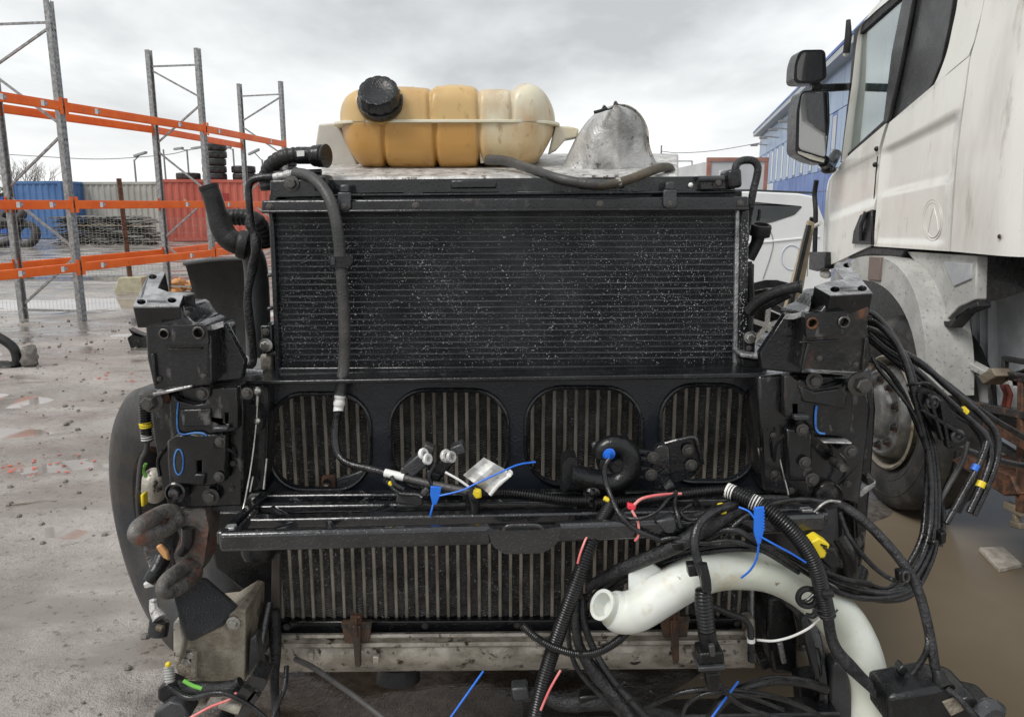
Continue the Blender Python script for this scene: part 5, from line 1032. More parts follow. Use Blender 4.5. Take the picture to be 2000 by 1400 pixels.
Rb_ = bracket(1, [(1704, 573, 1.33), (1622, 577, 1.325), (1590, 560, 1.37), (1615, 551, 1.39), (1648, 546, 1.40), (1630, 524, 1.47), (1634, 513, 1.50), (1655, 512, 1.505)], [(1655, 518, 8), (1631, 565, 9.5), (1684, 563, 9.5)],
    [(1703, 577), (1622, 580), (1604, 606), (1574, 618), (1560, 720), (1690, 728), (1704, 700), (1696, 640), (1700, 610)], rpoly([(1572, 612), (1655, 608), (1668, 628), (1660, 652), (1575, 660)], 8), [(1586, 631, 8.5), (1648, 629, 8.5)],
    [(1578, 620), (1536, 612), (1484, 690), (1488, 722), (1566, 730)], [(1582, 560), (1584, 580), (1580, 596), (1568, 606), (1552, 612), (1533, 612)], 1.335, 1.49, True)
# lower halves of the brackets
pl([(300, 762), (412, 753), (470, 752), (476, 800), (472, 985), (400, 988), (330, 990), (318, 960), (302, 860), (296, 800)], 1.372, 0.10, 'bracket_lower', K['cast_black'], bev=0.006)
pA_ = pl([(335, 768), (346, 782), (378, 790), (400, 788), (412, 757), (463, 757), (466, 838), (440, 846), (413, 848), (345, 852), (334, 845), (330, 790)], 1.352, 0.02, 'cover_plate', K['cast_black'], [[(439, 807), (446, 807), (446, 828), (439, 828)]], bev=0.004)
pB_ = pl([(325, 862), (345, 848), (440, 848), (442, 940), (404, 950), (330, 945), (326, 900)], 1.348, 0.02, 'cover_plate', K['cast_black'], [[(384, 900), (393, 900), (393, 930), (384, 930)]], bev=0.004)
pl([(296, 768), (374, 752), (374, 757), (300, 775)], 1.330, 0.05, 'bracket_rib', K['machined'], bev=0.002); pl([(378, 926), (400, 926), (399, 948), (379, 948)], 1.340, 0.02, 'catch', PL, bev=0.003)
pl([(415, 834), (444, 834), (444, 842), (415, 842)], 1.336, 0.016, 'catch', K['grey_black_plastic'], bev=0.003)
b_ = bolt(298, 783, 1.34, 14, wash=1.6, h=1.6); ho([(304, 778, 1.36), (330, 771, 1.37)], 13, 'rusty_sleeve', K['rust'])
for a, c_, r_ in ((396, 768, 9), (430, 863, 7), (428, 931, 7), (412, 969, 11), (483, 768, 8)): bolt(a, c_, 1.345 if a != 412 else 1.36, r_)
MB().lathe(onY(348, 958, 1.36), (0, -1, 0.1), [(0, 0.020), (0.014, 0.019), (0.016, 0.016), (0.008, 0.014), (0.008, 0.010), (0.022, 0.009), (0.024, 0.001)], 24).build('bushing', K['cast_black'], tf)
ho([(348, 785, 1.350), (346, 810, 1.350), (347, 838, 1.350), (356, 848, 1.346), (380, 845, 1.346), (396, 846, 1.346), (404, 851, 1.346)], 1.7, 'paint_mark', K['blue_paint'])
MB().tube([onY(a, b, 1.3465) for a, b in circ(349, 902, 9, 25, 24)], 0.0015, 6, closed=True).build('paint_mark', K['blue_paint'], tf)
# plate with the stay cable left
pl([(470, 745), (520, 742), (526, 800), (520, 960), (478, 964)], 1.42, 0.05, 'side_panel', BK, bev=0.004); pl(rpoly([(478, 790), (500, 790), (516, 815), (510, 845), (476, 848)], 8), 1.405, 0.016, 'stay_bracket', PL, bev=0.004)
cb_ = ho([(503, 764, 1.39), (501, 820, 1.388), (492, 900, 1.38), (478, 980, 1.36), (470, 1010, 1.34)], 1.8, 'stay_cable', K['bright_steel'], sub=3, seg=6); MB().ball(onY(503, 764, 1.39), 0.009, 10, 8).build('cable_end', K['bright_steel'], cb_); ho([(503, 770, 1.39), (502, 792, 1.389)], 3.6, 'cable_sleeve', K['bright_steel'], cb_); MB().ball(onY(503, 822, 1.387), 0.007, 8, 6).build('cable_crimp', K['bright_steel'], cb_)
ho([(521, 895, 1.40), (515, 955, 1.39)], 2.5, 'stay_rod', K['bright_steel']); ho([(494, 930, 1.40), (488, 960, 1.39)], 2.5, 'stay_rod', K['bright_steel'])
# right lower half
pl([(1690, 735), (1560, 728), (1480, 735), (1482, 800), (1490, 960), (1560, 975), (1680, 985), (1690, 900), (1702, 800)], 1.385, 0.10, 'bracket_lower', K['cast_black'], [circ(1616, 968, 2)], bev=0.006)
pl([(1532, 735), (1545, 733), (1555, 742), (1578, 744), (1592, 756), (1610, 758), (1640, 750), (1660, 744), (1668, 760), (1664, 820), (1660, 845), (1612, 848), (1600, 850), (1588, 838), (1560, 812), (1532, 814)], 1.362, 0.02, 'cover_plate', K['cast_black'], [[(1549, 790), (1556, 790), (1556, 814), (1549, 814)]], bev=0.004)
pl([(1536, 838), (1586, 838), (1588, 940), (1540, 940)], 1.365, 0.02, 'cover_plate', K['cast_black'], bev=0.004); pl([(1552, 811), (1582, 811), (1582, 822), (1552, 822)], 1.35, 0.016, 'catch', K['grey_black_plastic'], bev=0.003)
bolt(1678, 749, 1.35, 15, wash=1.6, h=1.5)
for a, c_, r_ in ((1590, 743, 11), (1567, 839, 8), (1572, 903, 8), (1661, 881, 9), (1586, 936, 9)): bolt(a, c_, 1.358, r_)
ho([(1628, 900, 1.37, 10), (1640, 908, 1.33, 9), (1648, 914, 1.31, 8)], 9, 'pin', K['steel_bolt'])
pl([(1608, 862), (1665, 864), (1664, 868), (1608, 866)], 1.35, 0.03, 'bracket_rib', K['machined'], bev=0.002)
MB().lathe(onY(1616, 966, 1.375), (0, -1, 0.15), [(0, 0.026), (0.010, 0.025), (0.012, 0.023), (-0.004, 0.021), (-0.004, 0.001)], 26).build('round_socket', K['cast_rusty'], tf)
ho([(1595, 793, 1.358), (1593, 815, 1.358), (1594, 836, 1.358), (1600, 845, 1.358), (1611, 847, 1.358)], 2.4, 'paint_mark', K['blue_paint'])
pl([(1676, 730), (1706, 722), (1712, 800), (1703, 930), (1690, 1080), (1674, 1150), (1668, 1000), (1680, 900)], 1.44, 0.06, 'bracket_outer_edge', K['cast_black'], bev=0.006); pl([(1676, 960), (1712, 938), (1712, 950), (1680, 974)], 1.40, 0.06, 'side_lug', K['machined'], bev=0.003); pl([(1692, 930), (1703, 930), (1710, 942), (1695, 950)], 1.40, 0.05, 'side_lug', K['cast_black'])
cb_ = ho([(1499, 748, 1.40), (1506, 800, 1.40), (1520, 880, 1.39), (1540, 966, 1.37)], 1.8, 'stay_cable', K['bright_steel'], sub=3, seg=6); ho([(1498, 745, 1.40), (1499, 772, 1.40)], 3.6, 'cable_sleeve', K['bright_steel'], cb_); MB().ball(onY(1497, 748, 1.398), 0.009, 10, 8).build('cable_end', K['rust'], cb_); pl(rpoly([(1490, 775), (1520, 770), (1524, 815), (1500, 825), (1487, 805)], 7), 1.41, 0.016, 'stay_bracket', PL, bev=0.004); MB().ball(onY(1497, 803, 1.40), 0.006, 8, 6).build('cable_crimp', K['bright_steel'], cb_)
ho([(1481, 875, 1.40), (1493, 930, 1.39)], 2.2, 'stay_rod', K['bright_steel']); ho([(1507, 900, 1.40), (1520, 930, 1.39)], 2.5, 'stay_rod', K['bright_steel'])
pl([(375, 746), (1530, 728), (1690, 728), (1690, 733), (1530, 738), (375, 753)], 1.40, 0.11, 'cross_flange', K['black_paint'], bev=0.002)

# --- shroud with four openings
ops = [rrect(527, 769, 723, 956, 66, 8), rrect(763, 762, 992, 952, 70, 8), rrect(1027, 757, 1252, 946, 70, 8), rrect(1290, 752, 1476, 941, 66, 8)]
sh = pl([(515, 742), (1490, 733), (1490, 965), (515, 975)], 1.46, 0.02, 'shroud', mat('shroud_paint', (0.010, 0.013, 0.019), (0.018, 0.022, 0.029), 5, (0.22, 0.40), bump=0.2, bsc=40, drops=0.2), ops, bev=0)
for op in ops: MB().tube([onY(a, b, 1.458) for a, b in op], 0.0045, 8, closed=True).build('opening_rim', K['black_paint'], sh)
mb = MB(); p = onY(638, 940, 1.47); pl([(628, 930), (655, 928), (657, 956), (626, 956)], 1.475, 0.01, 'rusty_tab', K['rust'], par=sh); MB().lathe(onY(638, 942, 1.474), (0, -1, 0), [(0, 0.008), (0.004, 0.007), (0.002, 0.004), (0.002, 0.001)], 12).build('tab_hole', K['steel_bolt'], sh); pl([(656, 936), (690, 925), (715, 915), (716, 935), (690, 952), (657, 956)], 1.478, 0.01, 'shroud_gusset', K['grey_black_plastic'], par=sh)
# --- charge air cooler core behind
YI = 1.545
a0, a1, b0, b1 = onY(528, 742, YI), onY(1488, 735, YI), onY(543, 1216, YI), onY(1472, 1212, YI)
core = MB().prism([p + Vector((0, 0.008, 0)) for p in (a0, a1, b1, b0)], (0, 0.03, 0)).build('charge_cooler', mat('core_back', (0.045, 0.042, 0.038), (0.09, 0.084, 0.077), 30, (0.5, 0.7)), tf)
NTB = 45
for k in range(NTB + 1):
    t = (k + 0.1) / (NTB + 0.2); p, q = a0.lerp(a1, t), b0.lerp(b1, t); xm = (p.x + q.x) / 2
    MB().obox(Vector((xm, YI + 0.008, (p.z + q.z) / 2)), (0.0036, 0, 0), (0, 0.0075, 0), (0, 0, (p.z - q.z) / 2)).build('cooler_tube', K['core_tube'], core, bev=0.0015)
fm = MB()
for k in range(NTB):
    t0 = (k + 0.1) / (NTB + 0.2); t1 = (k + 1.1) / (NTB + 0.2); xa = (a0.lerp(a1, t0).x + b0.lerp(b1, t0).x) / 2 + 0.0045; xb = (a0.lerp(a1, t1).x + b0.lerp(b1, t1).x) / 2 - 0.0045; z = a0.z; zz_ = b0.z
    while z > zz_:
        z2 = z - 0.0028 + random.uniform(-0.0005, 0.0005); j = random.uniform(-0.001, 0.001)
        fm.add([(xa, YI + 0.003 + j, z), (xb, YI + 0.003 + j, z2), (xb, YI + 0.0075, z2), (xa, YI + 0.0075, z)], [(0, 1, 2, 3)]); fm.add([(xb, YI + 0.003 + j, z2), (xa, YI + 0.003, z2 - 0.0028), (xa, YI + 0.0075, z2 - 0.0028), (xb, YI + 0.0075, z2)], [(0, 1, 2, 3)]); z -= 0.0056
kind(fm.build('cooler_fins', mat('cooler_fin', (0.12, 0.114, 0.105), (0.26, 0.245, 0.225), 30, (0.4, 0.7)), core, smooth=False), 'stuff')
for op in ops: drops('water_drops', [(a, b) for a, b in op], 800, YI - 0.0005, core, (0.45, 1.15))
drops('water_drops', [(545, 1075), (1470, 1070), (1465, 1210), (545, 1214)], 2600, YI - 0.0005, core, (0.45, 1.1))
pl([(530, 1080), (546, 1080), (546, 1240), (528, 1240)], 1.53, 0.05, 'cooler_side', mat('cooler_side', (0.05, 0.042, 0.037), (0.10, 0.085, 0.075), 8, (0.5, 0.7)), bev=0.003); pl([(1466, 1090), (1474, 1090), (1474, 1215), (1466, 1215)], 1.53, 0.05, 'cooler_side', K['machined'], bev=0.003)
bar_ = pl([(544, 1214), (1470, 1208), (1470, 1228), (544, 1238)], 1.53, 0.04, 'lower_bar', BK, bev=0.003)
for px in (560, 830, 1010, 1440): bolt(px, 1224 - (px - 544) * 0.007, 1.528, 4.5, bar_, name='rivet', h=0.6)
tk = MB()
cs = [(1237, 1.515), (1240, 1.505), (1246, 1.503), (1249, 1.512), (1254, 1.513), (1257, 1.503), (1264, 1.502), (1267, 1.512), (1280, 1.508), (1296, 1.515), (1306, 1.530), (1312, 1.55)]
rows = []
for py, yy in cs:
    row = []
    for i in range(61):
        u = i / 60; px = 546 + (1474 - 546) * u; lo = 0.010 * math.sin(i * 1.1) * (1 if py > 1275 else 0) * 0.4
        end = 0.02 * (max(0, 0.03 - u) / 0.03 + max(0, u - 0.97) / 0.03); p = onY(px, py - u * 8, yy + lo + end); row.append(p)
    rows.append(row)
rows.append([Vector((p.x, p.y + 0.09, p.z + 0.01)) for p in rows[-1]])
MB().grid(rows).build('cooler_tank', K['alu_dirty'], tf, ang=45)
for px, py in ((600, 1276), (728, 1282), (1340, 1268)): pl([(px, py), (px + 12, py), (px + 12, py + 14), (px, py + 14)], 1.495, 0.02, 'tank_lug', K['alu_dirty'], bev=0.002)
MB().lathe(onY(778, 1318, 1.62), (0, -0.25, -1), [(-0.02, 0.045), (0.0, 0.05), (0.012, 0.05), (0.012, 0.04), (-0.01, 0.038)], 28).build('drain_ring', K['rubber'], tf)
for x0, y0 in ((696, 1202), (1318, 1192)):
    hg = pl([(x0 - 30, y0 + 14), (x0 - 12, y0 + 12), (x0 - 12, y0), (x0 + 10, y0), (x0 + 10, y0 + 12), (x0 + 30, y0 + 13), (x0 + 24, y0 + 52), (x0 - 22, y0 + 54)], 1.492, 0.012, 'rusty_hinge', mat('hinge_rust', (0.05, 0.036, 0.028), (0.11, 0.06, 0.035), 22, (0.5, 0.8), bump=0.7, bsc=120) if 'hinge_rust' not in K else K['hinge_rust'], bev=0.002)
    pl([(x0 - 9, y0 + 20), (x0 + 8, y0 + 20), (x0 + 9, y0 + 100), (x0 - 3, y0 + 102)], 1.482, 0.010, 'hinge_strap', K['hinge_rust'], par=hg, bev=0.003); ho([(x0 - 8, y0 + 2, 1.484), (x0 + 8, y0 + 2, 1.484)], 3, 'hinge_pin', K['rust'], hg); ho([(x0 - 1, y0 - 4, 1.484), (x0, y0 + 40, 1.480)], 3, 'hinge_rib', K['rust'], hg)
    for dx in (-24, 24): bolt(x0 + dx, y0 + 20, 1.489, 3.5, hg, name='rivet', h=0.6)
# --- folding step over the lower cooler
zS = onY(700, 967, 1.42).z
def sz(px, py, dz=0): return onZ(px, py, zS + dz)
stp = thing if False else None
ST = K['step_plastic']
def srail(x0, y0, x1, y1, w, h, nm='step_rail', dz=0): return MB().bar(sz(x0, y0, dz), sz(x1, y1, dz), w, h).build(nm, ST, tf, bev=0.004)
srail(520, 972, 1560, 962, 0.022, 0.020); srail(508, 992, 1590, 976, 0.020, 0.016, dz=-0.004); srail(482, 1018, 1605, 996, 0.026, 0.018)
fpl = MB().bar(sz(430, 1056), sz(960, 1042), 0.020, 0.034).build('step_front', ST, tf, bev=0.007, seg=3); MB().bar(sz(1085, 1038), sz(1608, 1018), 0.020, 0.034).build('step_front', ST, tf, bev=0.007, seg=3)
MB().bar(sz(960, 1042, 0.0), sz(1085, 1038, 0.0), 0.018, 0.008).build('step_front', ST, tf, bev=0.003)
yy_ = sz(1020, 1042).y - 0.012; pl(rpoly([(950, 1032), (985, 1036), (1060, 1034), (1098, 1028), (1088, 1062), (1060, 1080), (985, 1082), (962, 1066)], 8), yy_, 0.014, 'step_latch', K['step_plastic'], bev=0.006); ho([(984, 1034, yy_ - 0.004), (992, 1027, yy_ - 0.006), (1020, 1025, yy_ - 0.006), (1050, 1026, yy_ - 0.006), (1060, 1033, yy_ - 0.004)], 4, 'latch_handle', ST)
for x0, y0, x1, y1 in ((560, 972, 600, 992), (730, 970, 700, 990), (570, 1018, 530, 994), (580, 1022, 500, 1052), (760, 990, 690, 1016), (770, 996, 690, 1020), (905, 968, 925, 1010), (1120, 990, 1160, 966), (1250, 990, 1270, 1012), (1350, 966, 1370, 1000), (1500, 962, 1530, 1000), (640, 1018, 660, 1050), (1180, 1010, 1150, 1034)): srail(x0, y0, x1, y1, 0.013, 0.014, 'step_brace', -0.003)
srail(432, 1052, 520, 970, 0.018, 0.024, 'step_end'); srail(460, 1044, 500, 1000, 0.012, 0.014, 'step_end', 0.004); srail(1608, 1014, 1570, 962, 0.018, 0.024, 'step_end')
MB().prism([sz(465, 1040, -0.022), sz(1600, 1010, -0.022), sz(1560, 968, -0.022), sz(520, 976, -0.022)], (0, 0, -0.006)).build('step_floor', K['step_plastic'], tf)
pl([(434, 1032), (456, 1030), (456, 1042), (434, 1044)], sz(445, 1040).y - 0.01, 0.02, 'cable_anchor', K['machined'], bev=0.003); ho([(493, 973, 1.40), (512, 972, 1.40)], 5, 'pivot_pin', K['bright_steel']); ho([(1500, 948, 1.40), (1516, 947, 1.40)], 4, 'pivot_pin', K['bright_steel'])
pl([(400, 988), (500, 984), (500, 998), (400, 1000)], 1.40, 0.06, 'lower_rail', K['grey_black_plastic'])

# --- wheels, frame rails, unseen engine added behind to block light
wt = tyre_mesh(0.50, 0.30, K['tyre_wet'], 56, 0.57)
for cxw, cy_, yaw in ((-1.13, 2.66, 46), (0.95, 2.78, 2)):
    o = link('tyre', wt, tf); o.location = (cxw, cy_, 0.495); o.rotation_euler = (0, R(90), R(yaw))
    rm = MB().lathe((0, 0, 0), (0, 0, 1), [(-0.12, 0.285), (-0.10, 0.27), (0.02, 0.262), (0.03, 0.12), (0.06, 0.10), (0.06, 0.001)], 40, close=False).mesh('rim', K['cast_rusty']); q = link('rim', rm, tf); q.location = o.location; q.rotation_euler = o.rotation_euler
MB().box((-1.05, 2.71, 0.42), (0.85, 2.85, 0.56)).build('front_axle', K['cast_rusty'], tf)
for x in (-0.42, 0.36): MB().box((x, 1.62, 0.74), (x + 0.07, 5.2, 1.0)).build('chassis_rail', K['cast_rusty'], tf)
for x in (-0.40, 0.38): MB().bar((x, 2.0, 0.62), (x, 3.3, 0.62), 0.08, 0.05).build('leaf_spring', K['cast_rusty'], tf); MB().box((x - 0.05, 2.73, 0.565), (x + 0.05, 2.83, 0.60)).build('spring_seat', K['cast_rusty'], tf); MB().box((x - 0.03, 2.02, 0.648), (x + 0.03, 2.10, 0.74)).build('spring_hanger', K['cast_rusty'], tf)
en = MB().prism([(-0.32, 1.95, 0.62), (0.32, 1.95, 0.62), (0.36, 1.95, 1.30), (0.25, 1.95, 1.50), (-0.25, 1.95, 1.50), (-0.36, 1.95, 1.30)], (0, 1.25, 0)).build('unseen_engine', K['cast_black'], tf, bev=0.02)
for k in range(6): MB().box((-0.22, 2.0 + k*0.2, 1.501), (0.22, 2.16 + k*0.2, 1.55)).build('unseen_rocker_cover', K['alu_dirty'], en, bev=0.01)
MB().lathe((0, 1.95, 1.15), (0, -1, 0), [(0, 0.30), (0.04, 0.30), (0.06, 0.12), (0.10, 0.10)], 30).build('unseen_fan_hub', K['rubber'], en)
MB().lathe((0, 3.2, 1.0), (0, 1, 0), [(0, 0.33), (0.25, 0.33), (0.45, 0.22), (1.1, 0.2), (1.15, 0.1)], 24).build('unseen_gearbox', K['cast_black'], tf)
for sx_ in (-1, 1): MB().box((sx_*0.47, 2.05, 1.06), (sx_*0.88, 3.2, 1.10)).build('shade_arch_tray', PL, tf); MB().box((sx_*0.50, 3.35, 0.55), (sx_*0.98, 4.7, 1.02)).build('shade_side_tank', K['cast_black'], tf, bev=0.06, seg=4)  # trays and tanks, like gearbox and guard, added to shade the ground below
MB().box((-0.46, 1.75, 0.60), (0.46, 3.3, 0.615)).build('shade_sump_guard', PL, tf)
# wheel arch liner behind the left bracket
rows = []
for i in range(13):
    v = i / 12; row = []
    for j in range(13):
        u = j / 12; px = 361 + u * 118 + v * 40 * (1 - u); py = 514 - 8 * u + v * (205 - 60 * (1 - u)); row.append(onY(px, py, 1.72 + 0.06 * math.sin(v * 3) + 0.08 * (1 - u)))
    rows.append(row)
MB().grid(rows, (0, 0.008, 0)).build('arch_liner', mat('liner_black', (0.005, 0.005, 0.005), (0.018, 0.016, 0.014), 5, (0.4, 0.65), spec=0.25, bump=0.5, bsc=60), tf, ang=70)
ho([(360, 515, 1.80), (420, 507, 1.75), (480, 505, 1.72)], 4, 'liner_edge', K['hose_slate'])
# --- left side cable conduit
lc = ho([(284, 770, 1.40), (284, 800, 1.40), (286, 840, 1.40), (289, 862, 1.40)], 11, 'side_conduit', K['conduit'], ribs=5, amp=0.3, seg=12); ho([(284, 824, 1.40), (286, 834, 1.40)], 12.5, 'yellow_tape', K['yellow_plastic'], lc, sub=3, seg=12); ho([(287, 848, 1.40), (288, 860, 1.40)], 11.5, 'white_tape', K['white_tag'], lc, sub=3, seg=12)
ho([(288, 862, 1.40), (285, 880, 1.40), (276, 900, 1.40), (272, 930, 1.40), (270, 980, 1.40), (276, 1040, 1.42)], 5, 'side_cable', K['hose_grey'])
MB().ball(onY(302, 948, 1.47), 0.036, 16, 12, (0.7, 0.8, 1)).build('steel_cup', K['alu_dirty'], tf); pl([(273, 966), (280, 964), (281, 990), (275, 990)], 1.39, 0.02, 'yellow_tag', K['yellow_plastic']); ho([(285, 905, 1.41), (280, 918, 1.41), (286, 932, 1.41)], 3, 'green_wire', K['green_wire'])
# --- tow hook castings, lower left
def eye(cx, cy, a, l, w, r, y, dy, nm, par):
    ca, sa = math.cos(R(a)), math.sin(R(a)); pts = []
    for k in range(28):
        t = 2*math.pi*k/28; u = math.copysign(abs(math.cos(t)) ** 0.7, math.cos(t)) * l; v = math.sin(t) * w; pts.append(onY(cx + ca*u - sa*v, cy + sa*u + ca*v, y + dy * u / l))
    q = ppm(pts[0]); return MB().tube(pts, [(r * (1 + 0.18 * math.cos(2*math.pi*k/28))) / q for k in range(28)], 14, closed=True).build(nm, K['tow_cast'], par, ang=70)
tw = pl(rpoly([(330, 1010), (352, 996), (400, 992), (408, 1030), (398, 1100), (384, 1128), (352, 1120), (338, 1085), (352, 1050), (345, 1030)], 8), 1.37, 0.06, 'tow_hook', K['tow_cast'], bev=0.014, seg=3)
eye(302, 1026, -27, 42, 14, 17, 1.32, 0.045, 'hook_eye', tw); eye(348, 1132, -35, 36, 13, 15, 1.33, 0.04, 'hook_eye', tw)
pl(rpoly([(284, 1040), (300, 1026), (322, 1014), (326, 1020), (306, 1034), (288, 1044)], 3), 1.325, 0.02, 'hook_slot', K['rust'], par=tw); ho([(366, 1008, 1.41, 26), (390, 1006, 1.43, 24)], 24, 'hook_boss', K['cast_rusty'], tw, seg=18); ho([(352, 1080, 1.362, 10), (366, 1060, 1.358, 12), (368, 1030, 1.36, 13)], 12, 'hook_rib', K['cast_black'], tw)
pl(rpoly([(360, 1095), (372, 1092), (376, 1118), (366, 1130)], 3), 1.362, 0.02, 'rust_patch', K['rust'], par=tw)
ho([(318, 1090, 1.40, 16), (305, 1115, 1.38, 15), (290, 1135, 1.37, 12)], 15, 'damper_stub', PL); pl([(303, 1068), (312, 1064), (326, 1078), (330, 1096), (318, 1090)], 1.385, 0.01, 'foam_scrap', K['orange_debris'])
pl([(278, 1140), (296, 1134), (302, 1146), (282, 1150)], 1.37, 0.02, 'metal_tab', K['alu_wet'])
ho([(300, 1170, 1.35, 8), (302, 1190, 1.34, 10), (312, 1208, 1.33, 14)], 10, 'foil_wrap', K['alu_wet']); MB().lathe(onY(312, 1212, 1.33), (-0.1, -0.3, -1), [(0, 0.018), (0.026, 0.018), (0.028, 0.015)], 18).build('sensor_can', PL, tf); ho([(307, 1224, 1.312), (318, 1228, 1.31)], 7, 'can_label', K['hose_brown'], sub=2)
MB().prism([onY(a, b, d) for a, b, d in ((336, 1160, 1.33), (395, 1125, 1.40), (468, 1188, 1.42), (428, 1222, 1.38), (366, 1252, 1.33), (350, 1215, 1.32))], (0, 0.02, -0.012)).build('skid_plate', mat('slate_plate', (0.030, 0.032, 0.036), (0.055, 0.057, 0.062), 6, (0.2, 0.4), drops=0.5), tf, bev=0.003)
pl([(345, 1250), (362, 1225), (400, 1215), (428, 1212), (466, 1188), (480, 1192), (478, 1330), (420, 1332), (352, 1326), (340, 1300)], 1.40, 0.12, 'mud_caked_bracket', K['mud_bracket'], bev=0.010, seg=3)
pl([(372, 1270), (384, 1275), (384, 1325), (372, 1325)], 1.385, 0.02, 'bracket_fin', K['mud_bracket'], bev=0.003); pl([(338, 1215), (350, 1212), (360, 1250), (350, 1300), (338, 1290)], 1.36, 0.03, 'bracket_flange', K['alu_dirty'], bev=0.004)
for a, c_, r_ in ((456, 1216, 9), (374, 1276, 8), (366, 1288, 9)): bolt(a, c_, 1.393, r_, mt='bright_steel')
MB().lathe(onY(505, 1082, 1.52), (0, -0.3, -1), [(-0.02, 0.036), (0, 0.035), (0.012, 0.028), (0.014, 0.001)], 24).build('mount_cup', PL, tf)
pl([(395, 1000), (500, 1000), (540, 1070), (535, 1250), (500, 1300), (480, 1160), (420, 1110)], 1.58, 0.05, 'inner_panel', PL, bev=0.006)
ho([(525, 1175, 1.50, 9), (512, 1240, 1.47, 10), (504, 1310, 1.43, 10), (500, 1350, 1.38, 9)], 10, 'strut', K['step_plastic'], seg=8); pl([(488, 1245), (500, 1240), (512, 1310), (498, 1320), (484, 1318)], 1.40, 0.03, 'strut_plate', K['grey_black_plastic'], bev=0.004); ho([(535, 1190, 1.52, 12), (538, 1260, 1.5, 12), (536, 1330, 1.46, 9), (540, 1410, 1.42, 8)], 11, 'hanging_cable', K['tape_loom'])
pl(rpoly([(488, 1318), (520, 1326), (516, 1345), (480, 1402), (458, 1402), (470, 1380), (452, 1372), (470, 1345)], 5), 1.30, 0.05, 'cast_link', K['step_plastic'], [rpoly([(499, 1345), (505, 1347), (480, 1378), (474, 1376)], 2)], bev=0.006)
ho([(430, 1372, 1.29, 10), (452, 1378, 1.29, 12), (470, 1384, 1.29, 12)], 12, 'link_sensor', K['alu_dirty']); ho([(440, 1402, 1.30), (452, 1378, 1.30)], 13, 'link_conduit', K['conduit'], ribs=5, amp=0.3)
ho([(330, 1300, 1.36, 9), (332, 1332, 1.35, 9)], 10, 'light_conduit', mat('conduit_grey', (0.42, 0.42, 0.41), None, 10, (0.4, 0.5)), ribs=5, amp=0.3); pl([(321, 1296), (331, 1295), (331, 1304), (321, 1304)], 1.345, 0.01, 'yellow_tag', K['yellow_plastic'])
ho([(358, 1328, 1.33, 4), (376, 1338, 1.33, 4), (394, 1344, 1.33, 4)], 4, 'green_wire', K['green_wire'])
ho([(345, 1338, 1.38, 12), (390, 1345, 1.37, 14), (450, 1342, 1.36, 14), (470, 1330, 1.36, 10)], 12, 'harness_stub', K['tape_loom']); pl([(306, 1345), (326, 1333), (350, 1345), (362, 1375), (340, 1385), (306, 1368)], 1.36, 0.04, 'plug_block', PL, bev=0.006); pl([(300, 1392), (330, 1370), (355, 1375), (372, 1402), (320, 1412), (298, 1410)], 1.34, 0.05, 'plug_block', K['grey_black_plastic'], bev=0.006); pl([(354, 1350), (400, 1352), (402, 1380), (356, 1382)], 1.40, 0.08, 'box_section', K['mud_bracket'], bev=0.005)
# --- right lower arms
ho([(1520, 1160, 1.52, 14), (1560, 1185, 1.48, 15), (1585, 1230, 1.45, 15), (1600, 1300, 1.42, 15), (1605, 1410, 1.40, 15)], 15, 'steering_arm', K['cast_black'], seg=6); pl([(1575, 1200), (1588, 1240), (1604, 1330), (1594, 1332), (1578, 1270), (1565, 1210)], 1.41, 0.02, 'arm_edge', K['grey_black_plastic'], bev=0.003)
pl([(1502, 1165), (1545, 1160), (1560, 1230), (1565, 1320), (1510, 1318), (1498, 1240)], 1.50, 0.06, 'arm_housing', PL, bev=0.01); pl([(1519, 1256), (1530, 1254), (1538, 1295), (1528, 1298)], 1.485, 0.012, 'housing_label', K['machined']); pl([(1484, 1290), (1500, 1284), (1506, 1305), (1490, 1310)], 1.47, 0.03, 'clip_block', PL)
pl([(1566, 1190), (1618, 1180), (1632, 1230), (1625, 1290), (1604, 1320), (1592, 1260)], 1.45, 0.06, 'mud_caked_bracket', K['mud_bracket'], bev=0.01); pl([(1606, 1255), (1640, 1220), (1650, 1280), (1620, 1305)], 1.47, 0.04, 'rust_bracket', K['rust'], bev=0.006)
pl([(1625, 1300), (1640, 1288), (1660, 1310), (1668, 1410), (1618, 1410)], 1.40, 0.04, 'plastic_guard', K['grey_black_plastic'], bev=0.01); pl([(1560, 1330), (1620, 1320), (1620, 1410), (1568, 1410)], 1.44, 0.05, 'lower_arm_block', PL, bev=0.006)
ho([(1640, 1050, 1.40, 14), (1655, 1075, 1.39, 15), (1662, 1110, 1.39, 13), (1660, 1140, 1.40, 13)], 14, 'damper_end', K['cast_rusty'], seg=14); ho([(1640, 1130, 1.44, 22), (1662, 1135, 1.44, 24), (1672, 1110, 1.46, 24)], 24, 'damper_body', PL); pl([(1455, 1212), (1476, 1210), (1478, 1250), (1458, 1250)], 1.50, 0.04, 'core_mount', K['alu_dirty'], bev=0.006)
pl([(1466, 1085), (1510, 1080), (1560, 1100), (1570, 1180), (1500, 1200), (1478, 1180)], 1.60, 0.05, 'inner_panel', PL, bev=0.006)

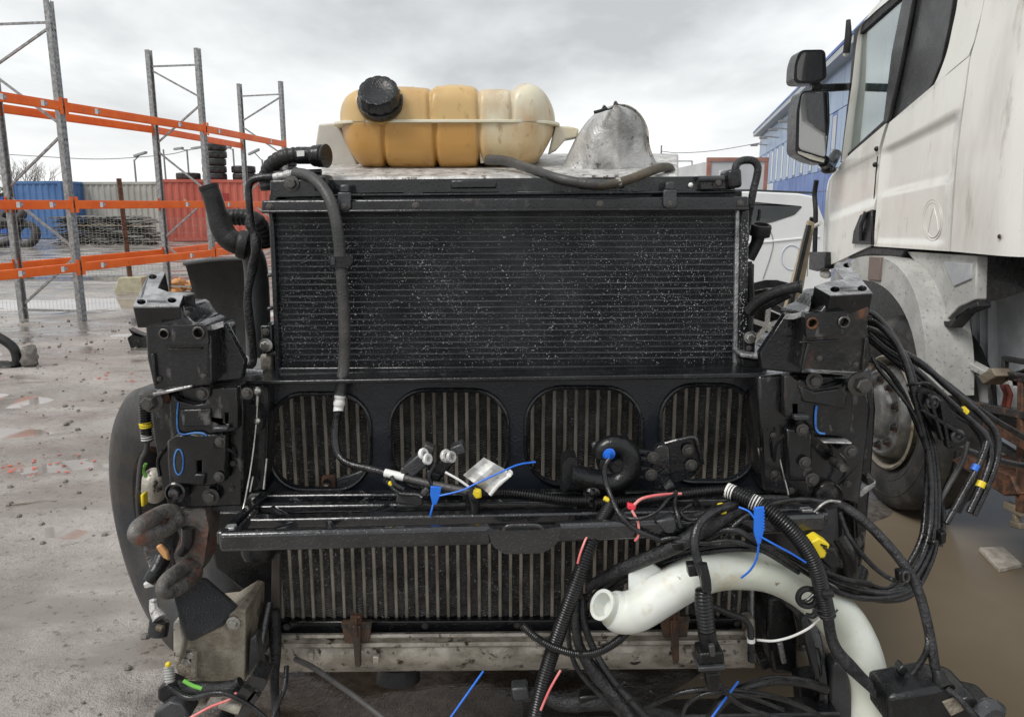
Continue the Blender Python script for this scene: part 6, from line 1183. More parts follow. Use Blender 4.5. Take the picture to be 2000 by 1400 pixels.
for a, b, w_ in (((300, 690), (306, 750), 5), ((412, 655), (414, 745), 4), ((330, 682), (395, 680), 4), ((1560, 668), (1640, 664), 4), ((1578, 670), (1566, 722), 5), ((1690, 660), (1684, 724), 5)):
    MB().bar(onY(*a, 1.333), onY(*b, 1.333), w_ / 1000, 0.010, (0, 1, 0)).build('cast_rib', K['cast_black'], Lb_ if a[0] < 1000 else Rb_, bev=0.0015)
for a, b, r_ in ((310, 740, 4), (398, 735, 4), (365, 612, 4), (1600, 700, 4), (1672, 712, 4), (470, 775, 5), (455, 905, 4), (452, 955, 4), (1510, 850, 4), (1512, 925, 5), (1545, 958, 5), (1655, 945, 5)): bolt(a, b, 1.333 if b < 750 and a != 470 else (1.37 if 480 > a else 1.383), r_, mt='steel_bolt')
for pts in ([(415, 870, 1.345), (450, 880, 1.36), (468, 900, 1.38), (476, 940, 1.40)], [(1530, 850, 1.36), (1516, 870, 1.37), (1512, 900, 1.38)], [(318, 880, 1.36), (308, 900, 1.37), (312, 930, 1.37)], [(1640, 885, 1.36), (1652, 900, 1.35), (1648, 930, 1.36), (1630, 945, 1.37)]): ho(pts, 3, 'bracket_wire', K['rubber'])
pl([(1560, 752), (1590, 765), (1640, 758), (1656, 770), (1650, 800), (1600, 790), (1568, 785)], 1.356, 0.010, 'raised_pad', K['cast_black'], bev=0.003); pl([(352, 800), (410, 798), (412, 832), (356, 834)], 1.346, 0.010, 'raised_pad', K['cast_black'], bev=0.003)
# ------------------------------------------------------------------ loose hoses, looms, horn and ties hanging on the truck
def T0(name, p, label, cat, group=None): return thing(name, onY(*p), label, cat, group)
def tg(o, label, cat, group=None): return tag(o, label, cat, group)
def one(pts, r, nm, mt, label, cat, ribs=0, amp=0.28, seg=10, sub=8, group=None): return tg(hose(pts, r, ribs=ribs, amp=amp, seg=seg, sub=sub).build(nm, mt, ang=60), label, cat, group)
CD, TL_, AL = K['conduit'], K['tape_loom'], K['air_line']
# white filler pipe
wp = T0('filler_pipe', (1440, 1110, 1.28), 'bent translucent white plastic filler pipe hanging over the lower cooler', 'pipe')
WPM = K['white_plastic']
hose([(1196, 1190, 1.235, 36), (1215, 1196, 1.235, 40), (1245, 1190, 1.24, 41), (1290, 1163, 1.25, 41), (1340, 1133, 1.26, 41), (1390, 1115, 1.27, 40), (1440, 1112, 1.28, 38), (1500, 1118, 1.29, 38), (1555, 1140, 1.30, 39), (1605, 1175, 1.30, 41), (1645, 1215, 1.30, 44), (1672, 1258, 1.29, 42), (1690, 1300, 1.28, 38), (1700, 1345, 1.27, 35), (1701, 1420, 1.26, 36)], 38, seg=24).build('pipe_body', WPM, wp, ang=80)
pA, pB = onY(1200, 1190, 1.235), onY(1165, 1176, 1.215); ax = (pB - pA).normalized(); s = 1 / ppm(pA)
MB().lathe(pA, ax, [(-8*s, 38*s), (0, 37*s), (6*s, 33*s), (9*s, 30*s), (12*s, 29*s), (30*s, 28.5*s), (31*s, 30*s), (38*s, 30*s), (38*s, 23*s), (5*s, 22*s), (5*s, 1*s)], 32, close=False).build('pipe_mouth', WPM, wp, ang=50)
pl([(1228, 1120), (1272, 1099), (1296, 1116), (1330, 1128), (1300, 1160), (1228, 1168)], 1.262, 0.010, 'pipe_tab', WPM, par=wp, bev=0.003)
# conduit that hangs left of the pipe
h1 = T0('corrugated_conduit', (1150, 1070, 1.26), 'thick black corrugated conduit hanging straight down across the lower cooler', 'conduit')
hose([(1192, 988, 1.30), (1168, 1030, 1.27), (1148, 1075, 1.25), (1125, 1140, 1.24), (1100, 1210, 1.235), (1078, 1275, 1.23), (1060, 1335, 1.22), (1044, 1410, 1.21)], 13, ribs=5.2, amp=0.3, seg=14).build('conduit_tube', CD, h1, ang=80)
hose([(1160, 1022, 1.262), (1146, 1048, 1.247), (1134, 1078, 1.236), (1128, 1100, 1.232)], 2.2).build('red_wire', K['pink_wire'], h1)
# right conduit with white tape
h2 = T0('corrugated_conduit', (1540, 1030, 1.24), 'black corrugated conduit with two white tape bands arching over the step', 'conduit')
hose([(1420, 958, 1.29), (1450, 970, 1.27), (1490, 990, 1.25), (1535, 1025, 1.235), (1570, 1065, 1.23), (1594, 1110, 1.225), (1606, 1155, 1.225), (1617, 1205, 1.225)], 14, ribs=5.2, amp=0.3, seg=14).build('conduit_tube', CD, h2, ang=80)
for p, q in (((1419, 957, 1.29), (1434, 963, 1.282)), ((1468, 978, 1.262), (1484, 986, 1.254))): hose([p, q], 15.5, seg=14, sub=3).build('white_tape', K['white_tag'], h2)
hose([(1617, 1205, 1.225, 11), (1624, 1245, 1.225, 11), (1636, 1272, 1.22, 12), (1660, 1300, 1.215, 13), (1690, 1330, 1.21, 11), (1720, 1358, 1.20, 11), (1738, 1385, 1.19, 14), (1765, 1425, 1.18, 15)], 11, seg=12).build('loom_tail', TL_, h2, ang=70)
hose([(1606, 1194, 1.20), (1588, 1190, 1.205), (1600, 1202, 1.20), (1620, 1205, 1.195), (1636, 1190, 1.20)], 2).build('tie_strap', CD, h2); hose([(1606, 1160, 1.205), (1626, 1158, 1.205)], 8, sub=3).build('tie_head', CD, h2)
# black ring clip
rc = T0('ring_clip', (1575, 1175, 1.24), 'black plastic ring clip hooked on the white pipe', 'clip')
MB().tube([onY(a, b, 1.235) for a, b in circ(1577, 1166, 18, 17, 24)], 0.0055, 8, closed=True).build('ring', K['black_plastic'], rc); hose([(1592, 1172, 1.235, 5), (1596, 1188, 1.235, 6), (1588, 1202, 1.235, 6), (1574, 1200, 1.237, 4)], 5).build('hook', K['black_plastic'], rc); hose([(1566, 1175, 1.236), (1578, 1171, 1.232), (1590, 1160, 1.234)], 4).build('bar', K['black_plastic'], rc)
# looms along the step
one([(930, 966, 1.36), (985, 963, 1.36), (1040, 968, 1.35), (1095, 976, 1.34), (1152, 979, 1.335)], 10, 'corrugated_conduit', CD, 'black corrugated conduit lying along the step left of the horn', 'conduit', ribs=5)
one([(1160, 985, 1.33), (1215, 980, 1.34), (1270, 976, 1.34), (1330, 966, 1.335), (1380, 960, 1.33), (1422, 957, 1.325)], 10, 'corrugated_conduit', CD, 'black corrugated conduit lying along the step right of the horn', 'conduit', ribs=5)
one([(1540, 975, 1.34), (1480, 974, 1.34), (1420, 985, 1.33), (1370, 1005, 1.30), (1310, 1012, 1.30), (1240, 1016, 1.31)], 8, 'loom', TL_, 'taped black loom lying across the right end of the step', 'loom')
h5 = T0('loom', (1320, 1060, 1.25), 'thick taped black loom with a plug crossing above the white pipe', 'loom')
hose([(1500, 985, 1.30, 10), (1440, 998, 1.27, 14), (1400, 1018, 1.255, 16), (1360, 1042, 1.25, 17), (1315, 1068, 1.25, 15), (1260, 1092, 1.26, 14), (1205, 1115, 1.28, 13), (1150, 1145, 1.30, 10)], 15, seg=14).build('loom_body', TL_, h5, ang=70)
pl([(1280, 1018), (1318, 1010), (1325, 1030), (1318, 1042), (1300, 1042)], 1.245, 0.03, 'plug', K['grey_black_plastic'], par=h5, bev=0.004); pl([(1405, 990), (1418, 988), (1421, 1004), (1408, 1006)], 1.245, 0.02, 'yellow_tape', K['yellow_plastic'], par=h5, bev=0.003); pl([(1312, 1062), (1336, 1060), (1338, 1076), (1316, 1078)], 1.235, 0.012, 'loom_clip', CD, par=h5, bev=0.002)
one([(1236, 986, 1.30), (1215, 1000, 1.27), (1230, 1012, 1.25), (1260, 1010, 1.245), (1286, 996, 1.25), (1305, 974, 1.27), (1318, 965, 1.29)], 3.6, 'cable_loop', AL, 'thin black cable loop under the horn', 'cable')
one([(1320, 960, 1.30), (1318, 985, 1.27), (1324, 1008, 1.25), (1330, 1030, 1.245)], 4.5, 'cable_branch', AL, 'short black cable dropping from the horn bracket to the loom', 'cable')
# cable over the pipe with a clip, into a boot and big plug
h6 = T0('plug_cable', (1378, 1150, 1.19), 'black cable with ribbed boot and square plug hanging before the white pipe', 'cable')
hose([(1440, 985, 1.27), (1395, 998, 1.24), (1366, 1022, 1.22), (1356, 1058, 1.205), (1364, 1100, 1.195), (1375, 1130, 1.19), (1378, 1160, 1.19)], 9, seg=12).build('cable', AL, h6, ang=70)
pl([(1343, 1104), (1366, 1102), (1368, 1125), (1346, 1128)], 1.195, 0.02, 'pipe_clip', K['black_plastic'], par=h6, bev=0.003); hose([(1372, 1100, 1.182, 9), (1378, 1130, 1.18, 10), (1380, 1152, 1.18, 10)], 10).build('clip_sleeve', K['black_plastic'], h6)
hose([(1373, 1150, 1.19, 14), (1374, 1175, 1.19, 16), (1377, 1200, 1.19, 16), (1380, 1232, 1.19, 15)], 15, ribs=7, amp=0.24, seg=16).build('ribbed_boot', CD, h6, ang=80)
hose([(1380, 1230, 1.19, 18), (1384, 1255, 1.19, 17), (1388, 1276, 1.19, 14)], 17, seg=12).build('boot_end', K['rubber'], h6); pg = pl([(1366, 1277), (1414, 1273), (1417, 1302), (1408, 1314), (1380, 1318), (1364, 1304)], 1.165, 0.04, 'plug', K['black_plastic'], par=h6, bev=0.004); pl([(1364, 1304), (1418, 1300), (1418, 1308), (1364, 1312)], 1.158, 0.05, 'plug_rim', K['grey_black_plastic'], par=pg, bev=0.002); pl([(1378, 1316), (1410, 1313), (1406, 1352), (1386, 1354)], 1.172, 0.03, 'plug_tail', K['black_plastic'], par=h6, bev=0.004)
pl([(1385, 1262), (1396, 1260), (1399, 1282), (1388, 1284)], 1.160, 0.01, 'plug_latch', K['hose_grey'], par=pg, bev=0.002)
# thin lines over the pipe
LN = 'thin black lines running over the white pipe'
for i, pts in enumerate(([(1142, 1190, 1.30), (1165, 1158, 1.30), (1235, 1112, 1.29), (1330, 1078, 1.27), (1420, 1062, 1.25), (1500, 1068, 1.25), (1570, 1095, 1.26), (1640, 1128, 1.28), (1700, 1140, 1.30)],
                         [(1148, 1200, 1.31), (1180, 1160, 1.31), (1250, 1118, 1.30), (1340, 1086, 1.275), (1430, 1072, 1.255), (1510, 1078, 1.255), (1580, 1108, 1.27), (1640, 1140, 1.285), (1720, 1158, 1.31), (1775, 1150, 1.33)],
                         [(1360, 1075, 1.27), (1400, 1040, 1.25), (1440, 1036, 1.24), (1480, 1060, 1.235), (1520, 1084, 1.24), (1580, 1120, 1.25), (1640, 1158, 1.27), (1700, 1168, 1.30), (1760, 1160, 1.32), (1795, 1135, 1.34)])):
    one(pts, (5.5, 6, 6.5)[i], 'thin_line', AL, ['thin black line highest over the white pipe', 'thin black line running close along the white pipe', 'black line arching up beside the blue seal before the pipe'][i], 'hose', group=LN)
one([(1020, 1220, 1.22), (1048, 1245, 1.215), (1085, 1265, 1.21), (1130, 1277, 1.21), (1170, 1272, 1.215), (1205, 1252, 1.23), (1226, 1232, 1.25)], 7.5, 'small_conduit', CD, 'small ribbed conduit curving below the white pipe mouth', 'conduit', ribs=4.2, amp=0.25)
h11 = T0('cable_pair', (1150, 1290, 1.28), 'pair of taped black cables hanging below the pipe mouth', 'cable')
hose([(1126, 1165, 1.30, 9), (1125, 1215, 1.29, 9), (1132, 1262, 1.28, 10), (1160, 1310, 1.26, 14), (1205, 1362, 1.24, 14), (1245, 1415, 1.22, 13)], 10, seg=12).build('cable', TL_, h11, ang=70); hose([(1138, 1160, 1.30), (1142, 1220, 1.285), (1166, 1280, 1.265), (1196, 1325, 1.245), (1235, 1370, 1.22), (1280, 1420, 1.20)], 7, seg=10).build('cable', AL, h11, ang=70)
hose([(1200, 1345, 1.235), (1214, 1336, 1.22), (1220, 1332, 1.21)], 2.2).build('tie', CD, h11); hose([(1222, 1372, 1.225), (1236, 1364, 1.21)], 2.2).build('tie', CD, h11); pl([(1118, 1130), (1138, 1128), (1140, 1172), (1120, 1175)], 1.29, 0.03, 'clip', K['black_plastic'], par=h11, bev=0.004)
h12 = T0('sensor_lead', (1466, 1245, 1.27), 'ribbed lead ending in a small black plug with white ring', 'cable')
hose([(1392, 1184, 1.24), (1425, 1198, 1.25), (1452, 1208, 1.26), (1464, 1224, 1.265), (1467, 1248, 1.265)], 6, ribs=4, amp=0.2).build('lead', CD, h12, ang=70); hose([(1467, 1246, 1.265), (1467, 1253, 1.265)], 8, sub=3).build('white_ring', K['white_tag'], h12); hose([(1467, 1253, 1.265, 7), (1467, 1270, 1.265, 7), (1468, 1272, 1.265, 8.5), (1469, 1290, 1.265, 8.5)], 8, sub=3).build('plug', K['black_plastic'], h12)
one([(1478, 1249, 1.28), (1510, 1251, 1.27), (1545, 1243, 1.26), (1580, 1226, 1.245), (1600, 1208, 1.235), (1615, 1202, 1.23)], 2.6, 'white_wire', K['white_tag'], 'single white wire trailing from the small plug to the loom', 'wire')
one([(578, 1287, 1.50), (610, 1302, 1.40), (660, 1336, 1.33), (700, 1364, 1.28), (760, 1410, 1.22)], 5.5, 'grey_cable', K['hose_grey'], 'grey cable running from the cooler tank to the bottom edge', 'cable')
one([(1000, 1360, 1.35, 8), (1040, 1352, 1.36, 10), (1100, 1372, 1.35, 16), (1180, 1368, 1.34, 18), (1250, 1382, 1.33, 14), (1330, 1400, 1.33, 12)], 14, 'ground_loom', TL_, 'heavy black loom lying low under the cooler', 'loom')
one([(1230, 1402, 1.30), (1280, 1372, 1.28), (1350, 1348, 1.26), (1440, 1348, 1.26), (1520, 1362, 1.28), (1580, 1385, 1.30), (1620, 1412, 1.30)], 5.5, 'low_hose', AL, 'thin black hose arching along the bottom edge', 'hose')
one([(1385, 1408, 1.27), (1410, 1370, 1.27), (1450, 1345, 1.28), (1510, 1328, 1.30), (1570, 1332, 1.33), (1612, 1346, 1.36)], 10, 'low_hose', AL, 'thick black hose arching between the plug and the lower arm', 'hose')
bl_ = T0('front_beam', (1400, 1398, 1.30), 'dark plastic beam lying along the bottom edge of the picture', 'beam'); pl([(1020, 1408), (1300, 1402), (1640, 1396), (1660, 1435), (1020, 1435)], 1.36, 0.06, 'beam_body', K['black_plastic'], par=bl_, bev=0.01); hose([(1030, 1404, 1.355), (1330, 1398, 1.355), (1640, 1392, 1.355)], 3, sub=3).build('beam_edge', K['grey_black_plastic'], bl_); pl([(998, 1345), (1030, 1342), (1035, 1366), (1004, 1370)], 1.34, 0.03, 'beam_socket', K['grey_black_plastic'], par=bl_, bev=0.004); pl([(1130, 1362), (1185, 1354), (1190, 1382), (1134, 1388)], 1.33, 0.03, 'beam_socket', K['black_plastic'], par=bl_, bev=0.004)
# bottom right plug box
bx = T0('plug_box', (1850, 1385, 1.2), 'black plug box with a grey label at the bottom right corner', 'plug')
pl([(1735, 1362), (1830, 1344), (1905, 1356), (1912, 1380), (1965, 1392), (1975, 1425), (1738, 1425)], 1.15, 0.08, 'box_body', K['black_plastic'], par=bx, bev=0.008); pl([(1842, 1372), (1868, 1362), (1884, 1386), (1858, 1398)], 1.146, 0.005, 'label', K['mud_bracket'], par=bx, bev=0.001); hose([(1912, 1395, 1.13, 16), (1932, 1380, 1.13, 18), (1955, 1388, 1.13, 14)], 15).build('plug_cap', K['grey_black_plastic'], bx); pl([(1878, 1366), (1900, 1358), (1916, 1378), (1895, 1390)], 1.135, 0.03, 'box_latch', K['black_plastic'], par=bx, bev=0.004)
hb_ = T0('braided_loom', (1760, 1090, 1.35), 'braided black loom running from the step end down to the plug box', 'loom')
hose([(1640, 985, 1.34), (1668, 1002, 1.32), (1710, 1038, 1.30), (1760, 1095, 1.27), (1790, 1145, 1.245), (1806, 1195, 1.225), (1818, 1250, 1.205), (1826, 1300, 1.19), (1834, 1326, 1.18)], 9.5, seg=12).build('loom_body', TL_, hb_, ang=70); hose([(1832, 1312, 1.182, 11), (1838, 1332, 1.17, 15), (1850, 1348, 1.155, 17)], 14, seg=14).build('rubber_cone', K['rubber'], hb_); hose([(1850, 1345, 1.15), (1872, 1362, 1.135), (1905, 1400, 1.12)], 6).build('cone_tail', TL_, hb_)
hose([(1812, 1235, 1.212), (1812, 1262, 1.20), (1800, 1290, 1.20), (1772, 1325, 1.20), (1750, 1340, 1.205), (1725, 1346, 1.21)], 6, seg=10).build('branch', AL, hb_); pl([(1752, 1310), (1766, 1298), (1776, 1310), (1764, 1322)], 1.195, 0.02, 'branch_clip', K['black_plastic'], par=hb_, bev=0.003); pl([(1756, 1118), (1782, 1116), (1784, 1134), (1758, 1140)], 1.235, 0.02, 'loom_clip', K['black_plastic'], par=hb_, bev=0.003); MB().tube([onY(a, b, 1.228) for a, b in circ(1770, 1126, 6, 10, 14)], 0.0016, 6, closed=True).build('clip_ring', K['hose_grey'], hb_)
# air line bundle at the right
AB = 'air lines hanging in a bundle beside the white cab'
lines = [([(1690, 606, 1.50), (1712, 618, 1.49), (1740, 650, 1.48), (1762, 690, 1.47), (1780, 740, 1.46), (1792, 790, 1.46), (1815, 860, 1.46), (1824, 930, 1.45), (1826, 1000, 1.43), (1822, 1050, 1.41), (1805, 1100, 1.38), (1770, 1145, 1.35), (1720, 1160, 1.33), (1660, 1150, 1.31)], 5.5, 'highest air line arching out of the right bracket and back under'),
         ([(1690, 622, 1.50), (1715, 630, 1.49), (1748, 668, 1.47), (1772, 720, 1.46), (1786, 775, 1.45), (1808, 860, 1.45), (1818, 930, 1.44), (1818, 1000, 1.42), (1812, 1052, 1.40), (1790, 1105, 1.37), (1750, 1152, 1.34), (1690, 1162, 1.32), (1640, 1150, 1.30)], 6, 'air line just inside the highest one of the bundle'),
         ([(1690, 628, 1.52), (1722, 640, 1.50), (1756, 680, 1.48), (1776, 735, 1.47), (1790, 790, 1.47), (1822, 870, 1.47), (1832, 940, 1.46), (1832, 1010, 1.44), (1828, 1060, 1.42), (1812, 1110, 1.39), (1780, 1160, 1.36), (1730, 1172, 1.34), (1670, 1160, 1.32)], 6, 'third air line of the bundle passing the plastic clamp'),
         ([(1690, 648, 1.54), (1730, 682, 1.53), (1780, 715, 1.51), (1835, 765, 1.50), (1890, 815, 1.50), (1925, 850, 1.49), (1935, 890, 1.48), (1918, 945, 1.46), (1892, 1000, 1.44)], 6, 'air line with a yellow band ending open at the lower right'),
         ([(1690, 636, 1.55), (1740, 675, 1.54), (1800, 710, 1.52), (1850, 755, 1.51), (1905, 800, 1.51), (1945, 845, 1.50), (1948, 890, 1.49), (1930, 945, 1.47), (1902, 1005, 1.45)], 6.5, 'outermost air line curling down to an open end'),
         ([(1700, 665, 1.56), (1755, 710, 1.54), (1815, 760, 1.52), (1868, 810, 1.51), (1915, 835, 1.50), (1928, 858, 1.49), (1915, 900, 1.47), (1880, 965, 1.45), (1848, 1022, 1.43)], 6, 'air line with a blue band ending above the puddle'),
         ([(1890, 862, 1.50), (1880, 900, 1.49), (1852, 950, 1.47), (1830, 990, 1.45), (1812, 1035, 1.43), (1800, 1045, 1.42)], 5, 'short grey air line below the plastic clamp'),
         ([(1780, 700, 1.58), (1850, 750, 1.60), (1920, 805, 1.64), (2010, 860, 1.70)], 6, 'air line running on to the right edge'),
         ([(1860, 870, 1.55), (1920, 890, 1.58), (1975, 905, 1.62), (2015, 912, 1.66)], 7, 'thick air line leaving low at the right edge')]
for pts, r, lab in lines:
    o = one(pts, r, 'air_line', AL if r != 5 else K['hose_grey'], lab, 'hose', seg=10, group=AB)
def band(pts, r, nm, mt, lab, par=None): return tg(hose(pts, r, sub=3).build(nm, mt), lab, 'tape')
band([(1879, 799, 1.502), (1886, 806, 1.502)], 8, 'tape_band', K['yellow_plastic'], 'small yellow band on the upper air line by the cab'); band([(1918, 940, 1.462), (1913, 951, 1.459)], 8.5, 'tape_band', K['yellow_plastic'], 'yellow band near the open end of an air line'); band([(1908, 908, 1.468), (1902, 919, 1.465)], 8, 'tape_band', K['blue_plastic'], 'pale blue band on the middle air line')
cl = T0('line_clamp', (1840, 815, 1.44), 'black moulded line clamp holding the air line bundle', 'clamp')
pl(rpoly([(1790, 770), (1815, 760), (1840, 775), (1890, 845), (1888, 868), (1862, 875), (1835, 850), (1800, 800)], 8), 1.44, 0.035, 'clamp_body', K['black_plastic'], [rpoly([(1803, 790), (1815, 783), (1852, 838), (1842, 846)], 4)], par=cl, bev=0.004)
for a, b in ((1820, 784), (1868, 850)): MB().lathe(onY(a, b, 1.435), (0, -1, 0), [(0, 0.013), (0.006, 0.013), (0.008, 0.009), (0.003, 0.007), (0.003, 0.003), (0.010, 0.003), (0.010, 0.0005)], 20).build('clamp_boss', K['grey_black_plastic'], cl)
for p, q in (((1800, 800), (1880, 850)), ((1812, 770), (1838, 858)), ((1835, 780), (1850, 872))): MB().bar(onY(*p, 1.433), onY(*q, 1.433), 0.006, 0.014, (0, 1, 0)).build('clamp_rib', K['black_plastic'], cl, bev=0.001)
hose([(1772, 752, 1.45), (1790, 750, 1.435), (1810, 748, 1.43), (1822, 756, 1.44)], 3).build('tie', CD, cl); hose([(1812, 1060, 1.395), (1825, 1058, 1.38), (1838, 1056, 1.395)], 4.5).build('tie', CD, cl); pl([(1838, 1042), (1850, 1038), (1848, 1060), (1838, 1064)], 1.38, 0.02, 'tie_tail', CD, par=cl, bev=0.002)
# --- horn
hn = T0('horn', (1190, 915, 1.38), 'black snail horn with blue plug standing on the step', 'horn')
c = onY(1196, 905, 1.375); sp_ = 1 / ppm(c)
cur = [(1232, 880, 20), (1240, 910, 22), (1225, 938, 22), (1195, 950, 22), (1160, 940, 24), (1125, 935, 26), (1105, 932, 26)]
hose([(1172, 892, 1.37, 16), (1178, 876, 1.37, 18), (1198, 868, 1.37, 19), (1222, 876, 1.37, 20), (1232, 900, 1.37, 21), (1224, 928, 1.37, 22), (1196, 944, 1.37, 23), (1160, 940, 1.365, 25), (1125, 934, 1.355, 27), (1106, 930, 1.35, 30)], 20, seg=18).build('horn_body', K['black_plastic'], hn, ang=70)
MB().lathe(onY(1205, 905, 1.38), (0, -1, 0.05), [(-0.03, 0.036), (0.0, 0.036), (0.012, 0.033), (0.016, 0.024), (0.013, 0.018), (0.020, 0.012), (0.020, 0.001)], 32).build('horn_drum', K['black_plastic'], hn)
p0 = onY(1192, 890, 1.345); MB().lathe(p0 + Vector((0, 0.02, 0)), (-0.2, -1, 0.1), [(0, 0.013), (0.012, 0.012), (0.014, 0.009), (0.022, 0.009), (0.026, 0.006), (0.034, 0.005), (0.034, 0.001)], 16).build('plug', K['blue_plastic'], hn)
MB().prism(poly(rpoly([(1098, 905), (1112, 892), (1128, 896), (1128, 960), (1098, 968)], 6), 1.345), (0, 0.05, 0)).build('horn_mouth', K['black_plastic'], hn, bev=0.006)
pl([(1155, 868), (1164, 862), (1170, 874), (1172, 892), (1162, 896)], 1.37, 0.012, 'horn_lug', K['grey_black_plastic'], par=hn, bev=0.003); MB().lathe(onY(1164, 956, 1.36), (-0.5, -0.8, 0), [(0, 0.013), (0.03, 0.012), (0.034, 0.008)], 14).build('horn_foot', K['cast_black'], hn); pl([(1205, 940), (1222, 938), (1222, 980), (1206, 982)], 1.38, 0.015, 'horn_stay', K['black_plastic'], par=hn, bev=0.002)
hose([(1190, 896, 1.315), (1182, 910, 1.31), (1182, 935, 1.305), (1192, 965, 1.29), (1208, 1000, 1.26), (1235, 1030, 1.245), (1265, 1045, 1.245), (1296, 1056, 1.25)], 5.2).build('horn_lead', AL, hn, ang=70)
hk = T0('horn_bracket', (1310, 900, 1.38), 'black bent steel bracket with bolts right of the horn', 'bracket')
for y0 in (880, 893, 912, 930): MB().bar(onY(1240, y0, 1.375), onY(1290, y0 + 6, 1.375), 0.010, 0.007).build('bracket_finger', K['black_paint'], hk, bev=0.001)
pl([(1278, 878), (1290, 868), (1308, 872), (1312, 960), (1280, 958), (1272, 930)], 1.368, 0.02, 'bracket_web', K['step_plastic'], par=hk, bev=0.004); pl([(1300, 864), (1350, 853), (1362, 860), (1372, 905), (1356, 930), (1318, 945), (1302, 950)], 1.372, 0.006, 'bracket_face', K['black_paint'], par=hk, bev=0.002); hose([(1299, 866, 1.362), (1330, 858, 1.358), (1356, 855, 1.358), (1366, 880, 1.36), (1372, 905, 1.365)], 4).build('bracket_flange', K['step_plastic'], hk)
for a, b in ((1344, 878), (1350, 908), (1276, 893), (1272, 927)): bolt(a, b, 1.366, 8, hk)
ho([(1316, 946, 1.36, 14), (1300, 955, 1.36, 10)], 12, 'bracket_bush', K['cast_black'], hk)
# --- connector cluster and torn white label on the step
cc_ = T0('connector_cluster', (840, 910, 1.34), 'tangle of grey and black plugs heaped on the left of the step', 'connector')
def ob(c, a, l, w, d, nm, mt, y):   # little oblong plug: centre px, angle, half sizes px
    ca, sa = math.cos(R(a)), math.sin(R(a)); pl([(c[0] + ca*i*l - sa*j*w, c[1] + sa*i*l + ca*j*w) for i, j in ((-1,-1),(1,-1),(1,1),(-1,1))], y, d, nm, mt, par=cc_, bev=0.003)
GP, BP_ = K['hose_grey'], K['black_plastic']
ob((812, 910), -40, 22, 14, 0.03, 'plug', K['grey_black_plastic'], 1.335); ob((836, 880), 25, 11, 9, 0.025, 'plug', GP, 1.335); ob((894, 880), -22, 13, 10, 0.03, 'plug', K['grey_black_plastic'], 1.33); ob((862, 915), -50, 26, 12, 0.03, 'plug', BP_, 1.335); ob((845, 930), 20, 14, 8, 0.03, 'plug', BP_, 1.33); ob((765, 938), 30, 15, 13, 0.03, 'plug', BP_, 1.345); ob((795, 938), 15, 12, 7, 0.02, 'plug', BP_, 1.34); ob((790, 920), 5, 8, 6, 0.02, 'plug', GP, 1.34); ob((830, 962), 40, 6, 9, 0.02, 'plug', GP, 1.32); ob((800, 975), 8, 26, 11, 0.01, 'fabric_scrap', GP, 1.335)
for a, b, rx in ((824, 886, 0.0095), (832, 896, 0.0095), (868, 890, 0.011), (878, 892, 0.010)): MB().lathe(onY(a, b, 1.322), (0.8, -0.6, 0.2), [(0, rx), (0.004, rx*1.1), (0.007, rx), (0.007, rx*0.55), (0.0, rx*0.5)], 20).build('seal_ring', K['white_tag'] if a < 850 else K['alu_wet'], cc_)
for pts in ([(755, 940, 1.335), (780, 962, 1.325), (815, 966, 1.32), (826, 972, 1.315)], [(765, 930, 1.34), (772, 946, 1.33), (790, 955, 1.325)], [(850, 905, 1.33), (838, 930, 1.325), (846, 950, 1.325)]): hose(pts, 4).build('cable', AL, cc_)
ob((762, 947), 60, 6, 3.5, 0.01, 'yellow_seal', K['yellow_plastic'], 1.328)
tgp = T0('torn_tag', (950, 935, 1.31), 'crumpled white plastic tag lying between the plugs and horn', 'tag')
rows = []
for i in range(9):
    v = i / 8; row = []
    for j in range(9):
        u = j / 8; px = (905 + 40*u) * (1 - v) + (958 + 44*u) * v + 0; py = (928 - 34*u) * (1 - v) + (966 - 40*u) * v; row.append(onY(px, py, 1.315 + 0.012 * math.sin(u*9 + v*3) + 0.008*math.sin(v*11)))
    rows.append(row)
MB().grid(rows, (0, 0.0025, 0)).build('sheet', K['white_tag'], tgp, ang=25); hose([(957, 966, 1.30, 4), (975, 945, 1.30, 4), (998, 926, 1.30, 3), (995, 918, 1.30, 3)], 4).build('rim', K['white_tag'], tgp); hose([(870, 922, 1.318), (895, 936, 1.31), (915, 950, 1.306)], 2.5).build('strap', K['white_tag'], tgp)
# --- blue security seals and coloured wires
s1 = T0('blue_seal', (849, 965, 1.30), 'blue plastic security seal hanging from the plugs on the step', 'seal', 'blue security seals')
pl([(841, 950), (862, 952), (858, 972), (852, 986), (844, 984), (840, 966)], 1.30, 0.006, 'seal_body', K['blue_plastic'], par=s1, bev=0.001); hose([(846, 984, 1.30), (842, 1000, 1.295), (840, 1008, 1.295)], 2).build('seal_tail', K['blue_plastic'], s1); hose([(858, 968, 1.299), (900, 958, 1.295), (928, 945, 1.295), (965, 928, 1.30), (1010, 908, 1.31), (1046, 902, 1.32)], 1.9).build('seal_strap', K['blue_plastic'], s1)
s2 = T0('blue_seal', (1482, 1025, 1.215), 'long blue security seal looped round the white pipe', 'seal', 'blue security seals')
pl([(1474, 992), (1493, 990), (1492, 1038), (1486, 1062), (1480, 1064), (1473, 1040)], 1.215, 0.006, 'seal_body', K['blue_plastic'], par=s2, bev=0.001)
for k in range(7): MB().bar(onY(1489, 998 + k*6, 1.2145), onY(1493, 997.5 + k*6, 1.2145), 0.004, 0.002).build('seal_notch', K['blue_plastic'], s2)
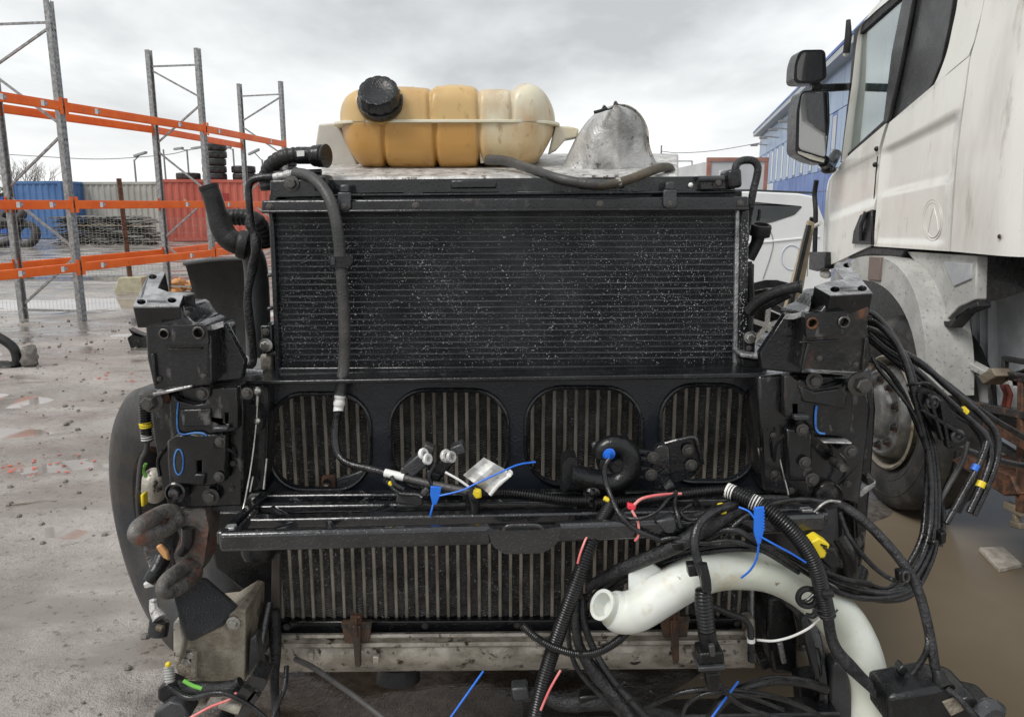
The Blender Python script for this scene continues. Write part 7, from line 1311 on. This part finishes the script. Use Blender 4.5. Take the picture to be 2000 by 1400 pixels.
hose([(1482, 1062, 1.218), (1478, 1090, 1.222), (1466, 1112, 1.226), (1448, 1128, 1.238)], 2.2).build('seal_strap', K['blue_plastic'], s2); hose([(1486, 1048, 1.214), (1515, 1064, 1.212), (1545, 1080, 1.212), (1574, 1098, 1.214)], 2.0).build('seal_strap', K['blue_plastic'], s2); hose([(1443, 990, 1.23), (1462, 998, 1.222), (1474, 1012, 1.217)], 1.9).build('seal_strap', K['blue_plastic'], s2)
one([(944, 1310, 1.30), (912, 1355, 1.27), (876, 1406, 1.24)], 2.2, 'blue_strap', K['blue_plastic'], 'blue strap end below the cooler tank', 'strap', group='blue straps'); one([(1442, 1330, 1.25), (1415, 1366, 1.23), (1385, 1408, 1.21)], 2.4, 'blue_strap', K['blue_plastic'], 'blue strap end at the bottom right of the plug', 'strap', group='blue straps')
rw = T0('red_splice', (1236, 992, 1.26), 'red splice connector with pink wires under the horn', 'wire')
pl([(1226, 984), (1244, 988), (1240, 998), (1226, 995)], 1.262, 0.012, 'splice', K['red_plastic'], par=rw, bev=0.002); hose([(1330, 964, 1.30), (1290, 966, 1.28), (1255, 973, 1.27), (1238, 986, 1.262)], 3).build('wire', K['pink_wire'], rw); hose([(1234, 996, 1.258), (1246, 1020, 1.25), (1247, 1045, 1.246), (1240, 1056, 1.246)], 2.6).build('wire', K['pink_wire'], rw)
one([(1095, 1308, 1.215), (1074, 1345, 1.205), (1056, 1386, 1.20)], 2.4, 'pink_wire', K['pink_wire'], 'short pink wire lying against the hanging conduit', 'wire')
one([(370, 1402, 1.26), (410, 1380, 1.27), (446, 1366, 1.28), (462, 1352, 1.285)], 2.6, 'pink_wire', K['pink_wire'], 'pink wire at the lower left casting', 'wire')
yc = T0('yellow_connector', (1600, 1070, 1.25), 'bright yellow square connector beside the conduit', 'connector')
pl([(1582, 1060), (1600, 1050), (1622, 1064), (1612, 1090), (1596, 1092)], 1.25, 0.03, 'connector_body', K['yellow_plastic'], par=yc, bev=0.003); pl([(1612, 1068), (1634, 1072), (1648, 1105), (1625, 1115), (1600, 1094)], 1.262, 0.03, 'connector_base', K['black_plastic'], par=yc, bev=0.005)
pl([(926, 958), (939, 957), (941, 973), (928, 975)], 1.297, 0.012, 'tape_mark', K['yellow_plastic'], par=ac, bev=0.003); one([(1180, 972, 1.305), (1190, 978, 1.30)], 5, 'yellow_tape', K['yellow_plastic'], 'scrap of yellow tape under the horn', 'tape', sub=3)
cs_ = T0('clear_cover', (1570, 1000, 1.31), 'bent steel clip at the right end of the step', 'clip'); pl([(1566, 996), (1588, 994), (1590, 1004), (1570, 1006)], 1.305, 0.015, 'clip_plate', K['machined'], par=cs_, bev=0.002); hose([(1590, 1000, 1.305), (1605, 985, 1.305), (1620, 978, 1.31), (1640, 980, 1.32)], 3).build('clip_wire', K['bright_steel'], cs_)

# more of the tangle: extra lines beside the ones above
for i, (pts, r, lab) in enumerate((
    ([(1692, 640, 1.53), (1735, 660, 1.52), (1770, 700, 1.50), (1790, 760, 1.49), (1806, 830, 1.48), (1812, 900, 1.47), (1808, 980, 1.45), (1800, 1050, 1.42), (1770, 1110, 1.39), (1735, 1150, 1.36), (1690, 1140, 1.34)], 6, 'air line on the cab side of the bundle sagging low'),
    ([(1695, 700, 1.55), (1730, 720, 1.54), (1765, 770, 1.53), (1795, 840, 1.51), (1815, 890, 1.50), (1836, 960, 1.48), (1842, 1020, 1.46), (1836, 1066, 1.44)], 5, 'air line passing under the plastic clamp to a cut end'),
    ([(1690, 655, 1.57), (1745, 695, 1.56), (1800, 740, 1.55), (1855, 790, 1.54), (1900, 830, 1.53), (1920, 870, 1.52), (1905, 930, 1.50), (1870, 1000, 1.48)], 6.5, 'ribbed air line inside the outer loop beside the cab'),
    ([(1700, 690, 1.50), (1716, 720, 1.48), (1750, 760, 1.46), (1786, 810, 1.45), (1800, 850, 1.45)], 4, 'thin cable crossing before the truck wheel'),
    ([(1640, 1000, 1.33), (1660, 1050, 1.31), (1700, 1100, 1.30), (1740, 1130, 1.29), (1765, 1130, 1.27)], 5, 'thin cable from the step end to the loom clip'))):
    one(pts, r, 'air_line', CD if i == 2 else AL, lab, 'hose', group=AB, ribs=4 if i == 2 else 0, amp=0.2)
for pts, r, lab in (([(1130, 1170, 1.31), (1110, 1230, 1.31), (1125, 1300, 1.30), (1175, 1360, 1.28), (1230, 1412, 1.26)], 5, 'thin black cable behind the taped pair below the pipe'),
    ([(1330, 1405, 1.28), (1345, 1372, 1.26), (1390, 1352, 1.25), (1460, 1360, 1.25), (1530, 1385, 1.26)], 4, 'thin cable curling under the square plug'),
    ([(1400, 1330, 1.22), (1440, 1372, 1.22), (1500, 1396, 1.23), (1560, 1404, 1.24)], 5, 'cable leaving the square plug along the bottom'),
    ([(1280, 1056, 1.25), (1320, 1050, 1.245), (1370, 1060, 1.24), (1430, 1056, 1.235), (1490, 1076, 1.235), (1560, 1118, 1.245)], 4.5, 'thin cable lying along the thick taped loom'),
    ([(1350, 985, 1.29), (1330, 1000, 1.27), (1350, 1015, 1.26), (1385, 1005, 1.26), (1400, 985, 1.28)], 3.5, 'small black wire loop on the step near the yellow tape'),
    ([(1610, 980, 1.31), (1570, 975, 1.30), (1520, 980, 1.28), (1470, 1000, 1.26), (1430, 1030, 1.25), (1410, 1060, 1.25)], 5, 'black cable crossing the step end under the conduit'),
    ([(560, 1300, 1.45), (556, 1340, 1.42), (540, 1380, 1.40), (532, 1410, 1.38)], 5, 'black cable hanging beside the strut at lower left'),
    ([(330, 1340, 1.30), (370, 1362, 1.29), (430, 1352, 1.28), (480, 1372, 1.28), (520, 1402, 1.28)], 5, 'black cable draped over the lower left casting')):
    one(pts, r, 'thin_cable', AL, lab, 'cable', group='thin cables in the tangle')
hose([(1205, 1228, 1.225), (1250, 1224, 1.226), (1300, 1195, 1.236), (1350, 1166, 1.246)], 1.1).build('mould_seam', WPM, wp)

tw_ = [onZ(a, b, 0.03) for a, b in ((14, 986), (50, 984), (85, 979), (110, 978))]; tag(MB().tube(tw_, [0.006, 0.008, 0.007, 0.004], 6).build('twig', K['bark']), 'thin dark twig lying on the wet mud at lower left', 'twig')

for k in range(3): pl([(1604 + k*5, 1062 + k*6), (1616 + k*2, 1066 + k*6), (1615 + k*2, 1069 + k*6), (1603 + k*5, 1065 + k*6)], 1.2475, 0.004, 'connector_slot', K['black_plastic'], par=yc, bev=0)
